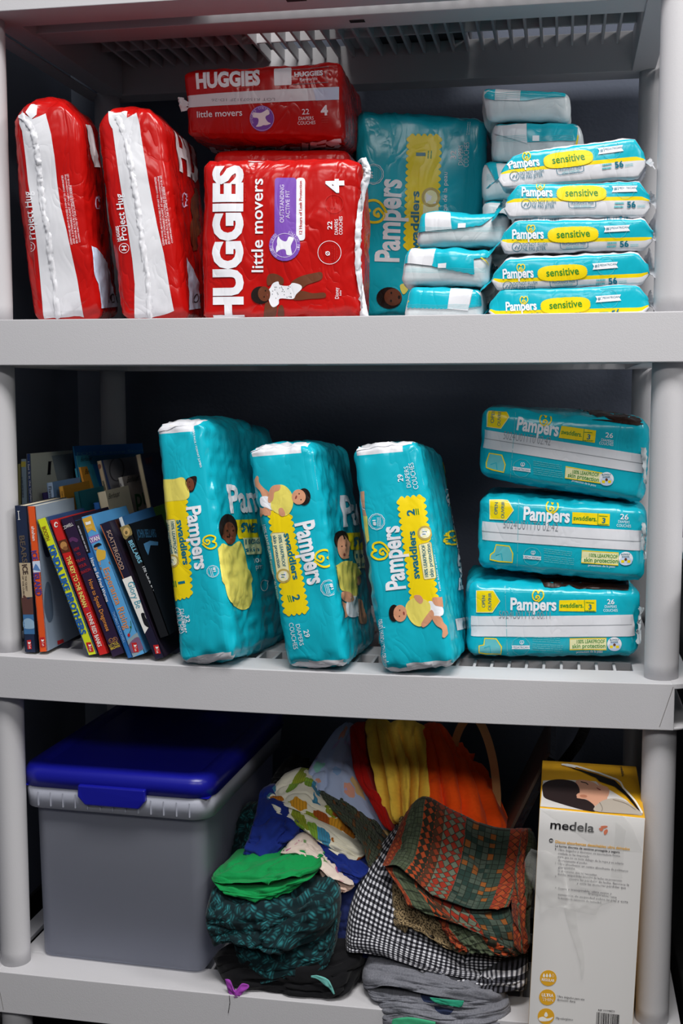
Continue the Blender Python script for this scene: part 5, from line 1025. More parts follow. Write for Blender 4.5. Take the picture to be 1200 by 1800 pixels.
def c9(A): A.t('R','FOSS Science Stories',510,92,1080,60,0,pm('#5FA0C8'),.01,'cover_title',2,(508,68)); A.p('R',[(482,100),(1095,70),(1095,130),(486,170)],pm('#1F6E96'),False,'cover_picture',1)
kb('k9','tall blue science folder standing highest in the back row','#0F6FA8','#1A74C0',c9)
kb('k9b','slim blue and turquoise book below the tall folder','#3FA0B8','#2A6AA8')
def hand(A,x0,y0,x1,y1,h): A.t('R','Berhaupt',x0,y0,x1,y1,0,PK,-.005,'pen_name',3,(x0+6,y0-h))
def c10(A): hand(A,538,140,625,128,32)
kb('k10','turquoise book with a name penned on its cover corner','#3F8FA8','#46AECB',c10)
def c11(A): hand(A,572,240,668,225,42); A.t('R','S',640,445,690,438,0,pm('#2A2A6E'),.06,'cover_title',2,(632,355)); A.fine('F',560,260,600,400,1,0,0,6,pm('#8A5A1C'))
kb('k11','orange book with a large dark letter on its cover','#EFA038','#F0A83A',c11)
kb('k15','small bright blue book in front of the orange one','#1F62B0','#2A6FB8')
def c12(A): A.e('F',688,178,14,20,pm('#8A5A4A'),0,'spine_picture',1); A.fine('F',716,290,735,360,1,0,0,14,pm('#6A6A5A')); A.s_('R',[(705,130),(768,355)],16,pm('#4A5F96'),False,'cover_picture',1); A.ring('R',820,200,55,10,pm('#5A5A60'),'cover_picture',2,ry=90)
kb('k12','worn book with a cream spine and slate grey cover','#C9B494','#98989E',c12)
def c13(A): A.fine('F',852,310,915,530,1,0,0,9,pm('#6A6A70')); hand(A,900,305,990,285,46); A.t('R','pu',975,495,1075,470,0,pm('#1F6A34'),.01,'cover_title',2,(960,395))
kb('k13','white spined book with green letters on a taupe cover','#CFCBC6','#BDB2AA',c13)
def c14(A): hand(A,755,435,840,408,44)
kb('k14','cream book with a name penned at its top edge','#D3C8AC','#DCD2B8',c14)
def c16(A): A.p('R',[(1040,115),(1095,100),(1095,150),(1050,160)],pm('#5A2030'),False,'cover_picture',1)
kb('k16','frayed book with torn cream spine beside the teal pack','#B8A88A','#2A3048',c16)
def c17(A): A.p('F',[(898,560),(955,545),(965,590),(905,605)],pm('#3A2A6E'),False,'spine_picture',1); A.s_('F',[(905,575),(925,568),(945,580),(960,572)],5,pm('#C03A4A'),False,'spine_picture',2,True)
kb('k17','maroon paperback low in front of the white spined book','#7A2434','#4A1A2C',c17)
kb('k18','thin green book squeezed beside the maroon one','#6FA03A','#5A8A34')
# ------------------------------------------------------------------ storage bin
def frosted():
    m=bpy.data.materials.new('frosted_clear_plastic'); m.use_nodes=True; nt=m.node_tree; nt.nodes.clear()
    o=N(nt,'ShaderNodeOutputMaterial'); tr=N(nt,'ShaderNodeBsdfTransparent'); tr.inputs[0].default_value=(.86,.88,.94,1)
    tl=N(nt,'ShaderNodeBsdfTranslucent'); tl.inputs[0].default_value=(.62,.64,.72,1)
    pr=N(nt,'ShaderNodeBsdfPrincipled'); pr.inputs['Base Color'].default_value=(.50,.52,.60,1); pr.inputs['Roughness'].default_value=.38
    a=N(nt,'ShaderNodeMixShader'); a.inputs[0].default_value=.45; b=N(nt,'ShaderNodeMixShader'); b.inputs[0].default_value=.55
    nt.links.new(pr.outputs[0],a.inputs[1]); nt.links.new(tl.outputs[0],a.inputs[2]); nt.links.new(tr.outputs[0],b.inputs[1]); nt.links.new(a.outputs[0],b.inputs[2]); nt.links.new(b.outputs[0],o.inputs[0])
    return m
FROST=frosted(); RIMM=mat('frosted_rim_plastic','#A6A9B6',.4,.4,bump=(60,.05,0)); BLUE=mat('blue_lid_plastic','#14178F',.3,.45,bump=(60,.05,0))
BL=(.157,.19,.1558)
bin_=thing('storage_bin','frosted clear storage bin with a blue lid and front latch','storage bin',BL,(0,0,-2.2))
def loop(x0,x1,y0,y1,r,n=6): return rounded(x0,x1,y0,y1,r,n)
def tub(name,levels,mats,parent,cap_bottom=True,cap_top=False):
    """levels: (x0,x1,y0,y1,r,z)"""
    V=[];F=[];n=None
    for x0,x1,y0,y1,r,z in levels:
        l=loop(x0,x1,y0,y1,r); n=len(l); V+=[(x,y,z) for x,y in l]
    for j in range(len(levels)-1):
        for i in range(n): F.append((j*n+i,j*n+(i+1)%n,(j+1)*n+(i+1)%n,(j+1)*n+i))
    if cap_bottom: F.append(tuple(range(n))[::-1])
    if cap_top: F.append(tuple((len(levels)-1)*n+i for i in range(n)))
    o=meshobj(name,V,F,mats,parent); 
    for p in o.data.polygons:
        if len(p.vertices)>6: p.use_smooth=False
    return o
W2,D2=.1225,.1750
def lv(dx,dy,z,r=.02): return (-W2-dx,W2+dx,-D2-dy,D2+dy,r,z)
tub('bin_body',[lv(-.003,-.003,.0,.014),lv(.0,.0,.004,.018),lv(.0035,.0035,.228),lv(.0035,.0035,.236),lv(.001,.001,.236),lv(-.0025,-.0025,.006,.016)],FROST,bin_)
rim_=tub('bin_rim',[lv(.0035,.0035,.222),lv(.0145,.0145,.222,.028),lv(.0175,.0175,.254,.03),lv(.015,.015,.254,.028),lv(.0035,.0035,.226)],RIMM,bin_,False)
lid_=tub('lid',[lv(.0145,.0145,.2535,.028),lv(.019,.019,.2535,.032),lv(.0185,.0185,.272,.032),lv(.0135,.0135,.280,.028),lv(-.004,-.004,.281,.024),lv(-.010,-.010,.277,.02)],BLUE,bin_,False,True)
b=MB(); b.box(-W2-.0146,W2+.0146,-D2-.0146,D2+.0146,.2528,.2536); b.build('lid_underside',BLUE,bin_)
rb=MB()
for k in range(13):
    x=-W2+.012+(2*W2-.024)*k/12; rb.box(x-.0008,x+.0008,-D2-.0172,-D2-.0150,.226,.246)
rb.build('rim_ribs',RIMM,rim_)
lt=MB(); yl=-D2-.0205
lt.v=[(-.048,yl-.004,.262),(.050,yl-.004,.262),(.050,yl-.005,.246),(.040,yl-.004,.234),(-.038,yl-.004,.234),(-.048,yl-.005,.246)]
lt.v+=[(x,yl+.006,z) for x,y,z in lt.v]; lt.f=[(0,1,2,3,4,5)[::-1],(6,7,8,9,10,11)]+[(i,(i+1)%6,6+(i+1)%6,6+i) for i in range(6)]; lt.mi=[0]*8
lt.build('latch',BLUE,lid_,False,.0022,2)
# ------------------------------------------------------------------ boxed breast pads
def med():
    b=Box('med',r=.0012); t=empty_for(b,'carton','white and yellow cardboard carton with a torn top standing at the shelf lip','box')
    CW,CY=mat('white_carton','#DEDCDA',.45,.4),mat('yellow_carton','#E0A81E',.45,.4)
    b.body('carton_body',[CW,CY],t,.03,lambda f,u,v: 0 if f in 'FU' else 1)
    A=Art(b,800,1260,3,.03); A.base=.0003
    K=pm('#1C1A1C'); OR=pm('#E06A2A'); YO=pm('#E2A82A'); G=pm('#77757A'); DG=pm('#3C3A3E')
    A.t('F','medela',500,588,730,608,46,K,.014,'brand_logo')
    for p in ([(757,588),(768,584),(779,590),(775,601),(764,600)],[(765,577),(790,573),(803,577),(795,584),(778,588)],[(800,592),(803,605),(790,622),(782,612),(786,598)]): A.p('F',p,OR,True,'brand_logo',2)
    A.e('F',505,651,11,11,DG,0,'printed_text',2); A.t('F','ES',499,656,512,657,8,PW,.02,'printed_text')
    A.t('F','Discos absorbentes desechables ultra delgados',527,664,919,703,15,YO,.02,'printed_text'); A.t('F','La forma discreta de sentirse protegida y segura',526,684,866,718,12,DG,.015,'printed_text')
    rows=[('Ultra delgados y discretos: su innovadora forma',541,704,868,738),('ovalada se ha mejorado',541,723,706,741),('para que no se note debajo de la ropa y se adapte',541,741,886,778),('discretamente al pecho.',541,760,697,776),('Ultra absorbente: un centro absorbente de polímeros',541,778,910,817),('garantiza',541,797,630,804),('la absorción que tú necesitas.',541,815,748,838),('Bordes antipérdidas laterales de leche: su protección',541,833,877,868),('contra las pérdidas de leche, favorece la',600,858,915,890),('y evita las molestas pérdidas que',640,880,898,906),('Suave y transpirable: ultra suave y',541,908,824,936),('transpirable: una',700,935,850,956),('sensación de sequedad sobre tu piel y evita',541,940,910,980),('la incómoda sensación de humedad.',541,958,770,984)]
    for tx,x0,y0,x1,y1 in rows: A.t('F',tx,x0,y0,x1,y1,12,G,0,'printed_text',3,res=1)
    for i,yy in enumerate((700,775,845,905)): A.t('F',str(i+1),526,yy,531,yy,10,G,.0,'printed_text',3,res=1)
    for cy,cx in ((1377,490),(1478,485),(1578,478)): A.e('F',cx,cy,44,42,YO,0,'feature_badge',1)
    A.t('F','REGULAR',455,1390,522,1397,14,PW,.03,'feature_badge')
    for k in range(4):
        x=467+k*16; (A.p('F',[(x,1352),(x+6,1366),(x,1373),(x-6,1366)],PW,True,'feature_badge',2) if k<3 else A.s_('F',[(x,1354),(x+6,1366),(x,1373),(x-6,1366)],1.5,PW,True,'feature_badge',2))
    A.t('F','ULTRA',455,1473,517,1477,17,PW,.03,'feature_badge'); A.t('F','THIN',457,1497,515,1501,17,PW,-.01,'feature_badge')
    A.p('F',[(478,1555),(488,1573),(478,1582),(468,1573)],PW,True,'feature_badge',2); A.p('F',[(440,1588),(462,1580),(485,1590),(515,1582),(500,1600),(470,1605),(445,1602)],PW,True,'feature_badge',2)
    A.t('F','Ultra delgados para una',537,1478,680,1494,12,DG,0,'printed_text',3,res=1); A.t('F','discreción diaria',536,1495,632,1506,12,DG,0,'printed_text',3,res=1); A.t('F','Hipoalergénico',530,1592,620,1601,12,DG,0,'printed_text',3,res=1)
    A.t('F','REF 101044523',753,1549,840,1556,9,DG,.01,'barcode',3,res=1)
    rnd=random.Random(3); x=745.0
    while x<866:
        w=rnd.choice((1.5,2,3,4.5)); A.p('F',[(x,1556+(x-745)*.12),(x+w,1556+(x+w-745)*.12),(x+w-4,1640),(x-4,1640)],K,False,'barcode',1); x+=w+rnd.choice((1.5,2.5,3.5))
    # photograph and tear on the top panel
    HR=pm('#2B2020'); SK=pm('#D8A084'); BG=pm('#D8D4D0'); SH=pm('#B9AFA2'); DKV=pm('#17120E'); CY2=pm('#E0A81E')
    A.p('T',[(448,474),(462,338),(560,332),(740,342),(900,440),(985,522)],BG,False,'printed_photo',1)
    A.p('T',[(636,340),(720,344),(775,385),(800,420),(790,452),(730,472),(690,437),(640,430)],SK,True,'printed_photo',2); A.p('T',[(745,345),(770,362),(800,372),(812,395),(800,425),(770,385)],SK,True,'printed_photo',2)
    A.p('T',[(462,360),(500,338),(560,332),(625,345),(650,372),(655,405),(640,430),(690,440),(730,468),(738,500),(700,498),(650,488),(560,462),(475,432),(460,400)],HR,True,'printed_photo',3)
    A.e('T',672,420,34,17,SK,5,'printed_photo',4); A.e('T',675,422,20,8,pm('#B87A5E'),5,'printed_photo',5); A.s_('T',[(660,345),(690,352),(700,362)],5,HR,False,'printed_photo',4); A.s_('T',[(745,378),(765,390)],5,pm('#8A3A34'),False,'printed_photo',4)
    A.p('T',[(735,500),(745,468),(790,440),(850,434),(910,455),(960,492),(985,518),(860,512)],SH,True,'printed_photo',4); A.s_('T',[(760,455),(775,485),(770,503)],4,pm('#8A8074'),False,'printed_photo',5,True); A.s_('T',[(830,440),(900,462),(950,495)],4,pm('#8A8074'),False,'printed_photo',5,True)
    A.p('T',[(588,268),(660,282),(740,305),(840,340),(875,375),(925,430),(985,514),(960,490),(900,420),(840,372),(760,345),(740,325),(660,290)],DKV,False,'torn_opening',6)
    A.s_('T',[(560,256),(590,258),(640,266),(700,284),(760,302),(850,336),(872,352),(885,380),(915,412),(950,452),(985,512)],9,PW,False,'torn_opening',8); A.p('T',[(556,255),(590,252),(640,262),(632,274),(585,266)],PW,False,'torn_opening',8)
    A.t('T','medela',868,265,878,318,14,DG,.01,'brand_logo',3)
    A.done(t)
    # torn clear tape and film hanging on the front
    m=bpy.data.materials.new('clear_tape_film'); m.use_nodes=True; nt=m.node_tree; p=nt.nodes['Principled BSDF']; o=nt.nodes['Material Output']
    p.inputs['Base Color'].default_value=(.7,.7,.68,1); p.inputs['Roughness'].default_value=.14
    tr=N(nt,'ShaderNodeBsdfTransparent'); mx=N(nt,'ShaderNodeMixShader'); mx.inputs[0].default_value=.15
    nt.links.new(tr.outputs[0],mx.inputs[1]); nt.links.new(p.outputs[0],mx.inputs[2]); nt.links.new(mx.outputs[0],o.inputs[0])
    def patch(name,rows,off,amp,seed,nu=26,nv=18,sc=70):
        V=[];F=[]
        rr=[spline(r,False,6) for r in rows]; rr=[[r[int(i*(len(r)-1)/nu)] for i in range(nu+1)] for r in rr]
        cols=[spline([r[i] for r in rr],False,6) for i in range(nu+1)]
        nv=len(cols[0])-1
        for i in range(nu+1):
            for j in range(nv+1):
                u,v=A.uv('F',*cols[i][j]); e=min(i,nu-i)/nu*2; d=off+amp*(.5+noise.noise(Vector((u*sc,v*sc,seed)))+.6*abs(noise.noise(Vector((u*sc*2.3,v*sc*2.3,seed)))))*(.25+.75*min(1,e*2))
                V.append(b.flat('F',u,v,max(.0006,d)))
        for i in range(nu):
            for j in range(nv): F.append((i*(nv+1)+j,i*(nv+1)+j+1,(i+1)*(nv+1)+j+1,(i+1)*(nv+1)+j))
        meshobj(name,V,F,m,t)
    patch('torn_tape',[[(400,690),(470,700),(560,735),(640,790),(720,850)],[(365,760),(480,800),(580,830),(690,870),(790,900)],[(380,840),(490,870),(590,910),(700,930),(850,960)],[(440,960),(520,960),(600,970),(690,985),(770,990)],[(440,1035),(520,1000),(580,1000),(650,1020),(740,1040)]],.0015,.0065,3)
    patch('torn_tape',[[(570,990),(600,992),(630,995)],[(595,1100),(620,1100),(645,1100)],[(630,1210),(650,1210),(672,1212)],[(655,1300),(668,1300),(680,1300)],[(664,1378),(668,1380),(672,1380)]],.001,.003,5,8,8,120)
    patch('torn_tape',[[(450,490),(500,520),(560,560),(620,600)],[(600,500),(640,560),(700,620),(770,690)],[(880,520),(920,560),(950,620),(985,710)]],.0004,.0008,8,16,8,60)
    patch('torn_tape',[[(845,555),(870,570),(900,600)],[(840,640),(868,650),(890,660)],[(830,740),(860,745),(885,750)],[(820,840),(850,845),(880,850)]],.0004,.0006,9,8,8,60)
med()
# ------------------------------------------------------------------ fabrics
def fab_base(name,rough=.9):
    m=bpy.data.materials.new(name); m.use_nodes=True; nt=m.node_tree; b=nt.nodes['Principled BSDF']; b.inputs['Roughness'].default_value=rough; b.inputs['Specular IOR Level'].default_value=.15
    b.inputs['Sheen Weight'].default_value=.08
    uv=N(nt,'ShaderNodeUVMap'); uv.uv_map='UVMap'
    return m,nt,b,uv
def mathn(nt,op,a,b=None,c=None):
    n=N(nt,'ShaderNodeMath',operation=op)
    for i,x in enumerate((a,b,c)):
        if x is None: continue
        if isinstance(x,(int,float)): n.inputs[i].default_value=x
        else: nt.links.new(x,n.inputs[i])
    return n.outputs[0]
def mixc(nt,f,a,b):
    n=N(nt,'ShaderNodeMix',data_type='RGBA')
    for k,x in ((0,f),(6,a),(7,b)):
        if isinstance(x,(int,float)): n.inputs[k].default_value=x
        elif isinstance(x,str): n.inputs[k].default_value=hexc(x)
        else: nt.links.new(x,n.inputs[k])
    return n.outputs[2]
def weave_bump(nt,b,uv,scale=1500,st=.15):
    nz=N(nt,'ShaderNodeTexNoise'); nz.inputs['Scale'].default_value=scale*.4; nz.inputs['Detail'].default_value=1
    bp=N(nt,'ShaderNodeBump'); bp.inputs['Strength'].default_value=st; bp.inputs['Distance'].default_value=.001
    nt.links.new(uv.outputs[0],nz.inputs['Vector']); nt.links.new(nz.outputs['Fac'],bp.inputs['Height']); nt.links.new(bp.outputs[0],b.inputs['Normal'])
def solid(name,col):
    m,nt,b,uv=fab_base(name); nz=N(nt,'ShaderNodeTexNoise'); nz.inputs['Scale'].default_value=300; nt.links.new(uv.outputs[0],nz.inputs['Vector'])
    c=hexc(col); n2=tuple(x*.8 for x in c[:3])+(1,)
    mx=N(nt,'ShaderNodeMix',data_type='RGBA'); mx.inputs[6].default_value=n2; mx.inputs[7].default_value=c; nt.links.new(nz.outputs['Fac'],mx.inputs[0]); nt.links.new(mx.outputs[2],b.inputs['Base Color']); weave_bump(nt,b,uv); return m
def sep(nt,uv):
    s=N(nt,'ShaderNodeSeparateXYZ'); nt.links.new(uv.outputs[0],s.inputs[0]); return s.outputs[0],s.outputs[1]
def gingham():
    m,nt,b,uv=fab_base('gingham_cotton'); u,v=sep(nt,uv); p=.0062
    a=mathn(nt,'LESS_THAN',mathn(nt,'FRACT',mathn(nt,'MULTIPLY',u,1/p)),.5); c=mathn(nt,'LESS_THAN',mathn(nt,'FRACT',mathn(nt,'MULTIPLY',v,1/p)),.5)
    s=mathn(nt,'MULTIPLY',mathn(nt,'ADD',a,c),.5); r=N(nt,'ShaderNodeValToRGB'); r.color_ramp.interpolation='CONSTANT'
    e=r.color_ramp.elements; e[0].position=0; e[0].color=hexc('#CFCFD4'); e[1].position=.75; e[1].color=hexc('#0C0C10'); k=e.new(.25); k.color=hexc('#4A4A52')
    nt.links.new(s,r.inputs[0]); nt.links.new(r.outputs[0],b.inputs['Base Color']); weave_bump(nt,b,uv); return m
def plaid():
    m,nt,b,uv=fab_base('dark_plaid_cotton'); u,v=sep(nt,uv); p=.006
    a=mathn(nt,'LESS_THAN',mathn(nt,'FRACT',mathn(nt,'MULTIPLY',u,1/p)),.14); c=mathn(nt,'LESS_THAN',mathn(nt,'FRACT',mathn(nt,'MULTIPLY',v,1/p)),.14)
    ln=mathn(nt,'MAXIMUM',a,c); w=N(nt,'ShaderNodeTexWhiteNoise'); w.noise_dimensions='2D'; sn=N(nt,'ShaderNodeVectorMath',operation='SNAP'); sn.inputs[1].default_value=(p,p,p); nt.links.new(uv.outputs[0],sn.inputs[0]); nt.links.new(sn.outputs[0],w.inputs['Vector'])
    br=mathn(nt,'GREATER_THAN',w.outputs['Value'],.8)
    nt.links.new(mixc(nt,ln,mixc(nt,br,'#4C5344','#6E4A2C'),'#20241E'),b.inputs['Base Color']); weave_bump(nt,b,uv); return m
def blobs(name,base,cols,scale,thr=.42,dist=.35,lines=None):
    m,nt,b,uv=fab_base(name)
    nz=N(nt,'ShaderNodeTexNoise'); nz.inputs['Scale'].default_value=scale*2.2; nz.inputs['Detail'].default_value=1; nt.links.new(uv.outputs[0],nz.inputs['Vector'])
    ad=N(nt,'ShaderNodeVectorMath',operation='MULTIPLY_ADD'); ad.inputs[1].default_value=(dist/scale,)*3; nt.links.new(nz.outputs['Color'],ad.inputs[0]); nt.links.new(uv.outputs[0],ad.inputs[2])
    vo=N(nt,'ShaderNodeTexVoronoi'); vo.inputs['Scale'].default_value=scale; nt.links.new(ad.outputs[0],vo.inputs['Vector'])
    f=mathn(nt,'LESS_THAN',vo.outputs['Distance'],thr)
    sx=N(nt,'ShaderNodeSeparateColor'); nt.links.new(vo.outputs['Color'],sx.inputs[0])
    r=N(nt,'ShaderNodeValToRGB'); r.color_ramp.interpolation='CONSTANT'; e=r.color_ramp.elements; e[0].position=0; e[0].color=hexc(cols[0]); e[1].position=1/len(cols); e[1].color=hexc(cols[1])
    for i,c in enumerate(cols[2:]): k=e.new((i+2)/len(cols)); k.color=hexc(c)
    nt.links.new(sx.outputs[0],r.inputs[0])
    col=mixc(nt,f,base,r.outputs[0])
    if lines:
        wv=N(nt,'ShaderNodeTexWave'); wv.inputs['Scale'].default_value=scale*2; nt.links.new(uv.outputs[0],wv.inputs['Vector']); g=mathn(nt,'MULTIPLY',mathn(nt,'GREATER_THAN',wv.outputs['Fac'],.8),f); col=mixc(nt,mathn(nt,'MULTIPLY',g,.35),col,'#5A3A14')
    nt.links.new(col,b.inputs['Base Color']); weave_bump(nt,b,uv); return m
def basket():
    m,nt,b,uv=fab_base('woven_print_cotton')
    nz=N(nt,'ShaderNodeTexNoise'); nz.inputs['Scale'].default_value=40; nt.links.new(uv.outputs[0],nz.inputs['Vector'])
    ad=N(nt,'ShaderNodeVectorMath',operation='MULTIPLY_ADD'); ad.inputs[1].default_value=(.012,)*3; nt.links.new(nz.outputs['Color'],ad.inputs[0]); nt.links.new(uv.outputs[0],ad.inputs[2])
    vo=N(nt,'ShaderNodeTexVoronoi'); vo.inputs['Scale'].default_value=115; nt.links.new(ad.outputs[0],vo.inputs['Vector'])
    sx=N(nt,'ShaderNodeSeparateColor'); nt.links.new(vo.outputs['Color'],sx.inputs[0])
    # strands inside each cell, at a cell-random angle
    rt=N(nt,'ShaderNodeVectorRotate'); rt.rotation_type='Z_AXIS'; nt.links.new(ad.outputs[0],rt.inputs['Vector']); nt.links.new(mathn(nt,'MULTIPLY',mathn(nt,'ROUND',mathn(nt,'MULTIPLY',sx.outputs[0],3)),1.05),rt.inputs['Angle'])
    s=N(nt,'ShaderNodeSeparateXYZ'); nt.links.new(rt.outputs[0],s.inputs[0])
    st=mathn(nt,'PINGPONG',mathn(nt,'MULTIPLY',s.outputs[0],520),1.0)
    ed=mathn(nt,'SMOOTH_MIN',mathn(nt,'MULTIPLY',mathn(nt,'SUBTRACT',.62,vo.outputs['Distance']),2.4),1.0,.2)
    k=mathn(nt,'MULTIPLY',mathn(nt,'MULTIPLY',st,ed),mathn(nt,'MULTIPLY_ADD',sx.outputs[1],.6,.5))
    nt.links.new(mixc(nt,mathn(nt,'MINIMUM',k,1.0),'#0C2024','#2F7F84'),b.inputs['Base Color']); weave_bump(nt,b,uv); return m
def tribal():
    m,nt,b,uv=fab_base('banded_print_cotton'); u,v=sep(nt,uv)
    def ramp(cols):
        r=N(nt,'ShaderNodeValToRGB'); r.color_ramp.interpolation='CONSTANT'; e=r.color_ramp.elements
        e[0].position=cols[0][0]; e[0].color=hexc(cols[0][1]); e[1].position=cols[1][0]; e[1].color=hexc(cols[1][1])
        for p,c in cols[2:]: k=e.new(p); k.color=hexc(c)
        nt.links.new(mathn(nt,'FRACT',mathn(nt,'MULTIPLY',u,1/.185)),r.inputs[0]); return r.outputs[0]
    A=ramp([(0,'#86331F'),(.1,'#4E5844'),(.28,'#2A2A20'),(.38,'#8A3A22'),(.45,'#8E2F20'),(.6,'#465248'),(.78,'#3A4A40'),(.87,'#8E3622'),(.97,'#5A6450')])
    B=ramp([(0,'#A04A28'),(.1,'#454E3A'),(.28,'#A04422'),(.38,'#4A3222'),(.45,'#626C5C'),(.6,'#263A34'),(.78,'#344238'),(.87,'#A04A28'),(.97,'#4A5440')])
    rt=N(nt,'ShaderNodeVectorRotate'); rt.rotation_type='Z_AXIS'; rt.inputs['Angle'].default_value=.785; nt.links.new(uv.outputs[0],rt.inputs['Vector'])
    ck=N(nt,'ShaderNodeTexChecker'); ck.inputs['Scale'].default_value=135; nt.links.new(rt.outputs[0],ck.inputs['Vector'])
    s=N(nt,'ShaderNodeSeparateXYZ'); nt.links.new(rt.outputs[0],s.inputs[0])
    l1=mathn(nt,'LESS_THAN',mathn(nt,'FRACT',mathn(nt,'MULTIPLY',s.outputs[0],135)),.12); l2=mathn(nt,'LESS_THAN',mathn(nt,'FRACT',mathn(nt,'MULTIPLY',s.outputs[1],135)),.12)
    sq=N(nt,'ShaderNodeVectorMath',operation='SNAP'); sq.inputs[1].default_value=(.007,.007,.007); nt.links.new(uv.outputs[0],sq.inputs[0]); wn=N(nt,'ShaderNodeTexWhiteNoise'); wn.noise_dimensions='2D'; nt.links.new(sq.outputs[0],wn.inputs['Vector'])
    h1=mathn(nt,'LESS_THAN',mathn(nt,'FRACT',mathn(nt,'MULTIPLY',u,1/.007)),.13); h2=mathn(nt,'LESS_THAN',mathn(nt,'FRACT',mathn(nt,'MULTIPLY',v,1/.007)),.13)
    fu=mathn(nt,'FRACT',mathn(nt,'MULTIPLY',u,1/.185))
    sqz=mathn(nt,'MULTIPLY',mathn(nt,'GREATER_THAN',fu,.6),mathn(nt,'LESS_THAN',fu,.87)); pl=mathn(nt,'MULTIPLY',mathn(nt,'GREATER_THAN',fu,.1),mathn(nt,'LESS_THAN',fu,.28)); sqz=mathn(nt,'MAXIMUM',sqz,pl)
    fac=mathn(nt,'ADD',mathn(nt,'MULTIPLY',sqz,mathn(nt,'GREATER_THAN',wn.outputs['Value'],.6)),mathn(nt,'MULTIPLY',mathn(nt,'SUBTRACT',1.0,sqz),ck.outputs['Fac']))
    col=mixc(nt,fac,A,B)
    og=mathn(nt,'MULTIPLY',mathn(nt,'GREATER_THAN',wn.outputs['Value'],.9),mathn(nt,'SUBTRACT',sqz,pl)); col=mixc(nt,og,col,'#8A5226')
    ln=mathn(nt,'ADD',mathn(nt,'MULTIPLY',sqz,mathn(nt,'MAXIMUM',h1,h2)),mathn(nt,'MULTIPLY',mathn(nt,'SUBTRACT',1.0,sqz),mathn(nt,'MAXIMUM',l1,l2)))
    nt.links.new(mixc(nt,mathn(nt,'MULTIPLY',ln,.85),col,'#1E231C'),b.inputs['Base Color']); weave_bump(nt,b,uv); return m
def fleece():
    m,nt,b,uv=fab_base('grey_fleece'); nz=N(nt,'ShaderNodeTexNoise'); nz.inputs['Scale'].default_value=16; nz.inputs['Detail'].default_value=1; nt.links.new(uv.outputs[0],nz.inputs['Vector'])
    n2=N(nt,'ShaderNodeTexNoise'); n2.inputs['Scale'].default_value=500; nt.links.new(uv.outputs[0],n2.inputs['Vector'])
    c=mixc(nt,n2.outputs['Fac'],'#52545C','#8A8B93'); c=mixc(nt,mathn(nt,'GREATER_THAN',nz.outputs['Fac'],.62),c,'#27304C')
    nt.links.new(c,b.inputs['Base Color']); weave_bump(nt,b,uv,900,.5); return m
def tweed():
    m,nt,b,uv=fab_base('tan_speckled_wool'); nz=N(nt,'ShaderNodeTexNoise'); nz.inputs['Scale'].default_value=420; nz.inputs['Detail'].default_value=2; nt.links.new(uv.outputs[0],nz.inputs['Vector'])
    r=N(nt,'ShaderNodeValToRGB'); r.color_ramp.elements[0].position=.42; r.color_ramp.elements[0].color=hexc('#2E241A'); r.color_ramp.elements[1].position=.56; r.color_ramp.elements[1].color=hexc('#A08A66')
    nt.links.new(nz.outputs['Fac'],r.inputs[0]); nt.links.new(r.outputs[0],b.inputs['Base Color']); weave_bump(nt,b,uv,700,.5); return m
GING,PLAID,BASK,TRIB,FLEE,TWEED=gingham(),plaid(),basket(),tribal(),fleece(),tweed()
DINO=blobs('dinosaur_print_cotton','#E9E4D0',['#B8701E','#8F9E2E','#3F8FB0','#D89A2A','#A8521E','#7FA83A'],36,.47,.6,True)
PAST=blobs('pastel_print_cotton','#AFBEDF',['#8FD0C0','#E0A08A','#C8B0DC','#8FB0DC','#E0C080','#B8A8D8'],34,.34,.6)
BAND=blobs('navy_bandana_cotton','#1A2450',['#2A3768','#46547F','#1A2450','#5A6690'],60,.28,.4)
FLOR=blobs('cream_floral_cotton','#D8C8BC',['#B0648A','#6E8A5A','#D8C8BC','#C8A0A0'],90,.3,.5)
GREEN,NAVY,YELC,ORG,REDC,BLK,PEACH=solid('green_jersey','#0F8F49'),solid('navy_jersey','#1B2F82'),solid('yellow_fleece','#FFD14E'),solid('orange_jersey','#FA5410'),solid('red_fleece','#B81812'),solid('black_cotton','#111114'),solid('peach_ruffle_cotton','#D2B4A4')
MAGE,AQUA=solid('purple_ribbon','#9A3FA8'),solid('aqua_ribbon','#6FB8B0')
def cr(p,t):
    n=len(p)-1; i=min(int(t*n),n-1); f=t*n-i
    p0,p1,p2,p3=p[max(i-1,0)],p[i],p[i+1],p[min(i+2,n)]
    return .5*((2*p1)+(p2-p0)*f+(2*p0-5*p1+4*p2-p3)*f*f+(3*p1-p0-3*p2+p3)*f**3)
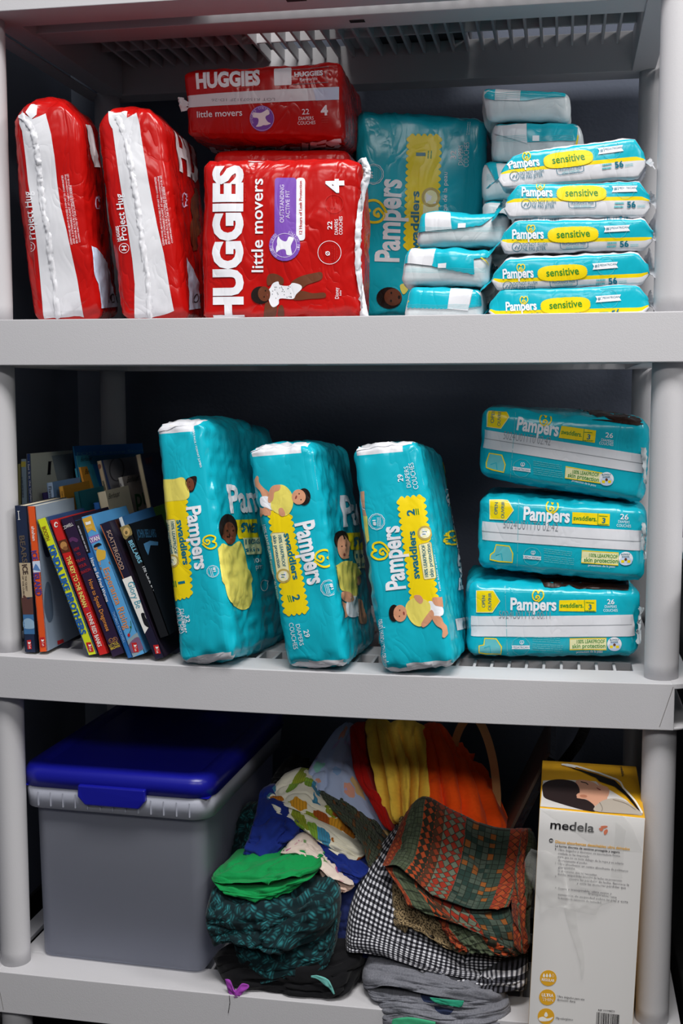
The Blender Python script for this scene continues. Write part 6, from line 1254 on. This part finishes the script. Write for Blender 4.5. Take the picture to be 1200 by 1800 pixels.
def cloth(name,rows,m,parent=None,thick=.03,amp=.003,fu=6,fv=2,pleat=0,pamp=.004,seed=0,nu=44,nv=44,uvrot=0,uvs=1.0,fine=.0008,roll=True,wav=0):
    """a folded fabric: front sheet through rows of (photo x, photo y, depth), closed behind into a soft volume"""
    R=[[at(x,y,Y) for x,y,Y in r] for r in rows]; amp*=1.2
    def S(u,v): return cr([cr(r,u) for r in R],v)
    P=[[S(i/nu,j/nv) for j in range(nv+1)] for i in range(nu+1)]
    V=[];UV=[];off=Vector((seed*3.7,seed*1.3,seed*9.1))
    # arc length coordinates
    Lu=sum((P[i+1][nv//2]-P[i][nv//2]).length for i in range(nu)); Lv=sum((P[nu//2][j+1]-P[nu//2][j]).length for j in range(nv))
    ca,sa=math.cos(math.radians(uvrot)),math.sin(math.radians(uvrot))
    for i in range(nu+1):
        for j in range(nv+1):
            a,b=P[min(i+1,nu)][j]-P[max(i-1,0)][j],P[i][min(j+1,nv)]-P[i][max(j-1,0)]
            n=b.cross(a)
            n=n.normalized() if n.length>1e-9 else Vector((0,-1,0))
            if n.y>0: n=-n
            u,v=i/nu,j/nv
            e=min(u,1-u,v,1-v)
            d=amp*1.6*noise.noise(Vector((u*fu,v*fv,0))+off)+amp*.7*noise.noise(Vector((u*fu*2.3+v,v*fv*2.1,3))+off)+fine*noise.noise(Vector((u*fu*5,v*fv*5+u*3,7))+off)
            cz=abs(noise.noise(Vector((u*fu*.55+v*1.8,v*fv*1.3-u*.8,11))+off)); d-=amp*1.5*max(0,1-cz/.10)**1.5
            if pleat:
                ph=u*pleat+.35*noise.noise(Vector((v*2.5,u*2,5))+off); d+=pamp*(abs(math.sin(PI*ph))**.45-.5)*min(1,.35+v*.9)
            if wav: d+=wav*math.sin(u*38+4*noise.noise(Vector((u*6,v*3,2))+off))*max(0,v-.55)*2
            edge=min(1,e/.10); drop=(1-edge)**2*.35*thick if roll else 0
            p=P[i][j]+n*d*min(1,.12+.9*edge)+Vector((0,1,0))*drop
            V.append(p); x,y=u*Lu*uvs,v*Lv*uvs; UV.append((x*ca-y*sa,x*sa+y*ca))
    nf=len(V)
    for i in range(nu+1):
        for j in range(nv+1):
            u,v=i/nu,j/nv; e=min(u,1-u,v,1-v); w=min(1,e/.12); w=math.sqrt(max(0,1-(1-w)**2))
            V.append(V[i*(nv+1)+j]+Vector((0,1,0))*(thick*w+.0012)); UV.append(UV[i*(nv+1)+j])
    F=[]
    I=lambda i,j: i*(nv+1)+j
    for i in range(nu):
        for j in range(nv):
            F.append((I(i,j),I(i+1,j),I(i+1,j+1),I(i,j+1))); F.append((nf+I(i,j),nf+I(i,j+1),nf+I(i+1,j+1),nf+I(i+1,j)))
    for i in range(nu): F.append((I(i,0),nf+I(i,0),nf+I(i+1,0),I(i+1,0))); F.append((I(i,nv),I(i+1,nv),nf+I(i+1,nv),nf+I(i,nv)))
    for j in range(nv): F.append((I(0,j),I(0,j+1),nf+I(0,j+1),nf+I(0,j))); F.append((I(nu,j),nf+I(nu,j),nf+I(nu,j+1),I(nu,j+1)))
    if parent:
        inv=parent.matrix_basis.inverted(); V=[inv@p for p in V]
    o=meshobj(name,V,F,m,parent,None,True,UV)
    bm=bmesh.new(); bm.from_mesh(o.data); bmesh.ops.recalc_face_normals(bm,faces=bm.faces); bm.to_mesh(o.data); bm.free()
    return o
def garment(label,x,y,Y,cat='clothing',name='folded_garment',group=None):
    p=at(x,y,Y); return thing(name,label,cat,p,(0,0,0),group)
# black cotton bag with ribbons
g=garment('crumpled black cloth with a purple bow lying on the shelf lip',490,1755,-.01,'cloth','black_cloth')
cloth('fabric',[[(372,1690,.005),(400,1672,.0),(470,1680,.0),(540,1675,.0),(600,1655,.02),(645,1640,.04)],[(380,1715,-.012),(420,1705,-.018),(490,1715,-.018),(550,1718,-.02),(605,1705,-.01),(640,1690,.02)],[(398,1742,-.015),(430,1742,-.02),(500,1750,-.024),(555,1757,-.028),(597,1757,-.026),(628,1728,.005)]],BLK,g,.03,.004,6,3,seed=1)
cloth('ribbon_bow',[[(395,1722,-.03),(404,1724,-.032),(412,1742,-.035),(424,1730,-.033),(436,1732,-.03)],[(398,1735,-.032),(408,1742,-.034),(415,1750,-.036),(424,1745,-.034),(437,1736,-.03)],[(402,1748,-.032),(410,1752,-.034),(416,1753,-.035),(422,1750,-.034),(430,1742,-.03)]],MAGE,g,.002,.001,4,4,seed=2,nu=16,nv=12)
cloth('ribbon_tail',[[(546,1716,-.028),(560,1716,-.03),(575,1722,-.032),(582,1732,-.032),(588,1748,-.031)],[(546,1719,-.028),(558,1722,-.03),(570,1732,-.032),(578,1738,-.032),(586,1749,-.031)]],AQUA,g,.0015,.0008,4,3,seed=3,nu=18,nv=6)
b=MB(); b.tube([at(403,1750,-.035),at(404,1762,-.0365),at(401,1781,-.0365)],.0004,5); o=b.build('loose_thread',BLK,None); o.data.transform(g.matrix_basis.inverted()); o.parent=g
# teal woven-print garment
g=garment('dark teal garment with a woven leaf print bulging beside the bin',475,1700,.0)
cloth('lower_fold',[[(405,1655,.0),(450,1660,-.002),(520,1650,-.004),(575,1640,-.0),(592,1600,.015)],[(412,1690,-.012),(460,1695,-.016),(520,1690,-.016),(570,1680,-.012),(590,1640,.0)],[(428,1722,-.014),(455,1732,-.02),(510,1722,-.02),(560,1710,-.014),(585,1680,-.002)]],BASK,g,.035,.004,6,4,seed=4)
cloth('upper_fold',[[(366,1572,-.008),(400,1572,.0),(460,1578,.006),(520,1560,.012),(578,1545,.025)],[(356,1610,-.022),(400,1610,-.024),(460,1610,-.026),(530,1600,-.02),(592,1585,.0)],[(358,1640,-.026),(400,1645,-.032),(460,1650,-.034),(520,1640,-.026),(588,1625,-.002)],[(372,1668,-.024),(410,1664,-.030),(455,1672,-.034),(485,1680,-.032),(560,1655,-.006)]],BASK,g,.05,.0055,6,4,seed=5,fine=.002)
cloth('back_fold',[[(420,1425,.17),(440,1420,.17),(455,1430,.16)],[(405,1465,.15),(430,1460,.14),(452,1470,.13)],[(395,1520,.12),(425,1520,.11),(450,1525,.1)]],BASK,g,.04,.004,5,4,seed=6,nu=24,nv=24)
# green jersey
g=garment('bright green jersey rolled up on the dark teal garment',470,1570,.02)
cloth('fabric',[[(395,1522,.035),(430,1505,.045),(480,1500,.05),(530,1494,.05),(566,1508,.045)],[(372,1540,.015),(420,1535,.01),(470,1530,.01),(520,1522,.015),(562,1520,.03)],[(366,1551,.002),(410,1553,-.008),(470,1555,-.012),(515,1545,-.004),(560,1532,.02)]],GREEN,g,.05,.004,5,3,seed=7)
cloth('under_fold',[[(366,1549,.004),(410,1558,.0),(470,1560,-.006),(515,1550,.0),(556,1536,.02)],[(378,1562,-.004),(415,1572,-.012),(460,1576,-.016),(500,1568,-.008),(530,1556,.012)],[(392,1568,.0),(420,1581,-.01),(460,1584,-.014),(490,1577,-.008),(520,1564,.01)]],GREEN,g,.04,.003,5,3,seed=8)
# navy jersey
g=garment('navy jersey draped between the bin and the dinosaur print',470,1500,.07)
cloth('fabric',[[(453,1396,.12),(468,1388,.13),(490,1395,.13),(515,1420,.12),(545,1448,.11)],[(444,1440,.085),(470,1435,.085),(500,1435,.08),(525,1445,.085),(540,1462,.09)],[(432,1480,.065),(455,1478,.06),(480,1475,.06),(505,1470,.07),(520,1472,.08)],[(424,1504,.055),(445,1512,.048),(465,1516,.045),(490,1500,.055),(502,1485,.07)]],NAVY,g,.04,.0045,4,4,seed=9)
cloth('sleeve',[[(545,1462,.085),(575,1485,.08),(610,1505,.075),(650,1530,.07)],[(548,1485,.07),(578,1508,.06),(610,1525,.055),(642,1542,.055)],[(560,1515,.065),(580,1530,.055),(605,1548,.05),(625,1560,.05)]],NAVY,g,.035,.004,4,3,seed=10)
# bandana
g=garment('navy bandana with pale motifs tucked behind the gingham cloth',615,1650,.06,'cloth','bandana')
cloth('fabric',[[(575,1540,.07),(600,1545,.065),(640,1540,.07),(670,1540,.08)],[(580,1610,.045),(605,1610,.04),(640,1610,.045),(680,1610,.06)],[(580,1665,.03),(605,1680,.02),(640,1690,.02),(680,1690,.035)]],BAND,g,.03,.003,4,3,seed=11)
# cream floral and ruffled peach
g=garment('peach baby garment with ruffled edges poking out above the dark teal one',600,1550,.05)
cloth('fabric',[[(505,1484,0.060),(525,1472,0.062),(545,1478,0.064),(565,1495,0.066),(580,1515,0.066)],[(497,1496,0.048),(525,1490,0.048),(550,1500,0.046),(575,1520,0.044),(600,1540,0.046)],[(490,1503,0.042),(520,1502,0.040),(550,1518,0.036),(575,1542,0.032),(620,1560,0.036)]],FLOR,g,.025,.002,5,3,seed=12,wav=.0015,fine=.0003)
cloth('ruffle',[[(562,1520,.05),(580,1535,.046),(600,1550,.044),(622,1560,.046)],[(561,1535,.04),(575,1550,.036),(592,1562,.036),(612,1568,.04)],[(574,1576,.036),(578,1584,.034),(586,1580,.034),(592,1566,.036)]],PEACH,g,.012,.002,6,4,seed=13,wav=.003,fine=.0003,nu=40)
# dinosaur print
g=garment('cream cotton garment printed with orange and green dinosaurs',550,1450,.1)
cloth('upper_fold',[[(490,1372,.15),(520,1358,.16),(548,1372,.16),(575,1400,.155),(610,1440,.15)],[(466,1400,.115),(500,1398,.11),(545,1405,.11),(590,1430,.11),(630,1470,.115)],[(468,1412,.10),(500,1420,.095),(545,1438,.09),(590,1458,.092),(635,1490,.1)]],DINO,g,.035,.003,5,3,seed=14)
cloth('lower_fold',[[(470,1413,.098),(505,1422,.092),(550,1442,.085),(595,1465,.085),(640,1492,.095)],[(478,1425,.088),(515,1440,.08),(555,1468,.072),(595,1490,.07),(638,1510,.08)],[(505,1436,.088),(525,1450,.08),(560,1482,.07),(600,1510,.066),(622,1524,.074)]],DINO,g,.035,.003,5,3,seed=15)
# dark plaid
g=garment('dark green plaid cotton garment between the dinosaur print and pale blue one',620,1470,.12)
cloth('fabric',[[(556,1392,0.140),(580,1402,0.135),(620,1430,0.130),(655,1462,0.125),(682,1490,0.120)],[(575,1418,0.110),(600,1430,0.100),(630,1455,0.095),(655,1485,0.090),(672,1505,0.095)],[(600,1445,0.090),(620,1462,0.078),(635,1490,0.070),(645,1520,0.068),(650,1535,0.070)]],PLAID,g,.035,.0024,4,3,seed=16,fine=.0002)
# pale blue print
g=garment('pale blue cotton garment with small pastel print beside the red one',600,1400,.15)
cloth('fabric',[[(586,1288,.24),(605,1276,.25),(622,1288,.25),(640,1320,.25)],[(550,1340,.19),(580,1330,.195),(615,1340,.2),(655,1395,.2)],[(537,1366,.165),(575,1370,.16),(620,1390,.165),(675,1445,.17)],[(545,1394,.15),(585,1410,.14),(630,1440,.14),(690,1485,.15)],[(556,1402,.155),(590,1420,.148),(630,1452,.145),(672,1490,.15)]],PAST,g,.04,.0035,4,4,seed=17,fine=.0003)
# red, yellow, orange
g=garment('dark red fleece garment between the pale blue and yellow ones',650,1380,.2)
cloth('fabric',[[(613,1282,.245),(623,1274,.247),(638,1274,.247)],[(616,1330,.205),(630,1325,.2),(645,1335,.205)],[(624,1368,.175),(642,1372,.168),(660,1390,.175)],[(655,1420,.155),(668,1420,.148),(678,1425,.155)],[(680,1462,.14),(686,1466,.136),(692,1465,.14)]],REDC,g,.03,.0022,3,4,seed=18,nu=30,nv=50,fine=.0002)
g=garment('yellow fleece garment hanging in deep folds beside the orange one',700,1380,.2)
cloth('fabric',[[(636,1276,.26),(655,1266,.255),(680,1278,.255),(705,1270,.26),(732,1280,.265),(748,1300,.27)],[(645,1315,.23),(665,1312,.22),(690,1315,.22),(712,1316,.225),(735,1318,.23),(748,1325,.235)],[(655,1350,.205),(675,1352,.195),(698,1355,.19),(718,1355,.195),(736,1358,.2),(747,1362,.205)],[(672,1405,.18),(688,1405,.172),(705,1406,.168),(722,1408,.17),(738,1408,.175),(748,1412,.18)],[(690,1455,.16),(700,1455,.155),(712,1452,.152),(725,1448,.154),(738,1442,.158),(750,1432,.165)]],YELC,g,.04,.002,8,2,pleat=5,pamp=.034,seed=19,nu=90,nv=50)
g=garment('orange jersey garment draped over the back of the clothes pile',810,1400,.2)
cloth('fabric',[[(736,1288,.285),(755,1278,.285),(772,1288,.29),(790,1310,.29),(800,1325,.295)],[(742,1330,.24),(765,1325,.235),(790,1330,.24),(815,1345,.25),(838,1362,.265)],[(744,1375,.2),(770,1372,.195),(800,1375,.2),(835,1392,.215),(868,1410,.235)],[(745,1420,.17),(775,1430,.165),(810,1440,.168),(850,1450,.185),(888,1452,.21)],[(748,1450,.155),(780,1465,.15),(815,1475,.152),(855,1478,.17),(895,1474,.2)]],ORG,g,.045,.003,6,2,pleat=3.6,pamp=.026,seed=20,nu=80,nv=50)
# gingham
g=garment('black and white gingham cotton cloth folded under the patterned one',760,1690,.03)
cloth('upper_fold',[[(692,1462,.13),(730,1480,.13),(800,1520,.12),(870,1550,.12),(930,1565,.12)],[(648,1520,.07),(700,1560,.06),(780,1620,.05),(860,1650,.05),(928,1660,.06)],[(615,1590,.03),(680,1630,.02),(770,1670,.012),(850,1690,.015),(926,1698,.03)],[(604,1650,.008),(670,1665,.0),(760,1700,-.008),(850,1718,-.006),(926,1722,.012)],[(604,1680,.0),(670,1686,-.006),(750,1708,-.012),(840,1726,-.012),(880,1742,-.006)]],GING,g,.05,.004,5,4,seed=21,nu=60,nv=60,uvrot=4)
cloth('lower_fold',[[(706,1700,.004),(760,1705,.0),(820,1712,-.002),(870,1705,.0),(927,1690,.012)],[(707,1712,-.004),(760,1718,-.010),(820,1728,-.012),(870,1730,-.014),(926,1722,.0)],[(710,1722,-.004),(760,1728,-.010),(820,1732,-.012),(862,1746,-.014),(924,1745,.0)]],GING,g,.03,.004,6,3,seed=22,nu=50,nv=30,uvrot=-2)
# tan wool
g=garment('tan speckled woollen piece under the patterned garment',760,1620,.03,'clothing')
cloth('fabric',[[(690,1500,.085),(720,1520,.08),(770,1560,.07),(830,1600,.06)],[(686,1570,.045),(720,1585,.035),(770,1610,.025),(830,1640,.02)],[(688,1622,.024),(725,1628,.012),(770,1650,.004),(825,1668,.004)],[(690,1626,.024),(730,1634,.012),(785,1668,.0),(820,1684,.0)]],TWEED,g,.04,.004,6,5,seed=23)
cloth('upper_corner',[[(700,1442,.135),(716,1436,.135),(730,1430,.14)],[(698,1462,.125),(712,1460,.122),(725,1455,.125)],[(694,1480,.115),(706,1482,.112),(716,1480,.115)]],TWEED,g,.02,.002,5,4,seed=24,nu=16,nv=16)
# banded print garment
g=garment('green and rust patterned garment folded on top beside the carton',800,1560,.03)
cloth('top_fold',[[(712,1432,.13),(742,1408,.135),(795,1434,.13),(866,1462,.13),(934,1464,.135)],[(695,1468,.095),(735,1460,.09),(790,1490,.08),(858,1515,.078),(924,1515,.09)],[(680,1502,.06),(722,1508,.05),(775,1545,.036),(842,1568,.03),(908,1562,.045)],[(670,1526,.036),(705,1530,.022),(758,1577,.004),(828,1600,-.004),(893,1600,.008)]],TRIB,g,.03,.0025,5,4,seed=25,nu=60,nv=50,fine=.0012,uvs=1.0)
cloth('middle_fold',[[(674,1528,.04),(710,1540,.03),(765,1582,.012),(835,1606,.006),(895,1606,.015)],[(705,1575,.012),(740,1590,.002),(790,1612,-.006),(850,1630,-.008),(905,1640,.0)],[(712,1596,.010),(745,1606,-.002),(795,1622,-.012),(855,1650,-.014),(915,1685,-.004)]],TRIB,g,.03,.003,6,4,seed=26,nu=60,nv=40,uvrot=6)
cloth('gathered_hem',[[(768,1622,.002),(800,1630,-.004),(850,1640,-.006),(900,1650,.0)],[(785,1655,-.008),(815,1660,-.014),(860,1668,-.014),(905,1672,-.006)],[(800,1672,-.010),(825,1676,-.016),(865,1680,-.016),(910,1686,-.006)]],TRIB,g,.03,.005,10,4,seed=27,nu=60,nv=36,uvrot=20,wav=.003)
cloth('side_fold',[[(915,1468,.12),(928,1465,.12),(938,1478,.12),(942,1500,.12)],[(903,1540,.06),(915,1535,.05),(930,1540,.055),(938,1560,.07)],[(897,1605,.012),(908,1600,.0),(922,1600,.0),(932,1610,.02)],[(905,1670,-.006),(912,1680,-.016),(924,1682,-.016),(932,1660,.0)]],TRIB,g,.03,.004,4,3,seed=28,nu=40,nv=60,uvrot=10)
# grey fleece
g=garment('grey fleece with navy patches folded at the bottom, hanging over the lip',770,1780,-.02)
cloth('upper_fold',[[(646,1685,.01),(700,1695,.0),(770,1712,-.006),(830,1722,-.004),(880,1725,.005)],[(634,1718,-.006),(690,1715,-.02),(760,1725,-.026),(820,1735,-.024),(885,1748,-.012)],[(636,1745,-.014),(680,1735,-.030),(735,1748,-.034),(800,1760,-.032),(890,1775,-.016)]],FLEE,g,.035,.003,5,3,seed=29)
cloth('middle_fold',[[(640,1738,-.012),(690,1748,-.024),(745,1752,-.03),(800,1757,-.03),(870,1750,-.016)],[(645,1752,-.02),(690,1758,-.032),(745,1762,-.037),(800,1768,-.037),(880,1772,-.02)],[(655,1762,-.02),(700,1765,-.032),(750,1770,-.037),(805,1775,-.036),(860,1780,-.02)]],FLEE,g,.03,.003,5,3,seed=30)
cloth('lower_fold',[[(660,1760,-.026),(710,1762,-.038),(770,1774,-.042),(830,1780,-.042),(893,1765,-.02)],[(662,1785,-.034),(710,1785,-.046),(770,1792,-.05),(840,1795,-.048),(897,1785,-.024)],[(668,1808,-.036),(710,1815,-.046),(770,1820,-.05),(840,1820,-.048),(888,1812,-.03)]],FLEE,g,.035,.003,5,3,seed=31)
cloth('green_patch',[[(755,1754,-.044),(780,1757,-.045),(815,1760,-.044)],[(760,1760,-.0445),(785,1765,-.0455),(812,1769,-.0445)],[(775,1766,-.0445),(795,1769,-.0455),(806,1771,-.0445)]],solid('green_fleece','#2F9A7A'),g,.001,.0006,4,3,seed=32,nu=14,nv=8)
cloth('green_patch',[[(690,1792,-.0515),(720,1789,-.053),(765,1797,-.0545)],[(688,1800,-.0515),(725,1803,-.053),(765,1806,-.0545)],[(690,1812,-.0515),(725,1815,-.053),(765,1815,-.0545)]],MATS.get('x') or solid('green_fleece_bright','#3FA87A'),g,.001,.0006,4,3,seed=33,nu=14,nv=8)
# dark cloth at the back
g=garment('black cloth bunched at the back behind the dinosaur print',500,1370,.2,'cloth','black_cloth')
cloth('fabric',[[(478,1365,.2),(500,1342,.21),(520,1345,.21),(545,1365,.21)],[(470,1385,.17),(495,1372,.175),(520,1370,.175),(560,1390,.175)],[(468,1396,.15),(500,1392,.15),(530,1398,.15),(570,1412,.15)]],BLK,g,.05,.005,5,4,seed=34,nu=26,nv=26)
# brown strap loop
def strip(path,w,t,m,parent,name,axis=Vector((0,1,0))):
    pts=spline([tuple(p) for p in path],False,6); V=[];F=[]
    for i,p in enumerate(pts):
        p=Vector(p); tg=(Vector(pts[min(i+1,len(pts)-1)])-Vector(pts[max(i-1,0)])).normalized(); s=tg.cross(axis).normalized(); n=s.cross(tg)
        for a,b in ((-1,-1),(1,-1),(1,1),(-1,1)): V.append(p+s*(w/2*a)+n*(t/2*b))
    k=len(pts)
    for i in range(k-1):
        for j in range(4): F.append((i*4+j,i*4+(j+1)%4,(i+1)*4+(j+1)%4,(i+1)*4+j))
    F+= [(3,2,1,0),tuple((k-1)*4+j for j in range(4))]
    inv=parent.matrix_basis.inverted(); return meshobj(name,[inv@v for v in V],F,m,parent,None,False)
g=thing('bag_handle','brown flat handle loop arching up behind the orange garment','handle',at(868,1450,.3))
strip([at(796,1450,.30),at(793,1380,.30),at(797,1320,.30),at(806,1285,.30),at(822,1262,.29),at(840,1266,.27),at(855,1295,.255),at(866,1335,.25),at(872,1380,.245),at(873,1420,.245),at(868,1480,.245)],.012,.003,mat('brown_handle_leather','#D49C64',.55,.4,var=.1),g,'handle_strap')
# flat pack leaning behind the carton
b=Box(dict(loc=[0,0,0],rot=[0,0,0],dims=[1,1,1],d=[]),r=.01)
tl,bl_=at(962,1322,.16),at(872,1505,.16)
g=thing('flat_package','dark flat package in clear wrap leaning behind the carton','package',tuple((tl+bl_)/2))
ax=(tl-bl_).normalized(); H=(tl-bl_).length+.1; nx=Vector((ax.z,0,-ax.x)).normalized(); c=(tl+bl_)/2-ax*.05
def slab_between(name,off,th,m,y0,y1,h=H):
    V=[]
    for y in (y0,y1):
        for s in (-1,1):
            for t in (0,1): V.append(c+ax*(s*h/2)+nx*(off+th*t)+Vector((0,y,0)))
    inv=g.matrix_basis.inverted(); return meshobj(name,[inv@v for v in V],[(0,2,3,1),(4,5,7,6),(0,1,5,4),(2,6,7,3),(0,4,6,2),(1,3,7,5)],m,g,None,False)
slab_between('board',.0,.004,mat('brown_board','#4A3A30',.6),-.002,.18)
slab_between('clear_wrap',.0045,.010,mat('dark_glossy_wrap','#1C1B20',.16,.6,bump=(50,.5,1.0)),-.001,.178,H-.01)
slab_between('printed_insert',.015,.0012,mat('rust_insert','#5A2416',.5),.01,.16,H-.06)
# black strap hanging at the back
g=thing('black_strap','black ribbed strap hanging behind the carton near the back post','strap',at(1000,1310,.34))
strip([at(1045,1240,.36),at(1030,1275,.35),at(1016,1305,.345),at(998,1330,.34),at(975,1360,.34),at(950,1400,.34)],.016,.003,mat('black_webbing','#17171A',.6,.4,bump=(300,.6,0)),g,'webbing')
# boxes added on top to block light through the slats, and the cabinet beside the shelf
def carton(label,x0,x1,y0,y1,z0,z1,m):
    g=thing('light_blocking_box',label,'box',((x0+x1)/2,(y0+y1)/2,z0)); b=MB(); b.box(-(x1-x0)/2,(x1-x0)/2,-(y1-y0)/2,(y1-y0)/2,0,z1-z0); b.build('box_body',m,g,False,.004)
    b=MB(); b.box(-(x1-x0)/2-.004,(x1-x0)/2+.004,-(y1-y0)/2-.004,(y1-y0)/2+.004,z1-z0,z1-z0+.03); b.build('box_lid',m,g,False,.004)
carton('dark box on top of the unit, seen through the slats above the red packs',-.02,.28,.0,.435,1.4935,1.62,mat('charcoal_box','#2A2A2E',.7))
carton('grey box on top of the unit, seen through the slats near the middle',.40,.595,.15,.435,1.4935,1.60,mat('dim_grey_box','#4A4A50',.7))
carton('flat black box on top of the unit, seen through the slats above the wipes',.605,.87,.14,.30,1.4935,1.56,mat('black_box','#17171A',.7))
g=thing('cabinet','black cabinet with a pale top edge beside the right end of the unit','cabinet',(1.135,.10,FZ))
b=MB(); b.box(-.22,.22,-.20,.28,0,.695); b.build('cabinet_body',mat('black_cabinet','#0E0E10',.6),g,False,.003)
b=MB(); b.box(-.223,.223,-.203,.282,.695,.705); b.build('cabinet_top',mat('pale_laminate','#C9C9CC',.5),g,False,.002)
